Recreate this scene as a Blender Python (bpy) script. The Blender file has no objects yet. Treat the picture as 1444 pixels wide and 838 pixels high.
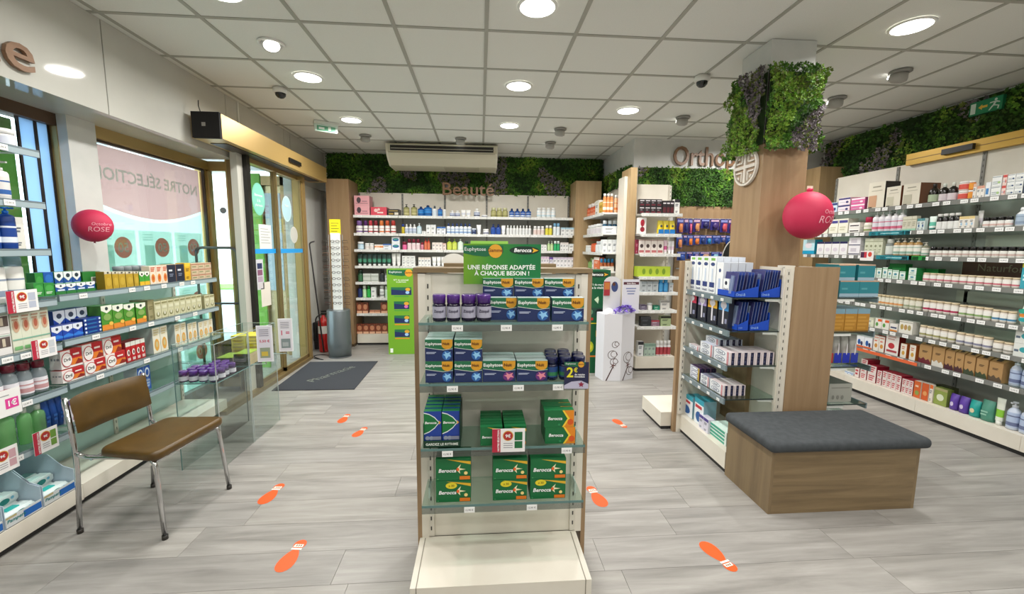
import bpy, bmesh, math, random
from mathutils import Vector, Matrix, noise
SC = bpy.context.scene
COL = SC.collection
PI = math.pi

# ------------------------------------------------------------------ camera
F_PX = 590.0
PIT, YAW, ROL = -0.1165, 0.0757, 0.0081
CAM_Z = 1.5
_cp, _sp, _cy, _sy = math.cos(PIT), math.sin(PIT), math.cos(YAW), math.sin(YAW)
_F = Vector((_sy*_cp, _cy*_cp, _sp)); _R0 = Vector((_cy, -_sy, 0)); _U0 = _R0.cross(_F)
_R = _R0*math.cos(ROL) + _U0*math.sin(ROL); _U = _U0*math.cos(ROL) - _R0*math.sin(ROL)
cam_d = bpy.data.cameras.new('camera'); cam = bpy.data.objects.new('camera', cam_d); COL.objects.link(cam)
cam_d.sensor_width = 36.0; cam_d.lens = F_PX/1444.0*36.0; cam_d.clip_start = 0.05; cam_d.clip_end = 200
cam.matrix_world = Matrix(((_R.x, _U.x, -_F.x, 0), (_R.y, _U.y, -_F.y, 0), (_R.z, _U.z, -_F.z, CAM_Z), (0, 0, 0, 1)))
SC.camera = cam
SC.view_settings.view_transform = 'Standard'; SC.view_settings.look = 'None'
SC.view_settings.exposure = 0.18; SC.view_settings.gamma = 1.0
try: SC.view_settings.use_curve_mapping = False
except Exception: pass

# ------------------------------------------------------------------ sky
w = bpy.data.worlds.new('sky'); SC.world = w; w.use_nodes = True
nt = w.node_tree; nt.nodes.clear()
o_ = nt.nodes.new('ShaderNodeOutputWorld'); b_ = nt.nodes.new('ShaderNodeBackground')
b_.inputs[0].default_value = (0.80, 0.90, 1.0, 1); b_.inputs[1].default_value = 5.5
nt.links.new(b_.outputs[0], o_.inputs[0])

CEIL = 2.93
LAMP_W = 17.5
DOWNLIGHTS = [(x, y) for x in (-1.46, 0.35, 1.55, 2.75) for y in (-1.0, 0.25, 1.46)] + \
             [(-1.46, 2.66), (-1.46, 3.87), (-1.46, 5.07), (0.34, 2.66), (0.34, 3.89), (0.34, 5.10), (1.53, 4.44), (2.75, 2.66), (3.2, 4.75)]
def area_lamp(x, y, power):
    l = bpy.data.lights.new('downlight_beam', 'AREA'); l.shape = 'DISK'; l.size = 0.2; l.energy = power
    l.color = (1.0, 0.975, 0.935); l.spread = math.radians(165)
    o = bpy.data.objects.new('downlight_beam', l); COL.objects.link(o); o.location = (x, y, CEIL-0.03)
    return o
for x, y in DOWNLIGHTS: area_lamp(x, y, LAMP_W*(0.55 if y < 2 else 1.3 if y > 4.5 else 1.0))

# ------------------------------------------------------------------ pixel <-> world helpers (real planes only)
def solve_u(px, o, a):
    """parameter u so that o+u*a projects to column px"""
    k = (px-722.0)/F_PX; o = o-Vector((0, 0, CAM_Z))
    return (k*o.dot(_F) - o.dot(_R))/(a.dot(_R) - k*a.dot(_F))
def solve_z(py, o):
    """height change so that o+z*Z projects to row py"""
    k = (419.0-py)/F_PX; Z = Vector((0, 0, 1)); o = o-Vector((0, 0, CAM_Z))
    return (k*o.dot(_F) - o.dot(_U))/(Z.dot(_U) - k*Z.dot(_F))

# ------------------------------------------------------------------ materials
def lin(c):
    return c/12.92 if c <= 0.04045 else ((c+0.055)/1.055)**2.4
def rgb(h):
    h = h.lstrip('#'); return tuple(lin(int(h[i:i+2], 16)/255) for i in (0, 2, 4)) + (1,)
MATS = {}
def mat(col, rough=0.45, metal=0.0, emit=0.0, coat=0.0, name=None):
    key = (col, rough, metal, emit, coat)
    if key in MATS: return MATS[key]
    m = bpy.data.materials.new(name or 'paint_'+col.lstrip('#')); m.use_nodes = True
    n = m.node_tree; p = n.nodes['Principled BSDF']
    c = rgb(col)
    p.inputs['Base Color'].default_value = c; p.inputs['Roughness'].default_value = rough; p.inputs['Metallic'].default_value = metal
    if coat: p.inputs['Coat Weight'].default_value = coat
    if emit:
        p.inputs['Emission Color'].default_value = c; p.inputs['Emission Strength'].default_value = emit
    else:
        t = n.nodes.new('ShaderNodeTexNoise'); t.inputs['Scale'].default_value = 60
        r = n.nodes.new('ShaderNodeMapRange'); r.inputs[3].default_value = max(0.02, rough-0.06); r.inputs[4].default_value = min(1, rough+0.06)
        n.links.new(t.outputs[0], r.inputs[0]); n.links.new(r.outputs[0], p.inputs['Roughness'])
    m.diffuse_color = c
    MATS[key] = m
    return m
def nodes(name):
    m = bpy.data.materials.new(name); m.use_nodes = True
    return m, m.node_tree, m.node_tree.nodes['Principled BSDF']
def N(n, t, **k):
    x = n.nodes.new(t)
    for a, b in k.items(): setattr(x, a, b)
    return x
def ramp(n, stops):
    r = n.nodes.new('ShaderNodeValToRGB'); e = r.color_ramp.elements
    while len(e) < len(stops): e.new(0.5)
    for i, (p, c) in enumerate(stops): e[i].position = p; e[i].color = rgb(c) if isinstance(c, str) else c
    return r
def wood(name, c1, c2, c3, axis='z', scale=1.0, rough=0.42):
    m, n, p = nodes(name)
    tc = N(n, 'ShaderNodeTexCoord'); mp = N(n, 'ShaderNodeMapping')
    s = {'z': (9, 9, 0.55), 'x': (0.6, 9, 9), 'y': (9, 0.6, 9)}[axis]
    mp.inputs['Scale'].default_value = tuple(v*scale for v in s)
    n.links.new(tc.outputs['Object'], mp.inputs[0])
    oi = N(n, 'ShaderNodeObjectInfo'); ad = N(n, 'ShaderNodeVectorMath', operation='ADD')
    sc = N(n, 'ShaderNodeMath', operation='MULTIPLY'); sc.inputs[1].default_value = 37.0
    n.links.new(oi.outputs['Random'], sc.inputs[0]); n.links.new(mp.outputs[0], ad.inputs[0]); n.links.new(sc.outputs[0], ad.inputs[1])
    t = N(n, 'ShaderNodeTexNoise'); t.inputs['Scale'].default_value = 1.3; t.inputs['Detail'].default_value = 9; t.inputs['Roughness'].default_value = 0.66
    t.inputs['Distortion'].default_value = 0.7
    n.links.new(ad.outputs[0], t.inputs[0])
    r = ramp(n, [(0.28, c1), (0.5, c2), (0.72, c3)])
    n.links.new(t.outputs[0], r.inputs[0]); n.links.new(r.outputs[0], p.inputs['Base Color']); p.inputs['Roughness'].default_value = rough
    bp = N(n, 'ShaderNodeBump'); bp.inputs['Strength'].default_value = 0.12; n.links.new(t.outputs[0], bp.inputs['Height']); n.links.new(bp.outputs[0], p.inputs['Normal'])
    return m
OAK = wood('oak_veneer', '#8f7352', '#9c8060', '#a98d6b', 'z')
OAK_LIGHT = wood('pale_oak_veneer', '#a2865f', '#b0946c', '#bda27a', 'z')
OAK_X = wood('oak_veneer_horizontal', '#66543c', '#7d694b', '#8f7a5a', 'x', 1.6)
OAK_Y = wood('oak_veneer_side', '#6c5941', '#7f6b4e', '#8c7857', 'z', 1.2)
PLANK = None
def plank_mat():
    m, n, p = nodes('grey_vinyl_plank')
    tc = N(n, 'ShaderNodeTexCoord'); oi = N(n, 'ShaderNodeObjectInfo')
    sc = N(n, 'ShaderNodeMath', operation='MULTIPLY'); sc.inputs[1].default_value = 91.0; n.links.new(oi.outputs['Random'], sc.inputs[0])
    mp = N(n, 'ShaderNodeMapping'); mp.inputs['Scale'].default_value = (1.1, 11, 1); n.links.new(tc.outputs['Object'], mp.inputs[0])
    ad = N(n, 'ShaderNodeVectorMath', operation='ADD'); n.links.new(mp.outputs[0], ad.inputs[0]); n.links.new(sc.outputs[0], ad.inputs[1])
    t = N(n, 'ShaderNodeTexNoise'); t.inputs['Scale'].default_value = 1.5; t.inputs['Detail'].default_value = 8; t.inputs['Roughness'].default_value = 0.62; t.inputs['Distortion'].default_value = 0.4
    n.links.new(ad.outputs[0], t.inputs[0])
    r = ramp(n, [(0.25, '#7b7975'), (0.42, '#928f8a'), (0.58, '#a19e99'), (0.78, '#b4b1ac')]); n.links.new(t.outputs[0], r.inputs[0])
    mx = N(n, 'ShaderNodeMix', data_type='RGBA', blend_type='MULTIPLY'); mx.inputs[0].default_value = 1.0
    r2 = ramp(n, [(0.0, (0.86, 0.86, 0.87, 1)), (1.0, (1.0, 0.995, 0.985, 1))]); n.links.new(oi.outputs['Random'], r2.inputs[0])
    n.links.new(r.outputs[0], mx.inputs[6]); n.links.new(r2.outputs[0], mx.inputs[7]); n.links.new(mx.outputs[2], p.inputs['Base Color'])
    p.inputs['Roughness'].default_value = 0.36
    r3 = N(n, 'ShaderNodeMapRange'); r3.inputs[3].default_value = 0.28; r3.inputs[4].default_value = 0.5; n.links.new(t.outputs[0], r3.inputs[0]); n.links.new(r3.outputs[0], p.inputs['Roughness'])
    bp = N(n, 'ShaderNodeBump'); bp.inputs['Strength'].default_value = 0.05; n.links.new(t.outputs[0], bp.inputs['Height']); n.links.new(bp.outputs[0], p.inputs['Normal'])
    return m
PLANK = plank_mat()
def speckled(name, c1, c2, scale, rough, bump=0.0):
    m, n, p = nodes(name)
    tc = N(n, 'ShaderNodeTexCoord'); t = N(n, 'ShaderNodeTexNoise'); t.inputs['Scale'].default_value = scale; t.inputs['Detail'].default_value = 6
    n.links.new(tc.outputs['Object'], t.inputs[0]); r = ramp(n, [(0.35, c1), (0.65, c2)]); n.links.new(t.outputs[0], r.inputs[0]); n.links.new(r.outputs[0], p.inputs['Base Color'])
    p.inputs['Roughness'].default_value = rough
    if bump:
        bp = N(n, 'ShaderNodeBump'); bp.inputs['Strength'].default_value = bump; n.links.new(t.outputs[0], bp.inputs['Height']); n.links.new(bp.outputs[0], p.inputs['Normal'])
    return m
TILE = speckled('mineral_ceiling_tile', '#e2e2dc', '#e9e9e3', 300, 0.9, 0.1)
RAIL = mat('#a9a89e', 0.5)
WALLW = speckled('white_wall_paint', '#cfd0cc', '#d6d6d2', 8, 0.6)
PANELW = speckled('glossy_white_soffit_panel', '#c3c2ba', '#c9c8c0', 3, 0.055)
CREAM = speckled('cream_laminate', '#dfd8ca', '#e5dfd2', 5, 0.38)
GREYBACK = speckled('grey_back_panel', '#a3a39c', '#adada6', 4, 0.32)
FELT = speckled('charcoal_felt', '#3a3e41', '#43474a', 30, 0.95, 0.12)
LEATHER = speckled('brown_vinyl', '#4c370f', '#573f14', 14, 0.36, 0.05)
GOLD = mat('#b59a63', 0.32, 0.55); GOLD_D = mat('#8d7850', 0.4, 0.5); CHROME = mat('#c9c9c9', 0.14, 1.0); STEEL = mat('#8f8f90', 0.35, 0.8)
BLACK = mat('#141414', 0.5); WHITE = mat('#ecece8', 0.4); KICK = mat('#2b2a2a', 0.6)
def glass(name, tint, gloss=0.08, rough=0.03, edge='#9fc3bd'):
    m = bpy.data.materials.new(name); m.use_nodes = True; n = m.node_tree; n.nodes.clear()
    o = N(n, 'ShaderNodeOutputMaterial'); t = N(n, 'ShaderNodeBsdfTransparent'); t.inputs[0].default_value = rgb(tint)
    g = N(n, 'ShaderNodeBsdfGlossy'); g.inputs['Roughness'].default_value = rough
    f = N(n, 'ShaderNodeFresnel'); f.inputs[0].default_value = 1.5
    mr = N(n, 'ShaderNodeMath', operation='MULTIPLY_ADD'); mr.inputs[1].default_value = 1.0; mr.inputs[2].default_value = gloss*0.3
    ge = N(n, 'ShaderNodeNewGeometry'); inv = N(n, 'ShaderNodeMath', operation='SUBTRACT'); inv.inputs[0].default_value = 1.0; n.links.new(ge.outputs['Backfacing'], inv.inputs[1])
    ml = N(n, 'ShaderNodeMath', operation='MULTIPLY'); n.links.new(f.outputs[0], ml.inputs[0]); n.links.new(inv.outputs[0], ml.inputs[1])
    n.links.new(ml.outputs[0], mr.inputs[0])
    mx = N(n, 'ShaderNodeMixShader'); n.links.new(mr.outputs[0], mx.inputs[0]); n.links.new(t.outputs[0], mx.inputs[1]); n.links.new(g.outputs[0], mx.inputs[2])
    n.links.new(mx.outputs[0], o.inputs[0]); m.diffuse_color = rgb(tint)
    return m
GLASS = glass('clear_glass', '#fafdfc'); SHELFGLASS = glass('shelf_glass', '#e3f0ec', 0.1); PANE = glass('window_glass', '#eef4f2', 0.1)
EDGE = mat('#5f7f7c', 0.15); RAILM = mat('#83939a', 0.25, 0.35)
LIQ = {}
def tinted(col):
    """see-through coloured plastic or liquid"""
    if col in LIQ: return LIQ[col]
    m, n, p = nodes('tinted_plastic_'+col.lstrip('#')); p.inputs['Base Color'].default_value = rgb(col); p.inputs['Roughness'].default_value = 0.12
    t = N(n, 'ShaderNodeBsdfTransparent'); c = rgb(col); t.inputs[0].default_value = tuple(0.35+0.65*v for v in c[:3])+(1,)
    mx = N(n, 'ShaderNodeMixShader'); mx.inputs[0].default_value = 0.38; n.links.new(t.outputs[0], mx.inputs[1]); n.links.new(p.outputs[0], mx.inputs[2]); n.links.new(mx.outputs[0], n.nodes['Material Output'].inputs[0])
    LIQ[col] = m; return m
def getm(c):
    if isinstance(c, bpy.types.Material): return c
    if c.startswith('~'): return tinted(c[1:])
    if c.startswith('!'): return mat(c[1:], 0.25, 0.0, 0, 0.3)
    if c.startswith('$'): return mat(c[1:], 0.3, 0.7)
    return mat(c, 0.42)

# ------------------------------------------------------------------ mesh builder
class MB:
    def __init__(s): s.v = []; s.f = []; s.m = []; s.sm = []; s.ml = []; s.mi = {}
    def mid(s, m):
        m = getm(m)
        if m.name not in s.mi: s.mi[m.name] = len(s.ml); s.ml.append(m)
        return s.mi[m.name]
    def face(s, idx, m, smooth=False): s.f.append(tuple(idx)); s.m.append(s.mid(m)); s.sm.append(smooth)
    def box(s, x0, x1, y0, y1, z0, z1, m):
        b = len(s.v); s.v += [(x0,y0,z0),(x1,y0,z0),(x1,y1,z0),(x0,y1,z0),(x0,y0,z1),(x1,y0,z1),(x1,y1,z1),(x0,y1,z1)]
        for q in ((0,3,2,1),(4,5,6,7),(0,1,5,4),(1,2,6,5),(2,3,7,6),(3,0,4,7)): s.face([b+i for i in q], m)
        return s
    def poly(s, pts, m, smooth=False):
        b = len(s.v); s.v += [tuple(p) for p in pts]; s.face(range(b, b+len(pts)), m, smooth); return s
    def prism(s, pts, y0, y1, m, side=None):
        """pts in xz, counterclockwise seen from -y"""
        b = len(s.v); n = len(pts)
        s.v += [(x, y0, z) for x, z in pts] + [(x, y1, z) for x, z in pts]
        s.face(range(b, b+n), m); s.face(range(b+2*n-1, b+n-1, -1), m)
        for i in range(n): j = (i+1) % n; s.face((b+i, b+n+i, b+n+j, b+j), side or m)
        return s
    def plate(s, pts, z0, z1, m, side=None):
        """pts in xy, counterclockwise from above"""
        b = len(s.v); n = len(pts)
        s.v += [(x, y, z0) for x, y in pts] + [(x, y, z1) for x, y in pts]
        s.face(range(b+n-1, b-1, -1), side or m); s.face(range(b+n, b+2*n), m)
        for i in range(n): j = (i+1) % n; s.face((b+i, b+j, b+n+j, b+n+i), side or m)
        return s
    def lathe(s, prof, m, seg=14, cx=0, cy=0, sx=1, sy=1, cap=True, smooth=True):
        b = len(s.v); n = len(prof)
        for r, z in prof:
            for k in range(seg): a = 2*PI*k/seg; s.v.append((cx+r*sx*math.cos(a), cy+r*sy*math.sin(a), z))
        for i in range(n-1):
            for k in range(seg):
                k2 = (k+1) % seg; s.face((b+i*seg+k, b+i*seg+k2, b+(i+1)*seg+k2, b+(i+1)*seg+k), m, smooth)
        if cap:
            if prof[0][0] > 1e-5: s.face([b+k for k in range(seg-1, -1, -1)], m)
            if prof[-1][0] > 1e-5: s.face([b+(n-1)*seg+k for k in range(seg)], m)
        return s
    def tube(s, pts, r, m, seg=8, closed=False):
        P = [Vector(p) for p in pts]; b = len(s.v); n = len(P)
        up = None
        for i, p in enumerate(P):
            d = (P[min(i+1, n-1)] - P[max(i-1, 0)]).normalized()
            if up is None:
                up = Vector((0, 0, 1)) if abs(d.z) < 0.9 else Vector((1, 0, 0))
            a = d.cross(up).normalized(); up = a.cross(d).normalized()
            for k in range(seg):
                t = 2*PI*k/seg; q = p + a*math.cos(t)*r + up*math.sin(t)*r; s.v.append(tuple(q))
        for i in range(n-1):
            for k in range(seg):
                k2 = (k+1) % seg; s.face((b+i*seg+k, b+(i+1)*seg+k, b+(i+1)*seg+k2, b+i*seg+k2), m, True)
        s.face([b+k for k in range(seg)], m); s.face([b+(n-1)*seg+k for k in range(seg-1, -1, -1)], m)
        return s
    def ball(s, c, rx, ry, rz, m, seg=16, rings=10):
        prof = [(math.sin(PI*i/rings), -math.cos(PI*i/rings)) for i in range(rings+1)]
        b = len(s.v)
        for r, z in prof:
            for k in range(seg): a = 2*PI*k/seg; s.v.append((c[0]+rx*r*math.cos(a), c[1]+ry*r*math.sin(a), c[2]+rz*z))
        for i in range(rings):
            for k in range(seg):
                k2 = (k+1) % seg; s.face((b+i*seg+k, b+i*seg+k2, b+(i+1)*seg+k2, b+(i+1)*seg+k), m, True)
        return s
    # printed matter on a face that looks to -y; layers sit 0.3 mm apart
    def prect(s, x0, z0, x1, z1, m, y): return s.poly([(x0,y,z0),(x1,y,z0),(x1,y,z1),(x0,y,z1)], m)
    def ppoly(s, pts, m, y): return s.poly([(x,y,z) for x,z in pts], m)
    def pcirc(s, cx, cz, rx, rz, m, y, n=18): return s.poly([(cx+rx*math.cos(2*PI*k/n), y, cz+rz*math.sin(2*PI*k/n)) for k in range(n)], m)
    def ptext(s, t, x0, z0, x1, z1, m, y, bold=0, mirror=False, thick=0.0, ital=0.0):
        V, Fc, bb = text_geo(t, bold)
        wx, wz = bb[2]-bb[0], bb[3]-bb[1]
        k = min((x1-x0)/wx, (z1-z0)/wz); ox = (x0+x1)/2-(bb[0]+bb[2])/2*k; oz = (z0+z1)/2-(bb[1]+bb[3])/2*k
        b = len(s.v)
        def P(px_, pz_, yy):
            X = px_*k+ox+ital*(pz_*k); 
            if mirror: X = x0+x1-X
            return (X, yy, pz_*k+oz)
        s.v += [P(a, c, y) for a, c in V]
        for f in Fc: s.face([b+i for i in (f if not mirror else f[::-1])], m)
        if thick:
            n = len(V); s.v += [P(a, c, y+thick) for a, c in V]
            for f in Fc: s.face([b+n+i for i in f[::-1]], m)
            E = {}
            for f in Fc:
                for i in range(len(f)):
                    e = (f[i], f[(i+1) % len(f)]); E[e] = 1
            for (i, j) in E:
                if (j, i) not in E: s.face((b+j, b+i, b+n+i, b+n+j), m)
        return s
    def mesh(s, name):
        me = bpy.data.meshes.new(name); me.from_pydata(s.v, [], s.f)
        for m in s.ml: me.materials.append(m)
        me.polygons.foreach_set('material_index', s.m); me.polygons.foreach_set('use_smooth', s.sm); me.update()
        return me
    def build(s, name, parent=None, loc=(0,0,0), rz=0, **props):
        return link(name, s.mesh(name), parent, loc, rz, **props)
_TX = {}
def text_geo(t, bold=0):
    if (t, bold) in _TX: return _TX[(t, bold)]
    c = bpy.data.curves.new('lettering', 'FONT'); c.body = t; c.size = 1; c.resolution_u = 2 if len(t) > 6 else 3; c.offset = 0.022*bold
    c.fill_mode = 'FRONT'; c.extrude = 0
    o = bpy.data.objects.new('lettering', c); COL.objects.link(o)
    dg = bpy.context.evaluated_depsgraph_get(); me = bpy.data.meshes.new_from_object(o.evaluated_get(dg))
    V = [(v.co.x, v.co.y) for v in me.vertices]; Fc = [list(p.vertices) for p in me.polygons]
    # weld duplicates so outlines can be extruded
    mp = {}; idx = []; V2 = []
    for v in V:
        k = (round(v[0], 5), round(v[1], 5))
        if k not in mp: mp[k] = len(V2); V2.append(v)
        idx.append(mp[k])
    Fc = [[idx[i] for i in f] for f in Fc]; Fc = [f for f in Fc if len(set(f)) == len(f)]
    out = []
    for f in Fc:
        a = sum(V2[f[i]][0]*V2[f[(i+1) % len(f)]][1]-V2[f[(i+1) % len(f)]][0]*V2[f[i]][1] for i in range(len(f)))
        out.append(f if a > 0 else f[::-1])
    bpy.data.objects.remove(o); bpy.data.curves.remove(c); bpy.data.meshes.remove(me)
    bb = (min(v[0] for v in V2), min(v[1] for v in V2), max(v[0] for v in V2), max(v[1] for v in V2))
    _TX[(t, bold)] = (V2, out, bb); return _TX[(t, bold)]

def link(name, data, parent=None, loc=(0,0,0), rz=0, label=None, cat=None, group=None, kind=None):
    o = bpy.data.objects.new(name, data); COL.objects.link(o)
    o.location = loc; o.rotation_euler = (0, 0, rz)
    if parent is not None: o.parent = parent
    if label: o['label'] = label
    if cat: o['category'] = cat
    if group: o['group'] = group
    if kind: o['kind'] = kind
    return o
USED = {}
def thing(name, label, cat, loc=(0,0,0), rz=0, group=None):
    nl = len(label.split())
    if nl < 4 or nl > 16: print('LABEL LENGTH', nl, label)
    if label in USED: print('DUP LABEL', label)
    USED[label] = 1
    return link(name, None, None, loc, rz, label, cat, group)
def BX(x0, x1, y0, y1, z0, z1, m): return MB().box(x0, x1, y0, y1, z0, z1, m)
def bev(o, wd, seg=2):
    md = o.modifiers.new('bevel', 'BEVEL'); md.width = wd; md.segments = seg; md.limit_method = 'ANGLE'; return o
R90 = PI/2
# ================================================================== THE SETTING
def struct(name, mb, parent=None, **k):
    o = mb.build(name, parent, **k)
    if parent is None: o['kind'] = 'structure'
    return o
XL, XR, YB, YF = -2.42, 4.62, 6.9, -2.2
# floor of individual planks
floor = struct('floor', BX(XL-0.45, XR+0.1, YF-0.1, YB+0.1, -0.06, -0.006, mat('#6d6a66', 0.7)))
PW, PL = 0.22, 1.25
pm = MB().box(0.0008, PL-0.0008, 0.0008, PW-0.0008, -0.006, 0, PLANK).mesh('plank')
rr = random.Random(5); ny = 0; y = YF
while y < YB:
    x = XL-0.4-rr.random()*PL
    while x < XR:
        link('plank', pm, floor, (x, y, 0)); x += PL; ny += 1
    y += PW
# ceiling: recessed tiles between T rails
ceiling = struct('ceiling', BX(XL-0.6, XR+0.1, YF-0.1, YB+0.1, CEIL+0.03, CEIL+0.1, mat('#77766f', 0.8)))
gx = [XL-0.02] + [0.04+0.6*i for i in range(-4, 8)] + [XR]
gy = [YF] + [2.965+0.6*j for j in range(-8, 7)] + [YB]
_tile = {}
for i in range(len(gx)-1):
    for j in range(len(gy)-1):
        wx, wy = round(gx[i+1]-gx[i], 3), round(gy[j+1]-gy[j], 3)
        if (wx, wy) not in _tile: _tile[(wx, wy)] = BX(0.012, wx-0.012, 0.012, wy-0.012, 0.004, 0.02, TILE).mesh('ceiling_tile')
        link('ceiling_tile', _tile[(wx, wy)], ceiling, (gx[i], gy[j], CEIL))
for x in gx: BX(-0.013, 0.013, YF, YB, -0.001, 0.03, RAIL).build('ceiling_rail', ceiling, (x, 0, CEIL))
for y in gy: BX(XL, XR, -0.013, 0.013, -0.0005, 0.03, RAIL).build('ceiling_rail', ceiling, (0, y, CEIL))
struct('wall_back', BX(XL-0.6, 2.1, YB, YB+0.1, 0, CEIL+0.03, WALLW))
struct('wall_alcove', BX(2.0, 2.1, 5.6, YB, 0, CEIL+0.03, WALLW))
struct('wall_recess', BX(2.0, XR, 5.5, 5.6, 0, CEIL+0.03, WALLW))
struct('wall_right', BX(XR, XR+0.1, YF, 5.6, 0, CEIL+0.03, WALLW))
struct('wall_front', BX(XL-0.6, XR+0.1, YF-0.1, YF, 0, CEIL+0.03, WALLW))
wl = struct('wall_left', BX(XL-0.12, XL-0.02, 5.74, YB, 0, CEIL+0.03, WALLW))
MB().lathe([(0.035, 0), (0.035, 0.02), (0.03, 0.025)], mat('#5b4b3d', 0.5), 16).build('door_bumper', wl, (XL-0.02, 6.0, 2.06)).rotation_euler = (0, R90, 0)
struct('wall_pillar', BX(-2.98, -2.70, 3.06, 3.27, 0, 2.36, WALLW))
struct('wall_window', BX(-3.05, -2.78, YF, 1.2, 0, 2.36, WALLW))
# low upstand below the two shop windows
struct('wall_sill', BX(-2.98, -2.76, 1.2, 4.5, 0, 0.10, mat('#8b8f8c', 0.6)))
# soffit of glossy panels with open seams
sof = struct('trim_soffit', MB().box(XL-0.6, XL-0.014, YF, 4.46, 2.36, CEIL+0.02, mat('#4a4a46', 0.7)).box(XL-0.2, XL-0.014, 4.46, 5.9, 2.42, CEIL+0.02, mat('#4a4a46', 0.7)))
sx = [YF, 0.4, 1.72, 3.045, 4.36, 4.56, 5.55, 5.72, YB]
for a, b in zip(sx[:-1], sx[1:]):
    BX(XL-0.014, XL, a+0.004, b-0.004, 2.345, CEIL, PANELW).build('panel', sof)
BX(XL-0.58, XL-0.014, YF, 4.46, 2.345, 2.36, PANELW).build('underside_panel', sof)
BX(XL-0.03, XL+0.01, 4.55, 4.57, 2.4, CEIL, mat('#dcdcd6', 0.4)).build('corner_strip', sof)

def translucent(name, col):
    m, n, p = nodes(name); c = rgb(col); p.inputs['Base Color'].default_value = c; p.inputs['Roughness'].default_value = 0.6; p.inputs['Specular IOR Level'].default_value = 0.2
    t = N(n, 'ShaderNodeBsdfTranslucent'); t.inputs[0].default_value = c; mx = N(n, 'ShaderNodeMixShader'); mx.inputs[0].default_value = 0.7
    ou = n.nodes['Material Output']; n.links.new(p.outputs[0], mx.inputs[1]); n.links.new(t.outputs[0], mx.inputs[2]); n.links.new(mx.outputs[0], ou.inputs[0]); m.diffuse_color = c
    return m
# ---- window 1 (behind the near shelves): gold frame, dark mullions, panes, sheets stuck outside
w1 = struct('window_1', MB().box(-2.84, -2.76, 3.055, 3.125, 0.1, 2.345, GOLD).box(-2.86, -2.76, 1.2, 3.06, 2.27, 2.345, mat('#5b4634', 0.5, 0.2)))
for y0, y1 in ((2.857, 2.870), (2.955, 2.975), (3.040, 3.055), (2.05, 2.08)):
    BX(-2.812, -2.80, y0, y1, 0.1, 2.28, mat('#2b2626', 0.4, 0.3)).build('mullion', w1)
SKYREFL = translucent('sky_reflection_pane', '#b5cfe4')  # sky reflection in the narrow panes, painted in as pale blue colour
for y0, y1 in ((1.2, 2.05), (2.08, 2.857), (2.870, 2.955), (2.975, 3.040)):
    BX(-2.81, -2.804, y0, y1, 0.1, 2.28, PANE if y1 < 2.87 else SKYREFL).build('pane', w1)
for y0, y1 in ((1.3, 2.04), (2.1, 2.85)):
    BX(-2.83, -2.826, y0, y1, 0.1, 2.25, mat('#5f9a3c', 0.5)).build('poster_back', w1, label='green backs of posters stuck to the window')
# ---- window 2: large pane with the translucent sale poster read from behind
w2 = struct('window_2', MB().box(-2.86, -2.74, 3.27, 4.6, 2.26, 2.345, GOLD).box(-2.86, -2.76, 4.54, 4.6, 0.1, 2.3, GOLD).box(-2.80, -2.77, 3.27, 4.56, 2.245, 2.26, mat('#3c332a', 0.4)).box(-2.79, -2.765, 4.525, 4.54, 0.1, 2.25, mat('#3c332a', 0.4)))
BX(-2.81, -2.804, 3.27, 4.54, 0.1, 2.26, PANE).build('pane', w2)
TR = translucent('poster_red', '#d07a6c'); TM, TP, TC, TW = translucent('poster_mint', '#bcd8cd'), translucent('poster_mauve', '#b8938c'), translucent('poster_seam', '#b9d3c9'), translucent('poster_white', '#d6e6de')
pb = MB()
# poster frame: local x = world Y measured from 3.28; seen from inside so lettering is mirrored
L, Hh = 1.25, 2.14
arc = [(L*t/16, Hh-0.36-0.16*math.sin(PI*(0.08+0.84*t/16))) for t in range(17)]
low = [(a, b-0.03) for a, b in arc]
pb.ppoly([(0, 0), (L, 0)]+low[::-1], TM, 0)
for i in range(16): pb.ppoly([low[i], low[i+1], arc[i+1], arc[i]], TW, 0); pb.ppoly([arc[i], arc[i+1], (arc[i+1][0], Hh), (arc[i][0], Hh)], TP, 0)
pb.ptext('NOTRE SÉLECTION', 0.06, Hh-0.27, L-0.04, Hh-0.11, TW, -0.0006, 1, mirror=True)
for c_ in range(3):
    for r_ in range(3):
        x0 = 0.03+c_*0.41; z1 = Hh-0.62-r_*0.52
        pb.prect(x0, z1-0.49, x0+0.375, z1, TW, -0.0006)
        pb.pcirc(x0+0.25, z1-0.14, 0.085, 0.085, TR, -0.0012); pb.ptext('50', x0+0.2, z1-0.18, x0+0.3, z1-0.1, TW, -0.0018, 1, mirror=True)
        pb.prect(x0+0.05, z1-0.4, x0+0.16, z1-0.12, TC, -0.0012); pb.prect(x0+0.2, z1-0.42, x0+0.34, z1-0.28, TC, -0.0012)
        for q in range(3): pb.prect(x0+0.04, z1-0.035-q*0.022, x0+0.15, z1-0.028-q*0.022, TC, -0.0012)
pb.build('poster', w2, (-2.822, 3.28, 0.1), R90, label='pale mint offer poster read in reverse through the glass')
# ---- window 3: narrow bright pane facing into the shop beside the door
w3 = struct('window_3', MB().box(-2.78, -2.36, 4.56, 4.62, 2.25, 2.345, GOLD).box(-2.52, -2.36, 4.46, 4.60, 0, 2.36, GOLD).box(-2.80, -2.74, 4.56, 4.62, 0, 2.3, GOLD).box(-2.78, -2.5, 4.56, 4.62, 0, 0.1, GOLD))
BX(-2.50, -2.38, 4.45, 4.462, 0, 2.36, GOLD_D).build('frame_groove', w3)
BX(-2.75, -2.52, 4.585, 4.591, 0.1, 2.25, PANE).build('pane', w3)
MB().lathe([(0.032, 0), (0.032, 0.004)], mat('#8a8d92', 0.5), 18).build('sticker', w3, (-2.635, 4.583, 1.86), label='grey round sticker').rotation_euler = (R90, 0, 0)
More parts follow.
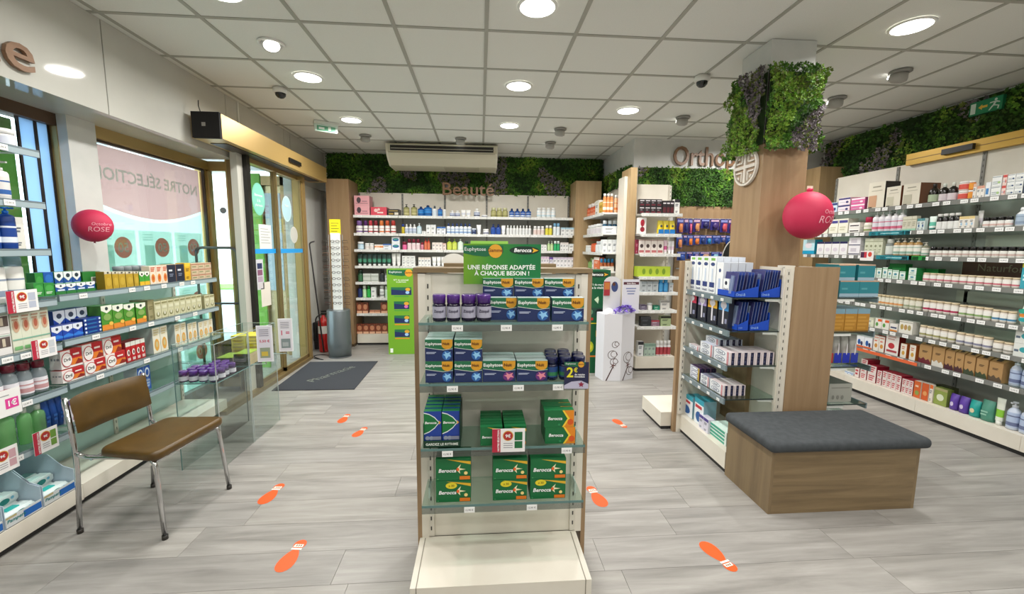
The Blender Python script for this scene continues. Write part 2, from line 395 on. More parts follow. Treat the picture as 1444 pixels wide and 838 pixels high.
# ---- door 1: automatic sliding glass door
DX = -2.30
d1 = struct('door_1', MB().box(DX-0.08, DX-0.02, 4.30, 4.40, 0, 2.40, mat('#c8c6bc', 0.4)).box(DX-0.04, DX+0.02, 4.395, 4.455, 0, 2.40, mat('#191715', 0.35)).box(DX-0.1, DX+0.03, 5.66, 5.74, 0, 2.40, GOLD).box(DX-0.10, DX-0.03, 4.455, 5.7, 2.34, 2.42, GOLD))
BX(DX-0.08, DX+0.05, 3.75, 5.70, 0, 0.035, GOLD_D).build('floor_track', d1)
def leaf(y0, y1, x, nm='glass_leaf'):
    g = BX(x-0.004, x+0.004, y0+0.02, y1-0.02, 0.07, 2.32, PANE).build(nm, d1)
    BX(x-0.014, x+0.014, y0, y0+0.025, 0.03, 2.33, GOLD_D).build('leaf_stile', g)
    BX(x-0.014, x+0.014, y1-0.025, y1, 0.03, 2.33, GOLD_D).build('leaf_stile', g)
    BX(x-0.014, x+0.014, y0, y1, 0.03, 0.08, GOLD_D).build('bottom_rail', g)
    BX(x+0.0045, x+0.006, y0+0.025, y1-0.025, 1.42, 1.47, mat('#1fa3f0', 0.4)).build('safety_strip', g, label='bright blue safety strip')
    return g
g1 = leaf(4.46, 5.02, DX-0.035); g2 = leaf(4.99, 5.66, DX)
def oval(parent, x, y, z, ry, rz, col, nm, lab, txt=None, inner=None):
    m = MB(); m.pcirc(0, 0, ry, rz, col, 0, 28)
    if inner: m.pcirc(0, 0, ry*0.9, rz*0.9, inner, -0.0006, 28)
    if txt:
        for i, t in enumerate(txt): m.ptext(t, -ry*0.6, rz*(0.25-0.32*i)-rz*0.1, ry*0.6, rz*(0.25-0.32*i)+rz*0.1, '#e9f4f0', -0.0012, 1)
    return m.build(nm, parent, (x, y, z), R90, label=lab)
oval(g1, DX-0.028, 4.68, 1.99, 0.13, 0.27*0.55+0.02, '#7fcdb8', 'sticker', 'mint green oval sticker', ['Bienvenue', 'à la', 'pharmacie'], '#86d3bf')
oval(g2, DX+0.008, 5.24, 1.94, 0.12, 0.15, '#c9e6ec', 'sticker', 'pale blue oval sticker', ['Merci'], '#b5dbe6')
oval(g2, DX+0.008, 5.40, 1.64, 0.10, 0.10, '#dcdcd6', 'sticker', 'white round notice sticker with dark mark', None, '#cfcfc8')
nn = MB().box(-0.13, 0.13, 0, 0.001, -0.13, 0.13, WHITE)
for q in range(6): nn.prect(-0.1, 0.08-q*0.03, 0.06+0.04*(q % 2), 0.086-q*0.03, '#9aa0a0', -0.0006)
nn.build('notice', g1, (DX-0.029, 4.78, 1.6), R90, label='white printed notice')
nn = MB().box(-0.07, 0.07, 0, 0.001, -0.16, 0.16, '#d9dbe2')
for q, c in enumerate(('#2a3560', '#8c5a78', '#b9a3b8', '#d8d2d6')): nn.prect(-0.05, 0.06-q*0.07, 0.05, 0.12-q*0.07, c, -0.0006)
nn.build('notice', g1, (DX-0.029, 4.62, 1.2), R90, label='strip of small colour notices')
nn = MB().box(-0.1, 0.1, 0, 0.001, -0.13, 0.13, '#efe8dc').build('notice', g1, (DX-0.029, 4.72, 0.98), R90, label='cream paper notice')
# ================================================================== outside the shop
pav = struct('trim_pavement', BX(-14, -2.86, -6, 16, -0.12, -0.03, speckled('pale_pavement', '#9aa0a4', '#adb2b5', 12, 0.8)))
struct('trim_street', BX(-40, -14, -30, 40, -0.14, -0.06, speckled('asphalt', '#8a8f94', '#999ea2', 9, 0.9)))
t = thing('lawn_strip', 'bright green grass strip across the street outside the narrow window', 'lawn', (-11.0, 16.2, -0.03))
BX(-6, 6, -0.9, 0.9, 0, 0.05, speckled('grass', '#6fae45', '#7fbe52', 40, 0.9)).build('turf', t)
t = thing('white_building', 'pale white rendered building beyond the street outside the door', 'building', (-9, 19, 0))
BX(-9, 9, 0, 3, -0.1, 9, mat('#f2f2ef', 0.8)).build('facade', t)
for q in range(6): BX(-7.5+q*2.6, -6.3+q*2.6, -0.02, 0.1, 4.5, 6.2, mat('#9fb2ba', 0.2)).build('window', t)
t = thing('green_shopfront_panel', 'tall green outer shopfront panel seen through the left door glass', 'panel', (-2.68, 5.3, 0))
BX(-0.09, 0.07, -0.015, 0.015, 0, 2.35, mat('#6fae3a', 0.5)).build('board', t)
t = thing('vestibule_frame', 'gold outer door frame behind the sliding door glass', 'door frame', (-2.95, 5.95, 0))
BX(0.0, 0.06, -0.06, 0.0, 0, 2.42, GOLD_D).build('post', t); BX(0.30, 0.36, -0.06, 0.0, 0, 2.42, GOLD_D).build('post', t); BX(0, 0.52, -0.06, 0.0, 2.3, 2.42, GOLD_D).build('head', t)
BX(0.0, 0.52, 0.0, 0.03, 0, 2.42, mat('#a99a70', 0.25, 0.3)).build('cladding', t); BX(0.08, 0.28, -0.03, -0.02, 0.9, 2.2, mat('#8fa6ae', 0.15)).build('upper_panel', t)
t = thing('awning_slab', 'pale concrete canopy over the pavement outside the door', 'canopy', (-3.6, 5, 2.6))
BX(-0.3, 1.1, -0.4, 1.6, 0, 0.2, mat('#b9bab5', 0.8)).build('slab', t)

# ================================================================== MOSS
MOSSC = ['#2e5418', '#45761f', '#5f8f28', '#83a838', '#1f3d14', '#38641b', '#7b7276', '#8a8385', '#6c7a34', '#4a6b2b']
def leafmat(c, i):
    m, n, p = nodes('moss_%d' % i); t = N(n, 'ShaderNodeTexNoise'); t.inputs['Scale'].default_value = 25; tc = N(n, 'ShaderNodeTexCoord'); n.links.new(tc.outputs['Object'], t.inputs[0])
    a = rgb(c); r = ramp(n, [(0.3, tuple(v*0.7 for v in a[:3])+(1,)), (0.7, tuple(min(1, v*1.25) for v in a[:3])+(1,))]); n.links.new(t.outputs[0], r.inputs[0]); n.links.new(r.outputs[0], p.inputs['Base Color'])
    p.inputs['Roughness'].default_value = 0.75; m.diffuse_color = a; return m
MOSSM = [leafmat(c, i) for i, c in enumerate(MOSSC)]
BACKM = mat('#2a4519', 0.9)
def moss(mb, L, H, dens=0.026, lump=0.03, over=0.0, seed=1, lime=0.0, grey=0.0, ls=1.0):
    """tufts over a rectangle x 0..L, z 0..H growing towards -y"""
    r = random.Random(seed); nx, nz = int((L+2*over)/dens), int((H+2*over)/dens)
    for i in range(nx):
        for j in range(nz):
            x = -over + (i+r.random())*dens; z = -over + (j+r.random())*dens
            q = noise.noise(Vector((x*3.3+seed*7, z*3.3, seed))); q2 = noise.noise(Vector((x*2.1-seed*3, z*1.7+5, seed+9))); q3 = noise.noise(Vector((x*9, z*9, seed*2)))
            if q2 > 0.24-grey: c = r.choice((6, 7, 6, 8))
            elif q > 0.25-lime: c = r.choice((3, 2, 3, 8))
            elif q > 0.02-lime: c = r.choice((2, 1, 9, 1))
            elif q > -0.2: c = r.choice((1, 5, 0, 9))
            else: c = r.choice((0, 4, 5, 4))
            dpt = lump*(0.3+1.5*max(0.0, q3+0.25)+0.5*r.random()); ln = (0.016+0.018*r.random())*ls
            cx, cy, cz = x, -dpt, z
            for k in range(6):
                a = r.random()*2*PI; e = r.random()*1.15
                dx, dz, dy = math.cos(a)*math.cos(e), math.sin(a)*math.cos(e), -math.sin(e)
                px_, pz_ = -math.sin(a)*ln*0.32, math.cos(a)*ln*0.32
                mb.poly([(cx, cy, cz), (cx+dx*ln*0.55+px_, cy+dy*ln*0.55, cz+dz*ln*0.55+pz_), (cx+dx*ln, cy+dy*ln*1.1, cz+dz*ln), (cx+dx*ln*0.55-px_, cy+dy*ln*0.55, cz+dz*ln*0.55-pz_)], MOSSM[c])
def moss_wall(name, label, loc, rz, rects, seed, **k):
    t = thing(name, label, 'moss wall', loc, rz); b = MB(); f = MB()
    for n_, (x0, x1, z0, z1) in enumerate(rects):
        b.box(x0, x1, -0.012, 0.012, z0, z1, BACKM)
        m = MB(); moss(m, x1-x0, z1-z0, seed=seed+n_, **k)
        o = len(f.v); f.v += [(a+x0, c, d+z0) for a, c, d in m.v]
        for fc, mi in zip(m.f, m.m): f.face([o+i for i in fc], m.ml[mi])
    b.build('backing_board', t); f.build('foliage', t, kind='stuff'); return t
moss_wall('moss_wall', 'long green and grey moss frieze above the far beauty shelves', (0, 6.86, 0), 0, [(-2.36, 1.98, 2.34, 2.92)], 1, over=0.01, lump=0.035)
moss_wall('moss_wall', 'narrow moss strip on the side wall beside the Orthop wall', (1.975, 6.85, 0), -R90, [(0, 1.33, 2.36, 2.60)], 11, over=0.01)
moss_wall('moss_wall', 'stepped moss field below the Orthop lettering', (0, 5.485, 0), 0, [(2.06, 2.42, 2.28, 2.56), (2.42, 4.1, 2.08, 2.56)], 21, over=0.01)
moss_wall('moss_wall', 'long moss frieze along the top of the right wall', (4.6, 5.44, 0), -R90, [(0, 5.4, 2.36, 2.91)], 31, over=0.0, lump=0.04, dens=0.03)
# ================================================================== SHELF FRAMES AND PRODUCTS
ORD = ['first', 'second', 'third', 'fourth', 'fifth', 'sixth', 'seventh', 'eighth', 'ninth', 'tenth', 'eleventh', 'twelfth', 'thirteenth', 'fourteenth', 'fifteenth', 'sixteenth']
class Frame:
    def __init__(s, face, front, nm):
        s.nm = nm; s.face = face
        s.rz = {'S': 0.0, 'E': R90, 'W': -R90}[face]
        s.o = Vector((0, front, 0)) if face == 'S' else Vector((front, 0, 0))
        s.du = Vector((math.cos(s.rz), math.sin(s.rz), 0)); s.dv = Vector((-math.sin(s.rz), math.cos(s.rz), 0))
    def pt(s, u, v, z): return s.o + s.du*u + s.dv*v + Vector((0, 0, z))
    def u(s, px, v, z): return solve_u(px, s.pt(0, v, z), s.du)
    def top(s, py, u, v, z): return solve_z(py, s.pt(u, v, z))
DARKP = '#3a3d44'
def decor(mb, w, h, y, dec, x0=None, z0=0.0):
    x0 = -w/2 if x0 is None else x0; L = 0.0005; k = 1
    for q in dec:
        yy = y-L*k; k += 1
        X = lambda a: x0+a*w
        Z = lambda a: z0+a*h
        if q[0] == 'r': mb.prect(X(q[1]), Z(q[2]), X(q[3]), Z(q[4]), q[5], yy)
        elif q[0] == 't': mb.ptext(q[1], X(q[2]), Z(q[3]), X(q[4]), Z(q[5]), q[6], yy, 1, ital=(q[7] if len(q) > 7 else 0))
        elif q[0] == 'c': mb.pcirc(X(q[1]), Z(q[2]), q[3]*h, q[3]*h, q[4], yy, 16)
        elif q[0] == 'e': mb.pcirc(X(q[1]), Z(q[2]), q[3]*w, q[4]*h, q[5], yy, 16)
        elif q[0] == 'p': mb.ppoly([(X(a), Z(b)) for a, b in q[1]], q[2], yy)
        elif q[0] == 'l':   # lines of small print
            n, a, b, c, d, col = q[1:7]
            for i in range(n):
                zz = b+(d-b)*(i+0.5)/n; t = (d-b)/n*0.28; e = (c-a)*(0.75+0.25*((i*7) % 3)/2)
                mb.prect(X(a), Z(zz-t), X(a+e), Z(zz+t), col, yy)
def carton(w, d, h, body='#eeeeea', dec=(), side=None, top=None, sd=()):
    m = MB(); m.box(-w/2, w/2, -d/2, d/2, 0, h, side or body)
    fb = m.mid(body); m.m[2] = fb
    if top: m.m[1] = m.mid(top)
    decor(m, w, h, -d/2, dec)
    if sd:   # print on the left and right end faces
        for sgn in (-1, 1):
            for q in sd:
                _, a, b, c, e, col = q
                x = sgn*(w/2+0.0005); m.poly([(x, -d/2+a*d, b*h), (x, -d/2+c*d, b*h), (x, -d/2+c*d, e*h), (x, -d/2+a*d, e*h)][::sgn], col)
    return [('carton', m)]
def bottle(w, d, h, body='#eeeeea', cap='#ffffff', label=None, style='cap', bh=0.74, sh=0.1, flat=1.0, seg=14, neck=0.34, lb=(0.12, 0.8), accent=None):
    r = w/2; B = h*bh
    m = MB().lathe([(r*0.9, 0), (r, h*0.02), (r, B*(1-sh)-0.002), (r*0.86, B*(1-sh*0.45)), (r*neck*1.05, B), (r*neck, B+h*0.02)], body, seg, sy=flat)
    out = [('bottle', m)]
    if label:
        l = MB().lathe([(r*1.012, B*lb[0]), (r*1.012, B*lb[1]*0.98)], label, seg, sy=flat, cap=False)
        if accent:
            l.lathe([(r*1.03, B*(lb[0]+0.06)), (r*1.03, B*(lb[0]+0.22))], accent, seg, sy=flat, cap=False)
            l.lathe([(r*1.03, B*(lb[1]-0.2)), (r*1.03, B*(lb[1]-0.15))], accent, seg, sy=flat, cap=False)
        out.append(('label_band', l))
    c = MB()
    if style == 'cap': c.lathe([(r*neck*1.25, B+h*0.005), (r*neck*1.25, h*0.98), (r*neck*1.1, h)], cap, seg)
    elif style == 'wide': c.lathe([(r*0.8, B-h*0.01), (r*0.8, h*0.98), (r*0.74, h)], cap, seg)
    elif style == 'pump':
        c.lathe([(r*neck*1.3, B), (r*neck*1.3, B+h*0.07), (r*0.14, B+h*0.08), (r*0.14, h*0.95), (r*0.4, h*0.955), (r*0.4, h)], cap, 10)
        c.box(-r*0.12, r*0.12, -r*1.05, 0, h*0.95, h*0.99, cap)
    elif style == 'spray':
        c.lathe([(r*neck*1.3, B), (r*neck*1.2, h*0.9), (r*0.3, h)], cap, 10); c.box(-r*0.13, r*0.13, -r*0.7, 0, h*0.93, h*0.985, cap)
    out.append(('pump' if style == 'pump' else 'cap', c)); return out
def jar(w, d, h, body='#f2f1ee', lid='#222222', label=None, lh=0.3, seg=16, accent=None, tape=None, txt=None):
    r = w/2
    out = [('jar', MB().lathe([(r*0.9, 0), (r, h*0.06), (r, h*(1-lh)-h*0.08), (r*0.86, h*(1-lh))], body, seg))]
    if label:
        l = MB().lathe([(r*1.012, h*0.14), (r*1.012, h*(1-lh)-h*0.12)], label, seg, cap=False)
        if accent: l.lathe([(r*1.025, h*0.2), (r*1.025, h*0.36)], accent, seg, cap=False)
        if txt:
            mm = MB(); mm.ptext(txt, -r*0.75, h*0.3, r*0.75, h*0.46, '#2a2340', 0, 1); o = len(l.v); R1 = r*1.02+0.0006
            for X, Y, Z_ in mm.v: l.v.append((R1*math.sin(X/R1), -R1*math.cos(X/R1), Z_))
            for fc in mm.f: l.face([o+i for i in fc], '#2a2340')
        out.append(('label_band', l))
    out.append(('lid', MB().lathe([(r*0.95, h*(1-lh)), (r*0.97, h*0.95), (r*0.88, h)], lid, seg)))
    return out
def tube(w, d, h, body='#f2f2f0', cap='#ffffff', accent=None, seg=14):
    """squeeze tube standing on its cap, crimped flat at the top"""
    m = MB(); n = 7; b = 0; r = w/2; z0 = h*0.16
    rings = []
    for i in range(n):
        t = i/(n-1); ry = r*0.62*(1-t)**0.8+0.0012; rx = r*(0.82+0.18*t); z = z0+(h-z0)*t
        rings.append([(rx*math.cos(2*PI*k/seg), ry*math.sin(2*PI*k/seg), z) for k in range(seg)])
    for q in rings: m.v += q
    for i in range(n-1):
        c = accent if accent and i in (1, 2) else body
        for k in range(seg):
            k2 = (k+1) % seg; m.face((i*seg+k, i*seg+k2, (i+1)*seg+k2, (i+1)*seg+k), c, True)
    m.face([(n-1)*seg+k for k in range(seg)], body)
    return [('tube', m), ('cap', MB().lathe([(r*0.62, 0), (r*0.66, h*0.15), (r*0.5, z0)], cap, seg))]
def pouch(w, d, h, body='#ffffff', dec=(), top=None):
    """soft pack, full at the middle and sealed flat along the top"""
    m = MB(); rows = 6; P = []
    for i in range(rows+1):
        t = i/rows; k = math.sin(PI*min(1, 0.25+t*0.75))**0.7 if t < 1 else 0.03
        k = max(k, 0.03); P.append([(-w/2, -d/2*k*0.4, h*t), (-w/4, -d/2*k, h*t), (w/4, -d/2*k, h*t), (w/2, -d/2*k*0.4, h*t), (w/2, d/2*k*0.4, h*t), (w/4, d/2*k, h*t), (-w/4, d/2*k, h*t), (-w/2, d/2*k*0.4, h*t)])
    for q in P: m.v += q
    for i in range(rows):
        for k in range(8):
            k2 = (k+1) % 8; m.face((i*8+k, i*8+k2, (i+1)*8+k2, (i+1)*8+k), (top if top and i >= rows-2 else body), k in (0, 1, 2))
    m.face(range(7, -1, -1), body)
    decor(m, w*0.8, h*0.7, -d/2-0.001, dec, z0=h*0.1)
    return [('pouch', m)]
def kraft(w, d, h, c2='#4a2a20', **k):
    m = MB(); z1 = h*0.8
    m.box(-w/2, w/2, -d/2, d/2, 0, z1, '#b08a5a')
    b = len(m.v); m.v += [(-w/2, -d/2, z1), (w/2, -d/2, z1), (w/2, d/2, z1), (-w/2, d/2, z1), (-w/2*0.96, d*0.12, h), (w/2*0.96, d*0.12, h), (w/2*0.96, d*0.2, h), (-w/2*0.96, d*0.2, h)]
    for q in ((0,1,5,4),(1,2,6,5),(2,3,7,6),(3,0,4,7),(4,5,6,7)): m.face([b+i for i in q], '#a98353')
    decor(m, w, z1, -d/2, [('p', [(0, 0), (1, 0), (1, 0.12), (0.8, 0.3), (0.6, 0.2), (0.4, 0.34), (0.2, 0.22), (0, 0.3)], c2), ('l', 2, 0.25, 0.6, 0.75, 0.72, '#4a3422')])
    m.poly([(-w*0.2, -d/2*0.75, h*0.86), (w*0.2, -d/2*0.75, h*0.86), (w*0.18, -d/2*0.1, h*0.97), (-w*0.18, -d/2*0.1, h*0.97)], '#3d3228')
    return [('kraft_bag', m)]
KINDS = dict(carton=carton, bottle=bottle, jar=jar, tube=tube, pouch=pouch, kraft=kraft)
_PM = {}
def meshes(kind, w, d, h, kw):
    key = (kind, round(w, 3), round(d, 3), round(h, 3), repr(sorted(kw.items(), key=lambda a: a[0])))
    if key not in _PM: _PM[key] = [(n, m.mesh(n)) for n, m in KINDS[kind](round(w, 3), round(d, 3), round(h, 3), **kw)]
    return _PM[key]
NAMES = {'carton': 'carton', 'bottle': 'bottle', 'jar': 'jar', 'tube': 'tube', 'pouch': 'pouch', 'kraft': 'kraft_bag'}
CATS = {'carton': 'box', 'bottle': 'bottle', 'jar': 'jar', 'tube': 'tube', 'pouch': 'pack', 'kraft': 'bag'}
def put(kind, w, d, h, loc, rz, lab_, cat=None, group=None, name=None, **kw):
    P = meshes(kind, w, d, h, kw); nl = len(lab_.split())
    if nl < 4 or nl > 16: print('LABEL LENGTH', nl, lab_)
    if lab_ in USED: print('DUP LABEL', lab_)
    USED[lab_] = 1
    name = name or NAMES[kind]; cat = cat or CATS[kind]
    if len(P) == 1: return link(name, P[0][1], None, loc, rz, lab_, cat, group)
    t = link(name, None, None, loc, rz, lab_, cat, group)
    for n, me in P: link(n, me, t)
    return t
NITEM = 0
def run(F, z, loc, px0, px1, n, kind, ytop, desc, kw=None, v=0.02, d=None, fill=0.95, stack=1, rows=1, cat=None, name=None, hh=None, jit=0.0, gap=0.004, tilt=0.0):
    """a run of n alike products between two pixel columns on the shelf at height z"""
    global NITEM
    kw = kw or {}
    u0, u1 = F.u(px0, v, z), F.u(px1, v, z)
    H = hh*stack if hh else F.top(ytop, (u0+u1)/2, v, z)
    if name is None and kind == 'carton': name = {'centre': 'medicine_carton', 'left': 'remedy_carton', 'beauty': 'cosmetic_carton', 'side': 'skincare_carton', 'side2': 'skincare_carton', 'M': 'joint_care_carton', 'dental': 'dental_carton', 'right': 'supplement_carton'}[F.nm]
    w = (u1-u0)/n; wi = w*fill; hi = H/stack; di = d or (wi if kind in ('bottle', 'jar') else min(wi, 0.07))
    if w <= 0 or H <= 0.005: print('BAD RUN', desc, w, H); return
    rr = random.Random(int(px0*13+ytop)); grp = None
    total = n*stack*rows
    if total > 1: grp = (desc.split(' with ')[0] + ' group ' + loc)
    for r in range(rows):
        for s in range(stack):
            for i in range(n):
                lab = desc
                bits = []
                if n > 1: bits.append(ORD[i]+' from left')
                if stack == 2: bits.append(('lower tier', 'upper tier')[s])
                elif stack > 2: bits.append(ORD[s]+' tier')
                if rows > 1: bits.append('front row' if r == 0 else ORD[r]+' row')
                lab = desc + (', ' + ', '.join(bits) if bits else '') + ', ' + loc
                u = u0+w*(i+0.5)+rr.uniform(-jit, jit)*w; vv = v+di/2+r*(di+gap)
                p = F.pt(u, vv, z+s*(hi+0.0004)+0.0008)
                put(kind, wi, di, hi-0.0012, p, F.rz+(rr.uniform(-1, 1)*tilt if tilt else 0), lab, cat, grp, name, **kw); NITEM += 1
def tags(F, shelf, root_z, pxs, v=-0.016, dz=-0.035, n=None, span=None, w=0.045, z=0):
    """price tags clipped to the shelf edge: parts of the shelf"""
    if n: us = [span[0]+(span[1]-span[0])*(i+0.5)/n for i in range(n)]
    else: us = [F.u(p, v, z) for p in pxs]
    for u in us: link('price_tag', TAG(w), shelf, (u, v, z+dz))
_TG = {}
def TAG(w):
    if w not in _TG:
        h = w*0.55; m = MB().box(-w/2, w/2, -0.001, 0.001, 0, h, '#f4f4f2')
        m.ptext('12,90 €', -w*0.36, h*0.24, w*0.36, h*0.72, '#3b3b44', -0.0016, 0); _TG[w] = m.mesh('price_tag')
    return _TG[w]
def upright(mb, x, y, z0, z1, facem='#d9d3c6'):
    mb.box(x-0.014, x+0.014, y-0.004, y+0.012, z0, z1, facem)
    k = z0+0.03
    while k < z1-0.03: mb.prect(x-0.003, k, x+0.003, k+0.02, '#3c3a36', y-0.0046); k += 0.05
def shelving(name, label, F, u0, u1, shelves, depth=0.38, plinth=0.15, plout=0.02, back=CREAM, btop=2.36, bays=1, sh='white', ends=True, kick=True, backz0=0.0, tagw=0.045, lower_back=None, split=1.95, cat='shelving unit', shelf_back=None):
    t = thing(name, label, cat, tuple(F.o), F.rz); S = {}
    pl = (plinth or 0)
    if plinth:
        for b in range(bays):
            a0, a1 = u0+(u1-u0)*b/bays, u0+(u1-u0)*(b+1)/bays
            BX(a0+0.001, a1-0.001, -plout, depth, 0.035, plinth, CREAM).build('plinth', t)
        BX(u0, u1, -plout+0.02, depth, 0, 0.035, KICK).build('kickboard', t)
    for b in range(bays):
        a0, a1 = u0+(u1-u0)*b/bays, u0+(u1-u0)*(b+1)/bays
        if lower_back:
            BX(a0+0.001, a1-0.001, depth, depth+0.02, pl, split, lower_back).build('lower_back_panel', t)
            BX(a0+0.001, a1-0.001, depth, depth+0.02, split, btop, back).build('back_panel', t)
        else: BX(a0+0.001, a1-0.001, depth, depth+0.02, pl, btop, back).build('back_panel', t)
    for b in range(bays+1):
        m = MB(); upright(m, u0+(u1-u0)*b/bays, depth-0.006, pl, btop-0.01, '#cfc9bc' if not lower_back else '#83827c'); m.build('upright', t)
    for i, z in enumerate(shelves):
        bb = 1 if sh == 'glass1' else bays
        for b in range(bb):
            a0, a1 = u0+(u1-u0)*b/bb, u0+(u1-u0)*(b+1)/bb
            if sh.startswith('glass'):
                g = BX(a0+0.003, a1-0.003, 0, (shelf_back or depth)-0.005, z-0.008, z, SHELFGLASS).build('shelf', t)
                MB().box(a0+0.003, a1-0.003, -0.012, 0, z-0.036, z+0.002, RAILM).prect(a0+0.003, z-0.034, a1-0.003, z-0.008, '#9fb0b6', -0.0125).build('shelf_rail', g)
            elif sh == 'dark':
                g = BX(a0+0.003, a1-0.003, 0, depth-0.005, z-0.01, z, SHELFGLASS).build('shelf', t)
                BX(a0+0.003, a1-0.003, -0.012, 0, z-0.034, z+0.004, mat('#7c7d79', 0.35)).build('shelf_rail', g)
            else:
                g = BX(a0+0.003, a1-0.003, 0, depth-0.005, z-0.018, z, WHITE).build('shelf', t)
                BX(a0+0.003, a1-0.003, -0.012, 0, z-0.034, z+0.004, mat('#dededa', 0.35)).build('shelf_rail', g)
            S.setdefault(i, []).append((g, a0, a1))
            for q in (a0+0.02, a1-0.02):
                MB().prism([(q-0.003, z-0.012), (q-0.003, z-0.02), (q+0.003, z-0.02), (q+0.003, z-0.012)], 0.02, depth, WHITE).build('bracket', g)
    return t, S
def autotags(F, S, i, z, n, w=0.045, skip=()):
    for g, a0, a1 in S[i]:
        for k in range(n):
            if k in skip: continue
            link('price_tag', TAG(w), g, (a0+(a1-a0)*(k+0.5+0.18*math.sin(k*2.3+i))/n, -0.016, z-0.032))

# ------------------------------------------------------------------ print designs
def EU(kindc='#2c62a8', splash='#8fc7f0'):
    return dict(body='#1c2c5c', top='#b7c6c4', side='#24506e', dec=[('p', [(0, 1), (0, 0.62), (0.3, 0.56), (0.65, 0.5), (1, 0.56), (1, 1)], '#1f6b46'), ('p', [(0, 0.62), (0.3, 0.56), (0.65, 0.5), (1, 0.56), (1, 0.575), (0.65, 0.52), (0.3, 0.58), (0, 0.64)], '#dfe8e2'),
        ('e', 0.79, 0.77, 0.2, 0.225, '#d79a28'), ('p', [(0.6, 0.99), (0.99, 0.99), (0.99, 0.8), (0.6, 0.8)], '#d79a28'), ('e', 0.78, 0.26, 0.17, 0.22, kindc), ('p', [(0.64, 0.3), (0.72, 0.24), (0.76, 0.08), (0.84, 0.22), (0.95, 0.2), (0.88, 0.32), (0.93, 0.44), (0.8, 0.36), (0.7, 0.46), (0.73, 0.34)], splash), ('t', 'Euphytose', 0.02, 0.68, 0.6, 0.9, '#f3f6f2'), ('t', 'Nuit', 0.64, 0.72, 0.88, 0.9, '#5a3010'), ('l', 2, 0.05, 0.34, 0.45, 0.44, '#b8c2dc')])
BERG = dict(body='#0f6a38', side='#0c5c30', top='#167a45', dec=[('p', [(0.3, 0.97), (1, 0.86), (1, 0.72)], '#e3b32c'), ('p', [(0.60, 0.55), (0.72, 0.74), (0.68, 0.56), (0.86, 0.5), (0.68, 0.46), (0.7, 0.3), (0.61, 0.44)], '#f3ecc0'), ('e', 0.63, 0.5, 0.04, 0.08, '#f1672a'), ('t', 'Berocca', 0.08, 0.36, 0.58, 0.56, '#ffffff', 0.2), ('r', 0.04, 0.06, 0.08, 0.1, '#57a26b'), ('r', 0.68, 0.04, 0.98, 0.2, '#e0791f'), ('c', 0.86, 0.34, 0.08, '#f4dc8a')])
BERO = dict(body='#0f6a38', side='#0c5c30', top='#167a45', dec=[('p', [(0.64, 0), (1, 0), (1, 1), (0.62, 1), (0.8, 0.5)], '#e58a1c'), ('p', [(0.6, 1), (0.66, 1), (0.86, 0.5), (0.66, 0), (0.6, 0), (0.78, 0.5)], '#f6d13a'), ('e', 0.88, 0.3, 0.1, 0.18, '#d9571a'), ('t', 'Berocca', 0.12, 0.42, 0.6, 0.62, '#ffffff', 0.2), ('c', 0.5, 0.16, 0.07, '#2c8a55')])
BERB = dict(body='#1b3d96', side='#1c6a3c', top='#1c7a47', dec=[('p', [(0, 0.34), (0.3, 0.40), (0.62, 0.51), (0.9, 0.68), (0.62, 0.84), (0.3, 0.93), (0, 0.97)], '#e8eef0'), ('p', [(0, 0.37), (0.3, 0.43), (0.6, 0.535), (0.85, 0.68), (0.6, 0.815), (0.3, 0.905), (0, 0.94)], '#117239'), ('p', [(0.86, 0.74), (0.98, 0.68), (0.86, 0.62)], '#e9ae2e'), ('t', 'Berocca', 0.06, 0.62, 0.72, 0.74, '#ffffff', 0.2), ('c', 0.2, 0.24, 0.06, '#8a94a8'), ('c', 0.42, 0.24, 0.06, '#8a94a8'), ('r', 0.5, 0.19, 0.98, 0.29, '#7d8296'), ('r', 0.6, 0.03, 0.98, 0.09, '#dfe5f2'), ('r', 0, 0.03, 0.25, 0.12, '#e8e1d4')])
DRIL = dict(body='#ece6e2', side='#e6e2df', top='#d3413c', dec=[('r', 0.45, 0.48, 1, 1, '#b5242c'), ('r', 0.45, 0.12, 1, 0.48, '#dc7a2c'), ('p', [(0.62, 0.12), (1, 0.12), (1, 0.3), (0.8, 0.42)], '#8e2a22'), ('e', 0.27, 0.48, 0.25, 0.42, '#b3242c'), ('e', 0.27, 0.48, 0.225, 0.37, '#efebe8'), ('t', 'Dril', 0.12, 0.36, 0.42, 0.62, '#2c2c30'), ('l', 1, 0.55, 0.62, 0.95, 0.8, '#f3dcd6')], sd=[('r', 0.1, 0.5, 0.35, 0.62, '#8e9298'), ('r', 0.45, 0.5, 0.6, 0.62, '#8e9298'), ('r', 0.7, 0.5, 0.85, 0.62, '#8e9298')])
def plain(body, acc, txt='#6a6f78', side=None, blk=None, top=None):
    d = [('r', 0, 0.78, 1, 1, acc), ('l', 2, 0.15, 0.5, 0.8, 0.7, txt), ('l', 2, 0.2, 0.08, 0.7, 0.22, txt)]
    if blk: d.append(('e', 0.55, 0.38, 0.2, 0.12, blk))
    return dict(body=body, dec=d, side=side or body, top=top)
def flower(body, fl, band): return dict(body=body, dec=[('e', 0.5, 0.32, 0.32, 0.24, fl), ('e', 0.5, 0.34, 0.16, 0.12, band), ('l', 3, 0.15, 0.68, 0.85, 0.95, band)], side=body)
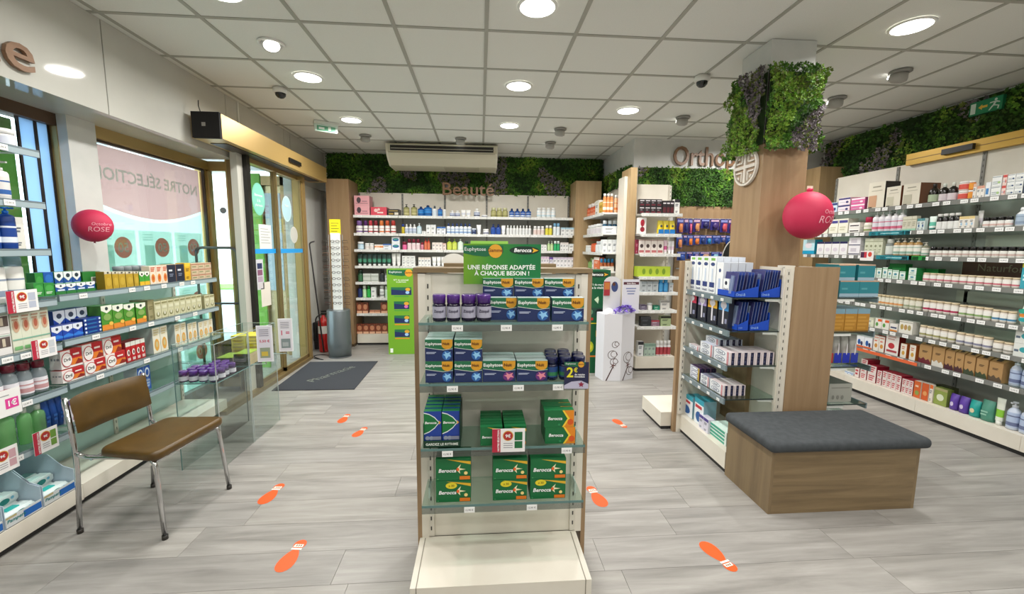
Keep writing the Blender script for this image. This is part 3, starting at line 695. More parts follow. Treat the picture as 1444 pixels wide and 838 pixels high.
# ================================================================== FIXTURES
LAMPM = mat('#fffdf6', 0.4, 0, 6.0)
def downlight(x, y, label, big=True):
    r = 0.105 if big else 0.07
    t = thing('ceiling_downlight', label, 'ceiling light', (x, y, CEIL), 0, 'recessed ceiling downlights')
    MB().lathe([(r+0.016, 0.0), (r+0.014, -0.006), (r, -0.008), (r, 0)], WHITE, 28, cap=False).build('trim_ring', t)
    MB().poly([((r-0.001)*math.cos(-2*PI*k/28), (r-0.001)*math.sin(-2*PI*k/28), -0.0062) for k in range(28)], LAMPM).build('diffuser', t)
    return t
wh = {(-1.46, 2.66): 'glowing round ceiling downlight at top left, cut by the picture edge', (-1.46, 3.87): 'glowing round ceiling downlight over the left display cases', (-1.46, 5.07): 'glowing round ceiling downlight nearest the sliding door',
      (0.34, 2.66): 'glowing round ceiling downlight above the central gondola, nearest', (0.34, 3.89): 'glowing round ceiling downlight, middle of the centre row', (0.34, 5.10): 'glowing round ceiling downlight, farthest of the centre row',
      (1.53, 4.44): 'glowing round ceiling downlight left of the dark dome camera', (2.75, 2.66): 'large glowing ceiling downlight right of the moss column', (3.2, 4.75): 'glowing round ceiling downlight hidden behind the moss column'}
for x, y in DOWNLIGHTS:
    if (x, y) in wh: downlight(x, y, wh[(x, y)])
    else: downlight(x, y, 'glowing round ceiling downlight in row %s, column %s behind the viewer' % (ORD[[-1.0, 0.25, 1.46].index(y)], ORD[[-1.46, 0.35, 1.55, 2.75].index(x)]))
t = thing('gimbal_spotlight', 'small tilted white gimbal spotlight left of the downlights', 'ceiling light', (-1.48, 3.28, CEIL))
MB().lathe([(0.09, 0), (0.088, -0.008), (0.072, -0.01), (0.068, 0)], WHITE, 24, cap=False).build('trim_ring', t)
g = MB().lathe([(0.062, 0.012), (0.064, -0.02), (0.055, -0.022)], '#d8d8d4', 20).build('lamp_head', t); g.rotation_euler = (-0.35, -0.25, 0)
MB().poly([(0.052*math.cos(-2*PI*k/24), 0.052*math.sin(-2*PI*k/24), -0.0225) for k in range(24)], LAMPM).build('lens', g)
SPOTS = [(-1.48, 5.73, 'left of the air conditioner', 2.6), (-0.26, 5.75, 'in front of the air conditioner', 2.2), (0.96, 5.18, 'nearer one of the pair beside the centre row', 0.5), (0.95, 5.84, 'farther one of the pair beside the centre row', 1.2), (3.35, 3.29, 'nearest to the right wall, casting light on the ceiling', -0.4), (3.35, 3.89, 'between the moss column and right wall', 2.4), (2.2, 4.6, 'hidden behind the moss column', 2.0)]
for x, y, s, a in SPOTS:
    t = thing('surface_spotlight', 'grey cylinder spotlight '+s, 'ceiling light', (x, y, CEIL), 0.3, 'surface spotlights')
    MB().lathe([(0.075, 0), (0.075, -0.012), (0.06, -0.02)], '#8d8b86', 20).build('base_plate', t)
    g = MB().lathe([(0.055, -0.012), (0.062, -0.05), (0.06, -0.07), (0.035, -0.085)], '#aaa8a2', 20).build('lamp_head', t); g.rotation_euler = (0.25, 0, 0)
    MB().box(-0.03, 0.03, 0.055, 0.062, -0.06, -0.035, LAMPM).build('lens', g)
for x, y, s in ((-1.82, 4.16, 'white dome camera with black eye above the door header'), (1.84, 3.54, 'white dome camera with black eye beside the moss column')):
    t = thing('dome_camera', s, 'security camera', (x, y, CEIL))
    MB().lathe([(0.062, 0), (0.064, -0.03), (0.05, -0.045)], '#dedcd6', 20).build('housing', t)
    MB().lathe([(0.046, -0.044), (0.042, -0.065), (0.026, -0.082), (0.002, -0.09)], '!#17171a', 18, cap=False).build('dome', t)
def pict(mb, w, h, y, bg, fg):
    """running figure, arrow and door"""
    mb.prect(-w/2+0.004, 0.004, w/2-0.004, h-0.004, bg, y)
    y -= 0.0006
    mb.prect(-w*0.46, h*0.12, -w*0.30, h*0.88, fg, y)
    mb.ppoly([(-w*0.22, h*0.5), (-w*0.1, h*0.3), (-w*0.1, h*0.7)], '#e9c24a', y); mb.prect(-w*0.1, h*0.42, w*0.06, h*0.58, '#e9c24a', y)
    mb.pcirc(w*0.3, h*0.8, h*0.09, h*0.09, fg, y)
    for q in ([(0.2, 0.36), (0.27, 0.36), (0.34, 0.7), (0.27, 0.7)], [(0.12, 0.6), (0.27, 0.62), (0.28, 0.7), (0.13, 0.68)], [(0.3, 0.6), (0.42, 0.52), (0.43, 0.58), (0.32, 0.7)], [(0.10, 0.12), (0.14, 0.1), (0.26, 0.4), (0.2, 0.42)], [(0.25, 0.38), (0.4, 0.28), (0.4, 0.34), (0.27, 0.45)], [(0.36, 0.1), (0.4, 0.1), (0.42, 0.33), (0.38, 0.33)]):
        mb.ppoly([(w*a, h*b) for a, b in q], fg, y)
t = thing('exit_sign', 'green emergency exit sign with running figure, on the right moss frieze', 'sign', (4.52, 3.6, 2.74), -R90)
m = MB().box(-0.125, 0.125, 0, 0.03, 0, 0.12, '#1f7a52'); pict(m, 0.25, 0.12, -0.0006, '#1f8a5a', '#d8e8dc'); m.build('sign_face', t)
t = thing('emergency_light', 'small wedge shaped emergency exit light on the ceiling near door', 'sign', (-1.79, 5.21, CEIL), 0.5)
MB().box(-0.13, 0.13, -0.05, 0.05, -0.03, 0, '#d9ddd6').build('housing', t)
m = MB().prism([(-0.12, -0.11), (0.12, -0.11), (0.13, -0.03), (-0.13, -0.03)], -0.015, 0.015, '#cfe0d6'); m.prect(-0.1, -0.1, 0.1, -0.045, '#5fa583', -0.0156); m.prect(-0.08, -0.085, -0.02, -0.06, '#e6efe8', -0.0162); m.prect(0.02, -0.09, 0.05, -0.05, '#e6efe8', -0.0162)
m.build('light_panel', t)
# air conditioner
t = thing('air_conditioner', 'long cream under-ceiling air conditioner in front of the moss', 'air conditioner', (-0.52, 6.3, CEIL))
CA = mat('#cfc8b2', 0.4)
prof = [(-0.30, -0.02), (-0.33, -0.04), (-0.33, -0.14), (-0.26, -0.21), (-0.12, -0.285), (0.30, -0.285), (0.30, -0.02)]
m = MB(); m.prism(prof[::-1] if False else prof, -0.74, 0.74, CA); o = m.build('casing', t); o.rotation_euler = (0, 0, -R90); o.scale = (-1, 1, 1)
o.data.flip_normals()
for s in (-1, 1):
    m = MB().prism([(a*1.03, b*1.03 if b < -0.05 else b) for a, b in prof], -0.012, 0.012, '#d5cfbc'); e = m.build('end_cheek', t, (s*0.745, 0, 0), -R90); e.scale = (-1, 1, 1); e.data.flip_normals()
BX(-0.70, 0.70, -0.336, -0.28, -0.125, -0.055, '#1e1c1a').build('air_outlet', t)
MB().box(-0.69, 0.69, -0.345, -0.335, -0.1, -0.095, CA).build('louvre', t); MB().box(-0.72, 0.72, -0.332, -0.3, -0.15, -0.144, '#a7a08c').build('groove', t)
BX(0.0, 0.5, -0.12, 0.2, -0.292, -0.285, '#b7b09a').build('intake_grille', t)
# wall lettering
def letters(text, x0, z0, x1, z1, col, origin, rz, label, thick=0.02, name='letter'):
    t = thing('wall_lettering', label, 'lettering', origin, rz)
    V, Fc, bb = text_geo(text, 0.4); k = (z1-z0)/(bb[3]-bb[1]); kx = (x1-x0)/(bb[2]-bb[0])
    # one object per letter: group faces by connected island and by column gaps
    par = list(range(len(V)))
    def find(a):
        while par[a] != a: par[a] = par[par[a]]; a = par[a]
        return a
    for f in Fc:
        for q in f[1:]: par[find(q)] = find(f[0])
    isl = {}
    for i in range(len(V)): isl.setdefault(find(i), []).append(i)
    spans = sorted([(min(V[i][0] for i in q), max(V[i][0] for i in q), r) for r, q in isl.items()])
    groups = []
    for a, b, r in spans:
        if groups and a < groups[-1][1]-0.02: groups[-1][1] = max(b, groups[-1][1]); groups[-1][2].append(r)
        else: groups.append([a, b, [r]])
    M_ = wood('letter_brown', '#7a5a42', '#876549', '#926f53', 'x') if 'letter_brown' not in bpy.data.materials else bpy.data.materials['letter_brown']
    for a, b, rs in groups:
        m = MB(); ids = [i for r in rs for i in isl[r]]; mp = {i: n for n, i in enumerate(ids)}; S_ = set(ids)
        P = [(x0+(V[i][0]-bb[0])*kx, z0+(V[i][1]-bb[1])*k) for i in ids]; n = len(P)
        m.v = [(p, 0, q) for p, q in P]+[(p, thick, q) for p, q in P]; E = {}
        for f in Fc:
            if f[0] in S_:
                g = [mp[i] for i in f]; m.face(g, M_); m.face([i+n for i in g[::-1]], M_)
                for i in range(len(g)): E[(g[i], g[(i+1) % len(g)])] = 1
        for (i, j) in E:
            if (j, i) not in E: m.face((j, i, n+i, n+j), M_)
        m.build(name, t)
    return t
letters('Beauté', -0.58, 2.30, 0.21, 2.49, None, (0, 6.62, 0), 0, 'brown wooden letters spelling Beauté below the far moss wall', 0.03)
letters('Orthop', 2.52, 2.52, 3.36, 2.84, None, (0, 5.465, 0), 0, 'brown wooden letters spelling Orthop, cut off by the column', 0.025)
letters('ne', 2.27, 2.405, 2.575, 2.54, None, (-2.395, 0, 0), R90, 'brown wooden letters ending in ne on the left soffit', 0.02)
# door header
t = thing('door_header', 'champagne gold automatic door header box with black end cap', 'door operator', (-2.15, 3.77, 2.39), R90)
HG = mat('#c8a768', 0.35, 0.45)
BX(0.03, 2.43, 0.0, 0.24, 0, 0.20, HG).build('cover', t); BX(0, 0.03, 0.0, 0.22, -0.004, 0.205, mat('#0f0d0c', 0.85)).build('end_cap', t)
BX(-0.001, 0, 0.11, 0.14, 0.09, 0.12, '#8b8781').build('maker_plate', t); BX(1.25, 1.55, -0.02, 0, 0.055, 0.1, '#15130f').build('motion_sensor', t, label='black motion sensor')
BX(0.2, 2.3, 0.06, 0.2, -0.006, 0, '#3a3028').build('track_slot', t)
MB().tube([(0.015, 0.15, 0.2), (0.01, 0.16, 0.25), (0.03, 0.17, 0.30)], 0.004, BLACK, 6).build('cable', t)
# gold bar on right wall
t = thing('security_grille_housing', 'gold metal housing bar with black sensor above the right shelves', 'door operator', (4.3, 4.06, 2.36), -R90)
BX(0, 2.1, 0, 0.18, 0, 0.11, mat('#c7a048', 0.4, 0.35)).build('cover', t); BX(0, 2.1, -0.002, 0, 0.05, 0.056, '#8a6d30').build('groove', t); BX(0.35, 0.60, -0.03, 0, 0.03, 0.08, '#141210').build('motion_sensor', t, label='black motion sensor')

# ---- wooden pilasters
t = thing('oak_pilaster', 'tall oak clad pilaster left of the beauty shelves', 'pilaster', (-2.05, 6.35, 0)); BX(-0.17, 0.15, 0, 0.5, 0.04, 2.47, OAK).build('cladding', t); BX(-0.17, 0.15, 0.01, 0.5, 0, 0.04, '#5a4632').build('skirting', t)
t = thing('oak_pilaster', 'tall pale oak pilaster right of the beauty shelves', 'pilaster', (1.62, 6.4, 0)); BX(-0.175, 0.22, 0, 0.45, 0.04, 2.52, OAK_LIGHT).build('cladding', t); BX(-0.175, 0.22, 0.01, 0.45, 0, 0.04, '#5a4632').build('skirting', t)
t = thing('oak_pilaster', 'oak pilaster in the far right corner behind the pink balloon', 'pilaster', (4.38, 5.1, 0)); BX(-0.12, 0.20, 0, 0.38, 0.04, 2.55, OAK_LIGHT).build('cladding', t); BX(-0.12, 0.20, 0.01, 0.38, 0, 0.04, '#5a4632').build('skirting', t)
t = thing('oak_end_panel', 'narrow oak end panel between the side shelves and Orthop shelves', 'panel', (1.83, 5.02, 0)); BX(-0.035, 0.045, 0, 0.32, 0.0, 2.47, OAK_LIGHT).build('board', t); BX(-0.075, -0.037, 0.1, 0.32, 0.0, 2.38, CREAM).build('white_side_board', t, label='cream board'); BX(0.047, 0.065, 0.14, 0.32, 0, 2.36, CREAM).build('white_post', t)
t = thing('oak_hook_wall', 'oak wall panel behind the hanging blister packs', 'panel', (2.6, 5.46, 0)); BX(0, 1.5, 0, 0.035, 0.02, 2.07, OAK).build('board', t)
for zz in (1.91, 1.69, 1.47, 1.25): BX(0.02, 0.84, -0.012, 0, zz-0.012, zz+0.002, '#b9bcbf').build('hook_rail', t)

# ---- column
t = thing('column', 'square column clad in oak below and moss above', 'column', (1.98, 2.89, 0))
BX(0.003, 0.327, 0.003, 0.327, 1.2, CEIL, WALLW).build('core', t)
BX(0, 0.33, 0, 0.012, 0.0, 2.25, OAK).build('oak_front', t); BX(-0.0, 0.012, 0.012, 0.33, 0.0, 2.25, OAK).build('oak_side', t); BX(0.318, 0.33, 0.012, 0.33, 0.0, 2.25, OAK).build('oak_side', t); BX(0.012, 0.318, 0.318, 0.33, 0.0, 2.25, OAK).build('oak_back', t)
MB().box(-0.004, 0.002, -0.004, 0.002, 2.24, 2.76, mat('#2b2c26', 0.7)).build('moss_corner_strip', t)
for n_, (loc, rz, sd, gr) in enumerate(((( -0.005, 0.34, 2.22), -R90, 51, 0.1), ((0, -0.005, 2.22), 0, 52, 0.06), ((0.335, 0.0, 2.22), R90, 53, 0.0), ((0.33, 0.335, 2.22), PI, 54, 0.0))):
    m = MB(); moss(m, 0.335, 0.52, seed=sd, dens=0.0125, lump=0.05, over=0.026, lime=0.26, grey=gr-0.04, ls=0.66); m.build('moss', t, loc, rz, kind='stuff'); BX(0.004, 0.331, -0.003, 0.0, 0.02, 0.50, BACKM).build('moss_board', t, loc, rz)
e = MB(); R_ = 0.135
for k in range(28):   # ring of the round emblem
    a, b = 2*PI*k/28, 2*PI*(k+1)/28
    e.prism([(R_*math.cos(a), R_*math.sin(a)), (R_*math.cos(b), R_*math.sin(b)), (R_*0.9*math.cos(b), R_*0.9*math.sin(b)), (R_*0.9*math.cos(a), R_*0.9*math.sin(a))][::1], -0.02, 0, '#ddd6cb')
e.box(-R_*0.86, R_*0.86, -0.02, 0, -0.011, 0.011, '#ddd6cb').box(-0.011, 0.011, -0.021, 0, -R_*0.86, R_*0.86, '#ddd6cb')
for sx_ in (-1, 1):
    for sz_ in (-1, 1):
        for q in (0.26, 0.50):
            q0, q1 = q*R_, math.sqrt(max(0.01, 0.80**2-q*q))*R_
            e.box(*sorted((sx_*q0, sx_*q1)), -0.018, 0, *sorted((sz_*(q0-0.005), sz_*(q0+0.005))), '#ddd6cb'); e.box(*sorted((sx_*(q0-0.005), sx_*(q0+0.005))), -0.019, 0, *sorted((sz_*q0, sz_*q1)), '#ddd6cb')
em = thing('column_emblem', 'round cream emblem with a cross of bars on the oak column', 'emblem', (1.975, 3.06, 2.11), -R90)
e.build('emblem_disc', em)
MB().lathe([(R_*0.86, 0), (R_*0.86, 0.004)], '#b59a80', 28).build('back_disc', em).rotation_euler = (R90, 0, 0)

# ---- balloons
def balloon(loc, rz, label, flip=0, sc=1.0):
    t = thing('balloon', label, 'balloon', loc, rz); t.scale = (sc, sc, sc*1.05)
    m = MB().ball((0, 0, 0), 0.152, 0.13, 0.15, mat('#c4284f', 0.62), 28, 18)
    m.build('skin', t)
    # lettering wrapped on the balloon surface
    l = MB()
    for txt, x0, z0, x1, z1 in (('Octobre', 0.01, 0.0, 0.14, 0.03), ('ROSE', -0.02, -0.055, 0.125, -0.012)):
        mm = MB(); mm.ptext(txt, x0, z0, x1, z1, '#f0a9b8', 0, 0, ital=0.15); o = len(l.v)
        for X, Y, Z_ in mm.v:
            X = min(X, 0.142); q = max(0.0, 1-(X/0.1535)**2-(Z_/0.1515)**2); l.v.append((X, -0.1318*math.sqrt(q)-0.0005, Z_))
        for fc in mm.f: l.face([o+i for i in fc], '#f0a9b8')
    l.build('lettering', t, label='pale pink lettering')
    MB().lathe([(0.012, 0), (0.02, 0.012), (0.017, 0.022)], '#d8305c', 12).build('neck', t, (0, 0, 0.147)) if not flip else MB().lathe([(0.004, 0), (0.012, -0.012)], '#a02044', 10).build('neck', t, (0, 0, -0.148))
    if not flip: BX(-0.02, 0.02, -0.002, 0.002, 0.165, 0.185, '#f0e0cc').build('tape', t)
    return t
balloon((2.20, 2.71, 1.735), 0.0, 'pink balloon printed Octobre Rose taped to the oak column')
balloon((-2.57, 3.02, 1.625), 0.55, 'pink balloon printed Octobre Rose on the white window pillar', 1, 0.68)

# ---- bench
t = thing('upholstered_bench', 'oak box bench with charcoal felt cushion at the gondola end', 'bench', (1.635, 2.115, 0))
BX(0.02, 0.88, 0.018, 0.415, 0, 0.012, '#6b5436').build('base_board', t)
BX(0.018, 0.882, 0, 0.018, 0.0, 0.375, OAK_X).build('front_panel', t); BX(0, 0.018, 0, 0.425, 0.0, 0.375, OAK_Y).build('side_panel', t); BX(0.882, 0.90, 0, 0.425, 0.0, 0.375, OAK_Y).build('side_panel', t); BX(0.018, 0.882, 0.407, 0.425, 0, 0.375, OAK_X).build('back_panel', t)
c = MB().box(-0.03, 0.94, -0.035, 0.43, 0.376, 0.44, FELT).build('cushion', t); bev(c, 0.028, 4); c.data.polygons.foreach_set('use_smooth', [True]*6)

# ---- visitor chair
t = thing('visitor_chair', 'brown vinyl visitor chair with chromed tube frame by left shelves', 'chair', (-1.83, 2.375, 0), R90-0.13)
# local x = width (world Y), local -y faces into the room (world +X)
hw = 0.212
def arc3(pts, r=0.03, n=5):
    P = [Vector(p) for p in pts]; out = [P[0]]
    for i in range(1, len(P)-1):
        a, b, c_ = P[i-1], P[i], P[i+1]; d1_, d2_ = (a-b).normalized(), (c_-b).normalized(); rr_ = min(r, (a-b).length/2, (c_-b).length/2)
        s_, e_ = b+d1_*rr_, b+d2_*rr_
        for k in range(n+1): q = k/n; out.append(s_*(1-q)**2+b*2*q*(1-q)+e_*q*q)
    out.append(P[-1]); return out
for s in (-1, 1):
    MB().tube(arc3([(s*hw, 0.235, 0.013), (s*hw, 0.205, 0.42), (s*hw, 0.235, 0.73)], 0.12), 0.0115, CHROME, 10).build('rear_leg', t)
    MB().tube(arc3([(s*hw, 0.21, 0.44), (s*(hw-0.01), 0.17, 0.415), (s*(hw-0.015), -0.17, 0.425), (s*(hw-0.0), -0.215, 0.40), (s*(hw+0.015), -0.245, 0.013)], 0.05), 0.0115, CHROME, 10).build('front_leg', t)
    for yy, xx in ((0.235, s*hw), (-0.245, s*(hw+0.015))): MB().lathe([(0.014, 0), (0.014, 0.022)], '#2a2622', 12).build('foot_cap', t, (xx, yy, 0))
MB().tube([(-hw, -0.19, 0.395), (hw, -0.19, 0.395)], 0.008, CHROME, 8).build('cross_bar', t); MB().tube([(-hw, 0.13, 0.41), (hw, 0.13, 0.41)], 0.008, CHROME, 8).build('cross_bar', t)
out_ = []
for cx_, cy_, a0_ in ((0.19, -0.20, -90), (0.165, 0.05, 0), (-0.165, 0.05, 90), (-0.19, -0.20, 180)):
    for q in range(7): an_ = math.radians(a0_+q*15); out_.append((cx_+0.048*math.cos(an_), cy_+0.048*math.sin(an_)))
st = MB().plate(out_, 0.418, 0.468, LEATHER).build('seat', t); bev(st, 0.02, 4); st.data.polygons.foreach_set('use_smooth', [True]*len(st.data.polygons))
bk = MB(); nb = 12
for side in (0, 1):
    o = len(bk.v)
    for j in range(7):
        for i in range(nb+1):
            a, b = -1+2*i/nb, -1+2*j/6; e_ = max(abs(a), abs(b)); th = 0.017*max(0, 1-e_**8)**0.5
            z = 0.632+b*0.10; yv = 0.205+0.03*(1-a*a)+(z-0.65)*0.12
            bk.v.append((a*0.208, yv+(th if side else -th), z-0.012*(abs(a)**6)*(1 if b > 0 else -1)))
    for j in range(6):
        for i in range(nb):
            q = [o+j*(nb+1)+i, o+j*(nb+1)+i+1, o+(j+1)*(nb+1)+i+1, o+(j+1)*(nb+1)+i]; bk.face(q if not side else q[::-1], LEATHER, True)
bk.build('backrest', t)

# ---- floor mat, footprints
t = thing('entrance_mat', 'charcoal entrance mat with faint lettering inside the sliding door', 'mat', (-1.75, 4.93, 0))
MATM = speckled('mat_pile', '#2c2e33', '#3a3c42', 120, 1.0, 0.4)
m = MB().plate([(-0.42, -0.54), (0.42, -0.54), (0.40, 0.56), (-0.46, 0.56)], 0.0005, 0.008, MATM).build('pile', t)
m = MB(); m.ptext('Pharmacie', -0.3, -0.08, 0.35, 0.1, '#6f7468', 0, 0); m.build('lettering', t, (0, 0, 0.0088), 0).rotation_euler = (-R90, 0, 1.1)
FEET = [((-1.26, 2.59), (-1.28, 2.40), 'orange footprint sticker left of centre gondola, nearer the chair'), ((-0.91, 2.05), (-0.93, 1.86), 'nearest orange footprint sticker at left of the central gondola'), ((0.69, 2.44), (0.72, 2.25), 'orange footprint sticker just right of the central gondola'), ((1.19, 1.73), (1.14, 1.91), 'orange footprint sticker in the right foreground before the bench'),
        ((-1.19, 3.71), (-1.20, 3.54), 'farthest orange footprint sticker on the left, toward the mat'), ((-0.96, 3.42), (-1.00, 3.26), 'orange footprint sticker, second farthest on the left'), ((1.22, 3.31), (1.18, 3.47), 'farthest orange footprint sticker, right of the central gondola')]
for (hx, hy), (tx, ty), lb in FEET:
    L_ = math.hypot(tx-hx, ty-hy); an = math.atan2(ty-hy, tx-hx); k = L_*1.12
    t = thing('footprint_sticker', lb, 'floor sticker', ((hx+tx)/2, (hy+ty)/2, 0.0012), an-PI/2, 'orange footprint stickers')
    sole = [(0.5*0.42*math.cos(a)*(0.42 if math.sin(a) > 0 else 0.42)*1.9, 0.14+0.36*math.sin(a)) for a in [2*PI*i/20 for i in range(20)]]
    sole = [(x*(0.85+0.6*max(0, (y+0.22)/0.72)), y) for x, y in sole]
    m = MB().poly([(x*k, y*k, 0) for x, y in sole], '#e5591f')
    m.poly([(x*k*0.72, (-0.36+0.16*math.sin(a))*k, 0) for x, a in [(0.2*math.cos(2*PI*i/16), 2*PI*i/16) for i in range(16)]], '#e5591f'); m.build('sole', t)
    m = MB().poly([(-0.12*k, -0.235*k, 0.0008), (0.12*k, -0.235*k, 0.0008), (0.125*k, -0.18*k, 0.0008), (-0.125*k, -0.18*k, 0.0008)], '#f0e8da')
    m.poly([(-0.1*k, -0.36*k, 0.0008), (0.1*k, -0.36*k, 0.0008), (0.11*k, -0.265*k, 0.0008), (-0.11*k, -0.265*k, 0.0008)], '#f0e8da')
    for q in range(3): m.poly([(-0.07*k+q*0.05*k, -0.34*k, 0.0013), (-0.04*k+q*0.05*k, -0.34*k, 0.0013), (-0.04*k+q*0.05*k, -0.29*k, 0.0013), (-0.07*k+q*0.05*k, -0.29*k, 0.0013)], '#7a4a30')
    m.build('white_band', t)

# ---- glasses rack
t = thing('glasses_rack', 'grey drum rack of reading glasses with yellow header card', 'display stand', (-1.93, 5.8, 0))
MB().lathe([(0.15, 0.0), (0.15, 0.012), (0.14, 0.014)], '#55585a', 28).build('foot_ring', t)
MB().lathe([(0.145, 0.014), (0.155, 0.2), (0.15, 0.64), (0.145, 0.65)], mat('#6c7477', 0.3, 0.4), 28).build('drum', t)
BX(-0.062, 0.062, -0.012, 0.012, 0.65, 1.68, WHITE).build('pegboard', t)
m = MB(); m.box(-0.07, 0.07, -0.006, 0.006, 1.66, 1.86, '#f1df1c')
for q in range(4): m.prect(-0.05, 1.70+q*0.035, 0.03+0.02*(q % 2), 1.707+q*0.035, '#6b6420', -0.0066)
m.build('header_card', t, label='yellow header card')
for k in range(11):
    z = 0.74+k*0.083
    g = MB(); 
    for s in (-1, 1):
        g.tube([(s*0.032+0.022*math.cos(a), -0.03, z+0.014*math.sin(a)) for a in [2*PI*q/12 for q in range(13)]], 0.0032, '#26221f', 5)
        g.tube([(s*0.055, -0.03, z+0.006), (s*0.057, 0.0, z+0.004)], 0.0026, '#26221f', 5)
    g.tube([(-0.01, -0.03, z+0.004), (0.01, -0.03, z+0.004)], 0.0026, '#26221f', 5)
    tt = link('reading_glasses', None, None, (-1.93, 5.8, 0), 0, 'dark framed reading glasses, %s from bottom in rack front column' % ORD[k], 'glasses', 'reading glasses on the rack'); g.build('frame', tt)
    for s in (-1, 1):
        tt = link('reading_glasses', None, None, (-1.93, 5.8, 0), 0, 'wire reading glasses, %s from bottom, %s side of rack' % (ORD[k], ('left', 'right')[s > 0]), 'glasses', 'reading glasses on the rack')
        g2_ = MB().tube([(s*0.09, -0.02, z+0.012), (s*0.16, -0.03, z+0.012), (s*0.17, -0.03, z-0.02), (s*0.1, -0.02, z-0.02), (s*0.09, -0.02, z+0.012)], 0.003, ('#5c2a1c', '#3c3632', '#7a5238')[k % 3], 5)
        g2_.build('frame', tt)
for s in (-1, 1): MB().tube([(s*0.09, 0, 0.66), (s*0.09, 0, 1.66)], 0.004, '#8d8f90', 6).build('side_rail', t)
# extinguisher, black box, broom handle, cable
t = thing('fire_extinguisher', 'red fire extinguisher with white label on the floor behind the rack', 'fire extinguisher', (-2.235, 6.08, 0))
MB().lathe([(0.07, 0.0), (0.075, 0.03), (0.075, 0.42), (0.06, 0.47), (0.025, 0.5), (0.022, 0.53)], '!#b3201e', 20).build('cylinder', t)
MB().lathe([(0.0765, 0.27), (0.0765, 0.38)], '#e2ddd6', 20, cap=False).build('label_band', t)
MB().box(-0.03, 0.05, -0.012, 0.012, 0.53, 0.56, BLACK).box(-0.03, 0.07, -0.01, 0.01, 0.575, 0.59, BLACK).build('valve_lever', t)
MB().tube(arc3([(-0.02, 0, 0.545), (-0.1, -0.02, 0.5), (-0.1, -0.04, 0.2)], 0.06), 0.009, BLACK, 8).build('hose', t)
t = thing('storage_box', 'low black box on the floor behind the glasses rack', 'box', (-2.365, 6.3, 0)); bev(BX(-0.07, 0.07, -0.1, 0.1, 0.12, 0.4, '#17151a').build('body', t), 0.01); BX(-0.06, 0.06, -0.09, 0.09, 0, 0.12, '#201d20').build('stand', t)
t = thing('walking_stick', 'thin dark folded pole leaning in the corner by the door', 'pole', (-2.33, 6.0, 0))
MB().tube(arc3([(0.12, -0.03, 0.02), (-0.02, 0.0, 1.55), (0.05, 0.0, 1.57)], 0.04), 0.01, '#3d3b3d', 8).build('shaft', t)
t = thing('power_cable', 'loose black cable on the floor near the fire extinguisher', 'cable', (-2.28, 5.85, 0))
MB().tube([(0.1+0.1*math.cos(a*1.3), -0.06+0.1*math.sin(a)-0.02*a, 0.006) for a in [q*0.5 for q in range(14)]], 0.005, BLACK, 6).build('cord', t)
# guard rail outside
t = thing('guard_rail', 'grey tubular guard rail with rounded corners behind the narrow window', 'rail', (-2.6, 4.40, 0))
MB().tube(arc3([(-0.22, 0, 0), (-0.22, 0, 1.48), (0.17, 0, 1.48), (0.17, 0, 0)], 0.07), 0.014, mat('#6b6c6a', 0.35, 0.5), 10).build('hoop', t)
MB().tube([(-0.22, 0, 0.92), (0.17, 0, 0.92)], 0.011, mat('#55565a', 0.35, 0.5), 8).build('cross_rail', t)

# ---- acrylic display cases with jars and boxes
CW = mat('#a9bdb9', 0.1)
def case(x0, x1, y0, y1, zt, zs, label):
    t = thing('acrylic_display_case', label, 'display case', (x0, y0, 0)); W_, D_ = x1-x0, y1-y0
    e_ = 0.004
    BX(0, e_, 0, D_, 0, zt, GLASS).build('side_pane', t); BX(W_-e_, W_, 0, D_, 0, zt, GLASS).build('side_pane', t); BX(e_, W_-e_, 0, e_, 0, zt, GLASS).build('front_pane', t); BX(e_, W_-e_, D_-e_, D_, 0, zt, GLASS).build('back_pane', t)
    BX(e_, W_-e_, e_, D_-e_, zs-0.006, zs, SHELFGLASS).build('shelf', t)
    fr = MB()
    for a in (0, W_):
        for b in (0, D_): fr.box(a-0.0022, a+0.0022, b-0.0022, b+0.0022, 0, zt, EDGE if a == 0 else mat('#c5cfcd', 0.1, 0.5))
    for a in (0, W_): fr.box(a-0.002, a+0.002, 0, D_, zt-0.003, zt, CW); fr.box(a-0.002, a+0.002, 0, D_, zs-0.006, zs, EDGE)
    for b in (0, D_): fr.box(0, W_, b-0.002, b+0.002, zt-0.003, zt, CW); fr.box(0, W_, b-0.002, b+0.002, zs-0.006, zs, EDGE)
    fr.build('polished_edges', t); return t
case(-1.995, -1.735, 2.81, 3.20, 0.86, 0.60, 'clear acrylic display case holding purple lidded jars, nearest')
case(-1.995, -1.735, 3.215, 3.62, 0.86, 0.60, 'clear acrylic display case holding green and yellow boxes, farther')
k = 0
for r_ in range(5):
    for c_ in range(4):
        if (r_, c_) in ((4, 0), (4, 3), (3, 0)): continue
        put('jar', 0.052, 0.052, 0.075, (-1.965+c_*0.063+0.012*(r_ % 2), 2.85+r_*0.062, 0.601), 0.2*c_, 'purple lidded supplement jar, %s from left, %s row back in acrylic case' % (ORD[c_], ORD[r_]), 'jar', 'purple lidded jars in the acrylic case', name='supplement_jar', body='!#3a2350', lid='!#5a2d8a', label='#d9d6e2', lh=0.36)
GYB = dict(body='#3c7a36', side='#d9c39a', top='#a9c94a', dec=[('r', 0.05, 0.2, 0.95, 0.8, '#2c6a30'), ('l', 1, 0.1, 0.4, 0.8, 0.6, '#d6e6c4')])
YYB = dict(body='#d9c42c', side='#cdbd6a', top='#e8d82e', dec=[('l', 2, 0.1, 0.2, 0.9, 0.8, '#8f7a1c')])
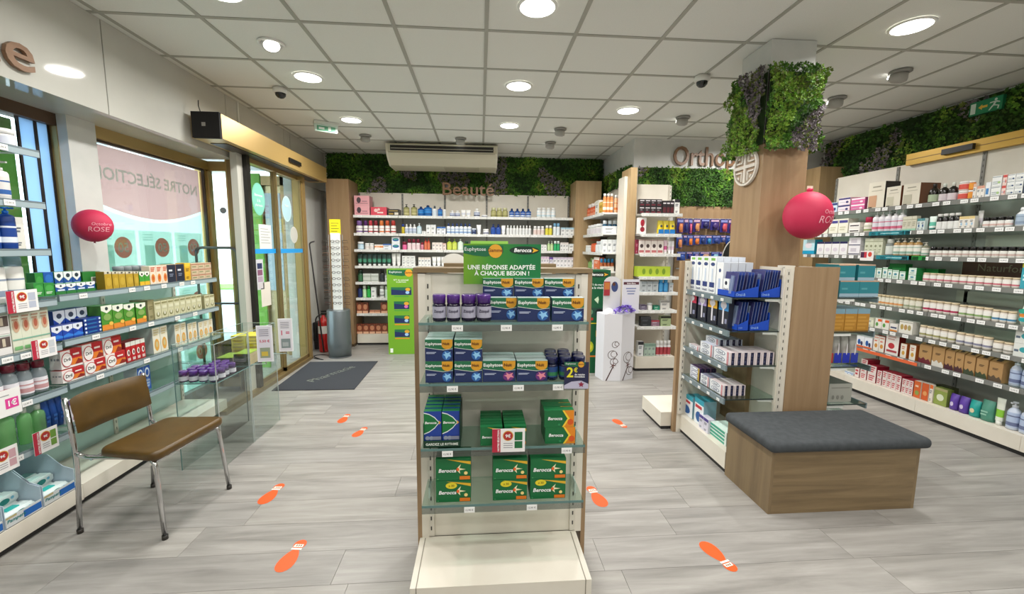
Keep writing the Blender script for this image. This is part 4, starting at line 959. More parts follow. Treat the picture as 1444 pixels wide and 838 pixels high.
for c_ in range(2):
    for s in range(3 - (c_ == 0)):
        put('carton', 0.115, 0.17, 0.028, (-1.93+c_*0.125, 3.32, 0.601+s*0.029), 0.02*s, 'flat green and cream carton, %s layer up, %s stack in the acrylic case' % (ORD[s], ('left', 'right')[c_]), 'box', 'flat cartons in the acrylic case', **GYB)
for c_ in range(2):
    for s in range(7):
        put('carton', 0.115, 0.17, 0.026, (-1.925+c_*0.12, 3.515, 0.601+s*0.0265), 0.03*((s*5) % 3-1), 'flat yellow carton, %s layer up, %s stack in the acrylic case' % (ORD[s], ('left', 'right')[c_]), 'box', 'flat yellow cartons in the acrylic case', **(GYB if s < 2 else YYB))
for i, (x, y, s) in enumerate(((-1.64, 3.26, 'nearer'), (-1.63, 3.58, 'farther'))):
    t = thing('framed_price_sign', 'white framed price sign at the acrylic cases, %s one' % s, 'sign', (x, y, 0.62), 0.15)
    m = MB().box(-0.055, 0.055, -0.004, 0.004, 0, 0.28, '#e4e4ea').build('frame', t)
    m = MB().prect(-0.045, 0.01, 0.045, 0.27, '#d5d3dd', -0.0046)
    m.ptext('5,50 €' if i == 0 else '1 =', -0.035, 0.14, 0.035, 0.18, '#c04a66', -0.0052, 1)
    for q in range(4): m.prect(-0.035, 0.2+q*0.015, 0.03, 0.206+q*0.015, '#8a8894', -0.0052)
    m.prect(-0.035, 0.03, 0.035, 0.11, '#8f9a84' if i == 0 else '#7e8c8e', -0.0052); m.prect(-0.025, 0.045, 0.02, 0.08, '#c9b14a' if i == 0 else '#a8b0b4', -0.0058)
    m.build('poster', t)
    BX(-0.003, 0.003, 0.0, 0.006, -0.02, 0, CHROME).build('clip', t); BX(-0.1, 0, 0.0, 0.004, -0.02, -0.014, CW).build('hanger', t)
# ================================================================== CENTRAL GONDOLA
FC = Frame('S', 1.655, 'centre')
t = thing('central_gondola', 'cream central gondola with oak frame and four glass shelves', 'gondola', (0, 1.655, 0)); CGT = t
BX(-0.285, 0.46, -0.095, 0.21, 0.0, 0.135, CREAM).build('plinth', t)
MB().box(-0.262, -0.258, -0.0955, 0.2, 0.002, 0.1358, '#8b8477').box(0.433, 0.437, -0.0955, 0.2, 0.002, 0.1358, '#8b8477').build('plinth_joint', t)
BX(-0.243, 0.455, 0.215, 0.235, 0.135, 1.385, CREAM).build('back_panel', t)
for a, b in ((-0.275, -0.243), (0.455, 0.485)): BX(a, b, 0.205, 0.30, 0.135, 1.385, CREAM).build('white_post', t)
for a, b in ((-0.295, -0.275), (0.485, 0.505)): BX(a, b, 0.205, 0.33, 0, 1.39, OAK).build('oak_side', t)
BX(-0.295, 0.505, 0.2, 0.33, 1.39, 1.41, OAK_X).build('oak_top_cap', t)
BX(-0.25, 0.46, 0.24, 0.32, 0.05, 1.38, CREAM).build('rear_panel', t)
for x in (-0.232, 0.444): m = MB(); upright(m, x, 0.21, 0.14, 1.38); m.build('upright', t)
for zz in (1.0, 0.55): BX(-0.21, 0.42, 0.2135, 0.216, zz, zz+0.003, '#a89f8e').build('panel_joint', t)
CS = [1.203, 0.953, 0.677, 0.427]; ctag = [[645, 714, 786], [638, 731, 787], [631, 799], [662, 750]]
for z, tg in zip(CS, ctag):
    g = BX(-0.245, 0.44, 0, 0.212, z-0.009, z, SHELFGLASS).build('shelf', t)
    MB().box(-0.245, 0.44, -0.002, 0.0, z-0.0095, z+0.0005, EDGE).build('polished_edge', g)
    BX(-0.245, 0.44, -0.0015, 0.001, z-0.036, z-0.0095, glass('price_strip', '#cfd4d2', 0.3, 0.2) if 'price_strip' not in bpy.data.materials else bpy.data.materials['price_strip']).build('price_strip', g)
    for px in tg: link('price_tag', TAG(0.044), g, (FC.u(px, 0, z), -0.004, z-0.034))
    for x in (-0.232, 0.44): MB().prism([(-0.004, -0.06), (0.004, -0.06), (0.004, -0.009), (-0.004, -0.009)], 0.15, 0.21, WHITE).build('bracket', g, (x, 0, z))
# second gondola further back with rounded header
t = thing('rear_gondola', 'second cream gondola with oak cap, mostly hidden behind the central one', 'gondola', (0, 2.42, 0))
BX(-0.19, 0.42, 0.02, 0.06, 0.1, 1.39, CREAM).build('back_panel', t); BX(-0.21, 0.44, 0, 0.1, 1.39, 1.41, OAK_X).build('oak_top_cap', t); BX(-0.2, 0.43, 0, 0.3, 0, 0.12, CREAM).build('plinth', t)
for a in (-0.21, 0.42): BX(a, a+0.02, 0, 0.1, 0, 1.39, OAK).build('oak_side', t)
t = thing('arched_header_card', 'white arched header card on the rear gondola, left of green sign', 'sign', (-0.155, 2.47, 1.411))
MB().prism([(0.072*math.cos(a), 0.055*math.sin(a)) for a in [PI*i/14 for i in range(15)]], -0.003, 0.003, WHITE).build('card', t)
# header sign
t = thing('header_sign', 'green header sign reading Une réponse adaptée à chaque besoin', 'sign', (-0.072, 1.80, 1.345))
def gradmat():
    m, n, p = nodes('green_gradient_print'); tc = N(n, 'ShaderNodeTexCoord'); sp = N(n, 'ShaderNodeSeparateXYZ'); n.links.new(tc.outputs['Object'], sp.inputs[0])
    mr = N(n, 'ShaderNodeMapRange'); mr.inputs[1].default_value = 0.0; mr.inputs[2].default_value = 0.33; n.links.new(sp.outputs['X'], mr.inputs[0])
    r = ramp(n, [(0.0, '#6f9f22'), (0.35, '#3c8a2e'), (0.8, '#10713c')]); n.links.new(mr.outputs[0], r.inputs[0]); n.links.new(r.outputs[0], p.inputs['Base Color']); p.inputs['Roughness'].default_value = 0.35; m.diffuse_color = rgb('#3c8a2e'); return m
GG = gradmat(); Wd, Hd = 0.332, 0.172
m = MB().box(0, Wd, -0.002, 0.002, 0, Hd, GG)
def euhead(m, x0, x1, z0, z1, y):
    w_ = x1-x0; h_ = z1-z0
    m.ppoly([(x0, z1), (x0, z0+h_*0.3), (x0+w_*0.25, z0+h_*0.1), (x0+w_*0.55, z0), (x0+w_, z0+h_*0.35), (x0+w_, z1)], '#15643f', y)
    m.pcirc(x0+w_*0.8, z0+h_*0.5, h_*0.62, h_*0.62, '#e0a02e', y-0.0005, 20)
    m.ptext('Euphytose', x0+w_*0.03, z0+h_*0.4, x0+w_*0.56, z0+h_*0.85, '#f2f6f2', y-0.001, 0); m.ptext('Gamme', x0+w_*0.6, z0+h_*0.42, x0+w_*0.99, z0+h_*0.74, '#7a4416', y-0.001, 1)
def berhead(m, x0, x1, z0, z1, y):
    cx, cz = (x0+x1)/2, (z0+z1)/2; m.pcirc(cx, cz, (x1-x0)*0.5, (z1-z0)*0.5, '#0e2f22', y, 24)
    m.ptext('Berocca', x0+(x1-x0)*0.14, cz-(z1-z0)*0.22, x0+(x1-x0)*0.74, cz+(z1-z0)*0.26, '#ffffff', y-0.0006, 1, ital=0.2)
    m.ppoly([(x0+(x1-x0)*0.76, cz+(z1-z0)*0.3), (x0+(x1-x0)*0.8, cz), (x0+(x1-x0)*0.76, cz-(z1-z0)*0.3), (x0+(x1-x0)*0.97, cz)], '#e6b12c', y-0.0006)
euhead(m, 0, 0.17, 0.118, 0.165, -0.0026); berhead(m, 0.196, 0.325, 0.128, 0.163, -0.0026)
m.ptext('UNE RÉPONSE ADAPTÉE', 0.018, 0.062, 0.308, 0.088, '#f4f7f2', -0.0026, 1); m.ptext('À CHAQUE BESOIN !', 0.042, 0.034, 0.286, 0.061, '#f4f7f2', -0.0026, 1)
m.build('sign_board', t); BX(0.03, 0.19, 0.003, 0.005, Hd, Hd+0.012, '#9ccf5a').build('tab', t)
# products
PJ = dict(body='!#1d1430', lid='!#4b2378', label='#aaa8ba', lh=0.32, txt='Zzzquil')
NB = dict(body='!#141a3a', lid='!#181d48', label='#23467e', lh=0.3, accent='#2f7a4c')
L1_ = 'central gondola top shelf'; L2_ = 'central gondola second shelf'; L3_ = 'central gondola third shelf'; L4_ = 'central gondola bottom shelf'
for a, b in ((609, 628.5), (629, 649), (650, 671), (672, 693)):
    run(FC, CS[0], L1_, a, b, 1, 'jar', 416, 'purple lidded supplement jar, %s from left' % ORD[[609, 629, 650, 672].index(a)], PJ, v=0.012, fill=1.0, name='supplement_jar')
run(FC, CS[0], L1_, 669, 687, 1, 'jar', 415, 'purple lidded supplement jar behind the others', PJ, v=0.075, fill=0.95, name='supplement_jar')
for i, (a, b) in enumerate(((691, 728.5), (729.8, 775), (778, 823))):
    run(FC, CS[0], L1_, a, b, 1, 'carton', 420, 'navy and green sleep aid carton, %s in front row' % ORD[i], EU(), v=0.012 if i else 0.05, d=0.045, fill=1)
for i, (a, b) in enumerate(((681, 723.5), (725, 766), (767, 809))):
    run(FC, CS[0], L1_, a, b, 1, 'carton', 393, 'navy sleep aid carton in rear row, %s from left' % ORD[i], EU(), v=0.12, d=0.045, fill=1, stack=2)
for i, (a, b) in enumerate(((600, 639), (641, 680))):
    run(FC, CS[1], L2_, a, b, 1, 'carton', 479, 'navy sleep aid carton, %s stack' % ('left', 'right')[i], EU(), v=0.012, d=0.05, fill=1, stack=2, rows=3)
for i, (a, b) in enumerate(((681, 727), (728.5, 772))):
    run(FC, CS[1], L2_, a, b, 1, 'carton', 509, 'navy carton with purple splash, %s stack' % ('left', 'right')[i], EU('#6b2d78', '#e08a9a'), v=0.012, d=0.045, fill=1, rows=3)
for r_ in range(3):
    for i in range(3):
        if r_ == 2 and i > 1: continue
        u = FC.u(779+i*19.5, 0.012, CS[1])+0.006*r_
        put('jar', 0.054, 0.054, 0.098, FC.pt(u, 0.042+r_*0.056, CS[1]+0.0008), 0, 'navy lidded gummies jar, %s from left, %s row, %s' % (ORD[i], ORD[r_], L2_), 'jar', 'navy jars on the central gondola', name='gummies_jar', **NB)
t = thing('shelf_talker', 'navy shelf card showing 2 euro offer at the right gondola edge', 'price card', (0.392, 1.641, 0.928), -0.06)
m = MB().box(-0.05, 0.05, -0.001, 0.001, 0, 0.112, '#1f2145'); euhead(m, -0.05, 0.035, 0.092, 0.112, -0.0016)
m.ptext('2', -0.042, 0.048, -0.012, 0.09, '#e8dc2e', -0.0016, 1); m.ptext('€', -0.012, 0.068, 0.004, 0.09, '#e8dc2e', -0.0016, 1); m.ptext('de remise', -0.008, 0.056, 0.034, 0.064, '#f0f0f4', -0.0016, 1); m.ptext('immédiate', -0.008, 0.047, 0.034, 0.055, '#f0f0f4', -0.0016, 1)
m.ppoly([(-0.05, 0.0), (0.05, 0.0), (0.05, 0.02), (0.02, 0.034), (-0.02, 0.03), (-0.05, 0.014)], '#b9b6cc', -0.0016)
m.ppoly([(0.02+0.013*(1 if q % 2 else 0.5)*math.sin(q*PI/5), 0.018-0.013*(1 if q % 2 else 0.5)*math.cos(q*PI/5)) for q in range(10)], '#8e2240', -0.0022); m.build('card', t)
# blue effervescent display carton
t = thing('counter_display', 'open green display carton reading Gardez le rythme, holding blue cartons', 'display box', (-0.235, 1.662, CS[2]+0.001))
m = MB().box(0, 0.152, 0, 0.002, 0, 0.03, '#0d3a26').box(0, 0.002, 0, 0.19, 0, 0.10, '#0f4a2d').box(0.15, 0.152, 0, 0.19, 0, 0.145, '#0d3a26').box(0, 0.152, 0.188, 0.19, 0, 0.12, '#0d3a26').box(0, 0.152, 0, 0.19, 0, 0.002, '#0d3a26')
m.ptext('GARDEZ LE RYTHME', 0.01, 0.006, 0.142, 0.024, '#e8efe6', -0.0006, 1); m.build('tray', t)
for r_ in range(5):
    for i in range(2):
        put('carton', 0.071, 0.03, 0.150, (-0.197+i*0.0745, 1.686+r_*0.036, CS[2]+0.004+0.002*r_), 0, 'blue and green effervescent carton, %s column, %s row back in display' % (('left', 'right')[i], ORD[r_]), 'box', 'blue effervescent cartons', **BERB)
for r_ in range(6):
    for i in range(2):
        put('carton', 0.092, 0.026, 0.082, (0.045+i*0.1, 1.682+r_*0.03, CS[2]+0.0008), 0, 'green effervescent carton, %s column, %s row back, third shelf, central gondola' % (('left', 'right')[i], ORD[r_]), 'box', 'green cartons on the third shelf', **BERG)
for s in range(2):
    for r_ in range(3):
        put('carton', 0.128-0.002*s, 0.04, 0.073, (0.336-0.006*s, 1.69+r_*0.045, CS[2]+0.001+s*0.0735), 0.02*s-0.02, 'green carton with orange arrow end, %s layer, %s row back, third shelf' % (('lower', 'upper')[s], ORD[r_]), 'box', 'green and orange cartons on the third shelf', **BERO)
def promo(loc, rz, label, w_=0.135, h_=0.10, pic='#1a6a3c', tilt=0):
    t = thing('promotion_card', label, 'price card', loc, rz)
    m = MB().box(-w_/2, w_/2, -0.001, 0.001, 0, h_, '#f1efee')
    m.prect(-w_/2, 0.0, -w_*0.25, h_, '#b8243e', -0.0016); 
    V0 = len(m.v); m.ptext('NOTRE SÉLECTION', 0, 0, h_*0.9, w_*0.15, '#ffffff', 0, 1)
    m.v[V0:] = [(-w_*0.32-(z-w_*0.075), -0.0022, x+h_*0.05) for x, y, z in m.v[V0:]]
    m.pcirc(-w_*0.02, h_*0.7, h_*0.22, h_*0.22, '#e0b04a', -0.0016); m.pcirc(-w_*0.02, h_*0.7, h_*0.19, h_*0.19, '#b02a2a', -0.0022); m.ptext('9€', -w_*0.1, h_*0.6, w_*0.06, h_*0.8, '#ffffff', -0.0028, 1)
    m.prect(w_*0.18, h_*0.5, w_*0.42, h_*0.86, pic, -0.0016); m.prect(w_*0.18, h_*0.16, w_*0.42, h_*0.46, pic, -0.0016)
    for q in range(3): m.prect(-w_*0.16, h_*(0.36-0.09*q), w_*0.12, h_*(0.39-0.09*q), '#9a9aa0', -0.0016)
    m.build('card', t); return t
promo((0.115, 1.635, CS[2]-0.012), 0, 'white and red promotion card with green packs, third shelf, central gondola')
for i, (a, b) in enumerate(((615, 664), (695, 743), (747.5, 797))):
    run(FC, CS[3], L4_, a, b, 1, 'carton', 647, 'green effervescent carton, %s stack' % ORD[i], dict(BERG, dec=BERG['dec']+[('e', 0.84, 0.95 if False else 0.06, 0.001, 0.001, '#0f6a38')]), v=0.02, d=0.05, fill=1, stack=2, rows=2)
for i, u in enumerate((-0.158, 0.073, 0.222)):
    tt = thing('round_offer_sticker', 'yellow offer sticker on the %s green stack, bottom shelf, central gondola' % ORD[i], 'sticker', (u+0.035, 1.6735, CS[3]+0.06))
    m = MB().pcirc(0, 0.015, 0.024, 0.014, '#e8d42c', 0, 18); m.ptext('x 30', -0.014, 0.01, 0.014, 0.02, '#8a7a14', -0.0006, 1); m.build('sticker_face', tt)

# ================================================================== LEFT WALL UNITS
FE = Frame('E', -2.32, 'left')
ZL1 = [0.452, 0.712, 0.955, 1.205, 1.475, 1.72, 1.985]; ZL2 = [0.475, 0.722, 0.968, 1.222]
t, S1 = shelving('glass_wall_unit', 'near left glass shelving unit standing before the shop window', FE, 1.25, 2.45, ZL1, depth=0.36, plinth=0.12, plout=0.03, sh='glass', bays=1, btop=0.13, back=CREAM)
t1 = t
for b in (1.3, 2.0): BX(b, b+0.03, 0.36, 0.38, 0.1, 2.05, mat('#6f8792', 0.2)).build('glass_back_rail', t)
BX(2.28, 2.40, 0.36, 0.37, 0.12, 2.0, mat('#8fb3cf', 0.15)).build('pale_blue_rear_panel', t)
t, S2 = shelving('glass_wall_unit', 'far left glass shelving unit behind the brown visitor chair', FE, 2.46, 3.85, ZL2, depth=0.36, plinth=0.12, plout=0.02, sh='glass1', bays=2, btop=1.24, back=mat('#a9c2bd', 0.1))
for i, pxs in enumerate(([128], [141, 207, 254], [135, 187, 213, 250, 275], [117, 186, 207, 231, 256, 272])):
    tags(FE, S2[i][0][0], 0, pxs, v=-0.016, dz=-0.032, z=ZL2[i], w=0.05)
for i, pxs in enumerate(([25, 66], [10, 38], [10, 36], [], [], [13], [2])):
    tags(FE, S1[i][0][0], 0, pxs, v=-0.016, dz=-0.032, z=ZL1[i], w=0.05)
NU = lambda k: 'near left shelf %s' % ['seven', 'six', 'five', 'four', 'three', 'two', 'one'][k]
FU = lambda k: 'far left %s shelf' % ['bottom', 'third', 'second', 'top'][k]
run(FE, ZL1[6], NU(6), 4, 32, 1, 'jar', 182, 'wide white cream tub with pale blue print', dict(body='#f2f2f0', lid='#f4f4f2', label='#dfe4ee', lh=0.3), v=0.03)
run(FE, ZL1[6], NU(6), -26, 2, 1, 'jar', 180, 'wide white cream tub at picture edge', dict(body='#f2f2f0', lid='#f4f4f2', label='#5a4fae', lh=0.3), v=0.03)
for a, b, s in ((3, 26, 'white pump bottle with blue square mark'), (-22, 1, 'white pump bottle at picture edge')):
    run(FE, ZL1[5], NU(5), a, b, 1, 'bottle', 227, s, dict(body='#ecebea', cap='#e6e6e4', label='#e3dfdc', accent='#2f62a8', style='pump', bh=0.76, neck=0.28, flat=0.7), v=0.03, name='pump_bottle')
run(FE, ZL1[4], NU(4), -12, 36, 2, 'bottle', 291, 'blue lotion bottle with bright blue pump', dict(body='#14459c', cap='!#1670d8', label='#12408f', accent='#e2eaf4', style='pump', bh=0.84, neck=0.25, flat=0.7), v=0.03, name='pump_bottle')
run(FE, ZL1[4], NU(4), 20, 38, 1, 'carton', 306, 'white carton behind the blue pump bottles', plain('#ece9e2', '#e6e2da'), v=0.16)
run(FE, ZL1[3], NU(3), -4, 48, 2, 'bottle', 362, 'tall white bottle with clear grey cap', dict(body='#efeeea', cap='~9fb4c8', label='#efeee8', accent='#8d9aae', style='wide', bh=0.80, sh=0.06, flat=0.75), v=0.03)
BW = dict(body='#1d4fa0', side='#2f7a3a', top='#3c8a44', dec=[('r', 0, 0, 1, 0.3, '#2f7a3a'), ('p', [(0, 1), (0, 0.75), (0.5, 0.55), (1, 0.75), (1, 1)], '#e9ecee'), ('c', 0.5, 0.82, 0.1, '#2a3a44'), ('r', 0.15, 0.34, 0.85, 0.48, '#dbe6f4')])
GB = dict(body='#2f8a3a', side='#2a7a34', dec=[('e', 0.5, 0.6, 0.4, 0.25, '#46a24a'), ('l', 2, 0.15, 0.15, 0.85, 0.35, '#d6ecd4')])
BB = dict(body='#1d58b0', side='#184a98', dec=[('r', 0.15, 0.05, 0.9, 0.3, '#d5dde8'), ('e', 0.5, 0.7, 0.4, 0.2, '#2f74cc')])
run(FE, ZL2[3], FU(3), 49, 63, 1, 'carton', 399, 'green rounded lozenge pack, lower left', GB, v=0.015, fill=0.97)
run(FE, ZL2[3], FU(3), 63.5, 78, 1, 'carton', 399, 'green lozenge pack right of another', GB, v=0.015, fill=0.97)
run(FE, ZL2[3], FU(3), 79, 135, 4, 'carton', 399, 'blue scallop topped pack, front', BW, v=0.015)
run(FE, ZL2[3], FU(3), 52, 64, 1, 'carton', 385, 'green lozenge pack in raised back row', GB, v=0.09, stack=1)
run(FE, ZL2[3], FU(3), 64, 78, 1, 'carton', 384, 'blue lozenge pack in raised back row', BB, v=0.09, stack=1)
run(FE, ZL2[3], FU(3), 79, 116, 3, 'carton', 383, 'blue scallop topped pack, back', BW, v=0.09)
run(FE, ZL2[3], FU(3), 118, 144, 1, 'carton', 383, 'long dark green carton with barcode panel', dict(body='#2c7a34', side='#266a2c', dec=[('r', 0.45, 0.35, 0.85, 0.7, '#d8dccf'), ('l', 4, 0.5, 0.4, 0.8, 0.66, '#6a6e5f')]), v=0.09)
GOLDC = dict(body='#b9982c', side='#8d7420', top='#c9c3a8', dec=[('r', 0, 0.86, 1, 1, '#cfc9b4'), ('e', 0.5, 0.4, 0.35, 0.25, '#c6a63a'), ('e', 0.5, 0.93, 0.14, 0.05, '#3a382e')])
for i, (a, b) in enumerate(((149, 159), (160, 168.5), (168.8, 178), (179, 189), (190, 197))):
    run(FE, ZL2[3], FU(3), a, b, 1, 'carton', 383, 'golden yellow carton, %s from left' % ORD[i], GOLDC, v=0.02, fill=0.98)
run(FE, ZL2[3], FU(3), 170, 212, 4, 'jar', 375, 'grey lidded tub behind golden cartons', dict(body='#c9ced0', lid='#8c9499', lh=0.3), v=0.12)
GY = dict(body='#3f9a36', side='#2f7a2c', dec=[('r', 0, 0, 1, 0.28, '#e2b52e'), ('p', [(0, 1), (0, 0.8), (0.5, 0.62), (1, 0.8), (1, 1)], '#e9eae0'), ('c', 0.5, 0.82, 0.08, '#2c3a2c')])
run(FE, ZL2[3], FU(3), 197.5, 212, 2, 'carton', 383, 'small green and yellow carton', GY, v=0.015)
run(FE, ZL2[3], FU(3), 212.5, 238, 3, 'carton', 375, 'orange and white floral carton', flower('#ecd9c6', '#d98a3a', '#c8562a'), v=0.02)
NH = dict(body='#262b40', side='#c9a070', dec=[('p', [(0.0, 0.5), (0.2, 0.05), (0.8, 0.05), (1, 0.5), (0.8, 0.98), (0.2, 0.98)], '#1f2438'), ('r', 0.2, 0.62, 0.6, 0.72, '#d9dce4'), ('l', 2, 0.25, 0.3, 0.75, 0.5, '#7a829a')])
run(FE, ZL2[3], FU(3), 236.5, 261, 2, 'carton', 373, 'dark navy pentagonal tea box', NH, v=0.02)
run(FE, ZL2[3], FU(3), 261.5, 270, 1, 'carton', 371, 'bright yellow honey carton', plain('#dcae2c', '#e8c640', '#7a5a14'), v=0.03)
run(FE, ZL2[3], FU(3), 271, 299, 3, 'carton', 371, 'small beige pastille carton', dict(body='#cdb79a', side='#c9b394', dec=[('r', 0, 0.7, 1, 0.85, '#a8624a'), ('l', 1, 0.1, 0.2, 0.9, 0.5, '#7d8a5c')]), v=0.02, stack=3)
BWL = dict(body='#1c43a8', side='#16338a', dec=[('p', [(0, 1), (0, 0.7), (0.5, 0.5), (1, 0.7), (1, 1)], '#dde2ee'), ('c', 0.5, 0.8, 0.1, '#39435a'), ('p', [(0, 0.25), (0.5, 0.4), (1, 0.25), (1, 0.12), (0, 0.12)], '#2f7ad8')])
run(FE, ZL2[2], FU(2), 74, 118, 3, 'carton', 458, 'royal blue white lidded pack, front', BWL, v=0.015)
run(FE, ZL2[2], FU(2), 78, 126, 3, 'carton', 436, 'royal blue white lidded pack, back', BWL, v=0.09)
run(FE, ZL2[2], FU(2), 119, 145, 1, 'carton', 448, 'flat navy carton with pale dots', dict(body='#163a8c', side='#12307a', dec=[('c', 0.1, 0.5, 0.3, '#d9e8f4'), ('c', 0.9, 0.5, 0.3, '#d9e8f4'), ('r', 0.2, 0.4, 0.7, 0.6, '#2f86b8')]), v=0.02, stack=4)
GO = dict(body='#4c8f2e', side='#3c7a28', top='#5c9a58', dec=[('r', 0, 0, 1, 0.22, '#e08a30'), ('p', [(0, 1), (0, 0.82), (0.5, 0.68), (1, 0.82), (1, 1)], '#e6e8da'), ('c', 0.5, 0.87, 0.07, '#2c3a3c'), ('e', 0.5, 0.52, 0.35, 0.14, '#86a85c'), ('e', 0.8, 0.24, 0.2, 0.08, '#e9b850')])
for i, (a, b) in enumerate(((145, 160.5), (161, 176), (176.5, 191.5), (193.5, 207))):
    run(FE, ZL2[2], FU(2), a, b, 1, 'carton', 431-i*1.2, 'green and orange throat pastille carton, %s from left' % ORD[i], GO, v=0.015, fill=0.98, d=0.1)
PEAR = dict(body='#c9c6a4', side='#a9a37c', dec=[('e', 0.5, 0.24, 0.28, 0.14, '#7d7c4c'), ('e', 0.5, 0.28, 0.14, 0.1, '#d8d6c4'), ('r', 0.15, 0.55, 0.85, 0.72, '#d9d8bc'), ('r', 0.1, 0.84, 0.9, 0.93, '#8f8a60')])
run(FE, ZL2[2], FU(2), 219, 285, 8, 'carton', 420, 'beige herbal oil carton with drop motif', PEAR, v=0.02, d=0.1)
run(FE, ZL2[2], FU(2), 210, 219, 1, 'carton', 423, 'plain olive sided carton left of beige cartons', plain('#9d9670', '#8d8660', '#7a744e'), v=0.03, d=0.12)
run(FE, ZL2[2], FU(2), 289, 303, 2, 'carton', 416, 'beige herbal oil carton at the far end', PEAR, v=0.02, d=0.09)
for i, (a, b) in enumerate(((89, 120), (121, 150), (151, 178))):
    run(FE, ZL2[1], FU(1), a, b, 1, 'carton', (513, 501, 491)[i]+6, 'red and white carton with circled logo, %s from left, lower layer' % ORD[i], DRIL, v=0.015, fill=0.99, d=0.06)
zup = ZL2[1]+0.078
for i, (a, b) in enumerate(((87, 117), (118, 146), (147, 172))):
    run(FE, ZL2[1]+0.0775, FU(1), a, b, 1, 'carton', (492, 483, 474)[i]+1, 'red and white carton with circled logo, %s from left, upper layer' % ORD[i], DRIL, v=0.02, fill=0.99, d=0.06)
    for r_ in (1, 2): 
        for s in (0, 1): run(FE, ZL2[1]+0.0775*s, FU(1), a, b, 1, 'carton', (492, 483, 474)[i] if s else (513, 501, 491)[i], 'white backed carton, %s column, %s layer, %s row back' % (ORD[i], ('lower', 'upper')[s], ORD[r_]), DRIL, v=0.018+r_*0.065, fill=0.99, d=0.06, hh=0.074)
RW = dict(body='#b8202a', side='#8e1a22', dec=[('r', 0, 0.78, 1, 1, '#dcdcd4'), ('e', 0.5, 0.46, 0.3, 0.16, '#e9e4de'), ('e', 0.55, 0.46, 0.15, 0.1, '#5a1a1c'), ('r', 0.2, 0.06, 0.8, 0.2, '#d8c2bc')])
run(FE, ZL2[1], FU(1), 179, 206, 4, 'carton', 480, 'bright red carton with white top', RW, v=0.02, d=0.08)
FLB = flower('#e0dccb', '#d9a24a', '#c9b98a')
for i, (a, b, n) in enumerate(((217, 238, 2), (248, 264, 2), (266, 279, 2), (281, 301, 3))):
    run(FE, ZL2[1], FU(1), a, b, n, 'carton', (461, 456, 455, 452)[i], 'cream floral syrup carton in %s cluster' % ORD[i], dict(FLB, side='#b9c3bf', top='#5c7a78'), v=0.02, d=0.16)
SH = dict(body='#2a56a8', side='#c9d2dc', dec=[('e', 0.5, 0.72, 0.36, 0.2, '#d9dfe6'), ('e', 0.5, 0.72, 0.24, 0.13, '#2a56a8'), ('e', 0.5, 0.28, 0.36, 0.22, '#5c86c8'), ('l', 3, 0.2, 0.1, 0.8, 0.45, '#aebfdc')])
run(FE, ZL2[0], FU(0), 196, 214, 2, 'carton', 517, 'blue and white oval print sole pack', SH, v=0.05, d=0.09)
run(FE, ZL2[0], FU(0), 66, 95, 3, 'pouch', 563, 'dark blue refill pouch', dict(body='#0f3f86', dec=[('l', 2, 0.1, 0.2, 0.9, 0.6, '#2c62ac')]), v=0.06)
run(FE, ZL2[0], FU(0), 96, 108, 2, 'carton', 565, 'small white and purple carton beside blue pouches', plain('#d6d4dc', '#6a4a8c', '#8a3a5a'), v=0.04)
# near unit, lower shelves
PH = dict(body='#e6e3e0', side='#d5d2cf', dec=[('r', 0.05, 0.35, 0.95, 0.85, '#5d4f4c'), ('r', 0.2, 0.4, 0.4, 0.78, '#d9cfc0'), ('r', 0.55, 0.4, 0.7, 0.78, '#c9bda8'), ('r', 0, 0.9, 1, 0.96, '#b0c4b8')])
run(FE, ZL1[2], NU(2), -12, 19, 1, 'carton', 443, 'white carton with dark product photo', PH, v=0.02, stack=2, d=0.12)
FLP = dict(body='#d9dcc8', side='#cfd3c0', dec=[('r', 0, 0.9, 1, 1, '#b7b9a8'), ('e', 0.5, 0.62, 0.36, 0.16, '#c9a88c'), ('e', 0.5, 0.64, 0.2, 0.1, '#b5644c'), ('r', 0, 0.28, 1, 0.31, '#7fb5a0'), ('r', 0.1, 0.05, 0.9, 0.13, '#7cb878'), ('l', 2, 0.1, 0.74, 0.9, 0.88, '#b7937c')])
run(FE, ZL1[2], NU(2), 20, 73, 4, 'carton', 435, 'tall pale floral wipes box', FLP, v=0.02, d=0.1, fill=0.99)
BOT = dict(body='~c8d4da', cap='!#6a1428', label='#eceaf0', accent='#c99a9c', style='wide', bh=0.80, sh=0.3, lb=(0.1, 0.62))
for i, (a, b) in enumerate(((-7, 14), (14.5, 36), (36.5, 55), (57, 75))):
    run(FE, ZL1[1], NU(1), a, b, 1, 'bottle', (518, 515, 512, 508)[i], 'burgundy capped clear bottle, %s from left, front' % ORD[i], BOT, v=0.02, fill=0.98, name='lotion_bottle')
for i, (a, b) in enumerate(((-2, 16), (17, 34), (35, 52), (54, 68))):
    run(FE, ZL1[1], NU(1), a, b, 1, 'bottle', (515, 512, 509, 506)[i], 'burgundy capped clear bottle, %s from left, rear' % ORD[i], BOT, v=0.12, fill=0.98, name='lotion_bottle')
GEL = dict(body='~a4e29c', cap='!#e9ece6', style='cap', bh=0.84, sh=0.18, neck=0.32, flat=0.8)
for i, (a, b, y) in enumerate(((8, 36, 578), (38, 56, 574), (57, 75, 570))):
    run(FE, ZL1[0], NU(0), a, b, 1, 'bottle', y, 'clear green gel bottle with white cap, %s from left' % ORD[i], GEL, v=0.05, fill=0.96, name='gel_bottle')
run(FE, ZL1[0], NU(0), -16, 8, 1, 'bottle', 585, 'pale grey gel bottle at picture edge', dict(GEL, body='~c8cdd0'), v=0.05)
promo((-2.30, FE.u(34, -0.02, 1.16), 1.16), R90, 'white and red promotion card on near left unit, under white bottles', 0.145, 0.11, '#b8bfd0')
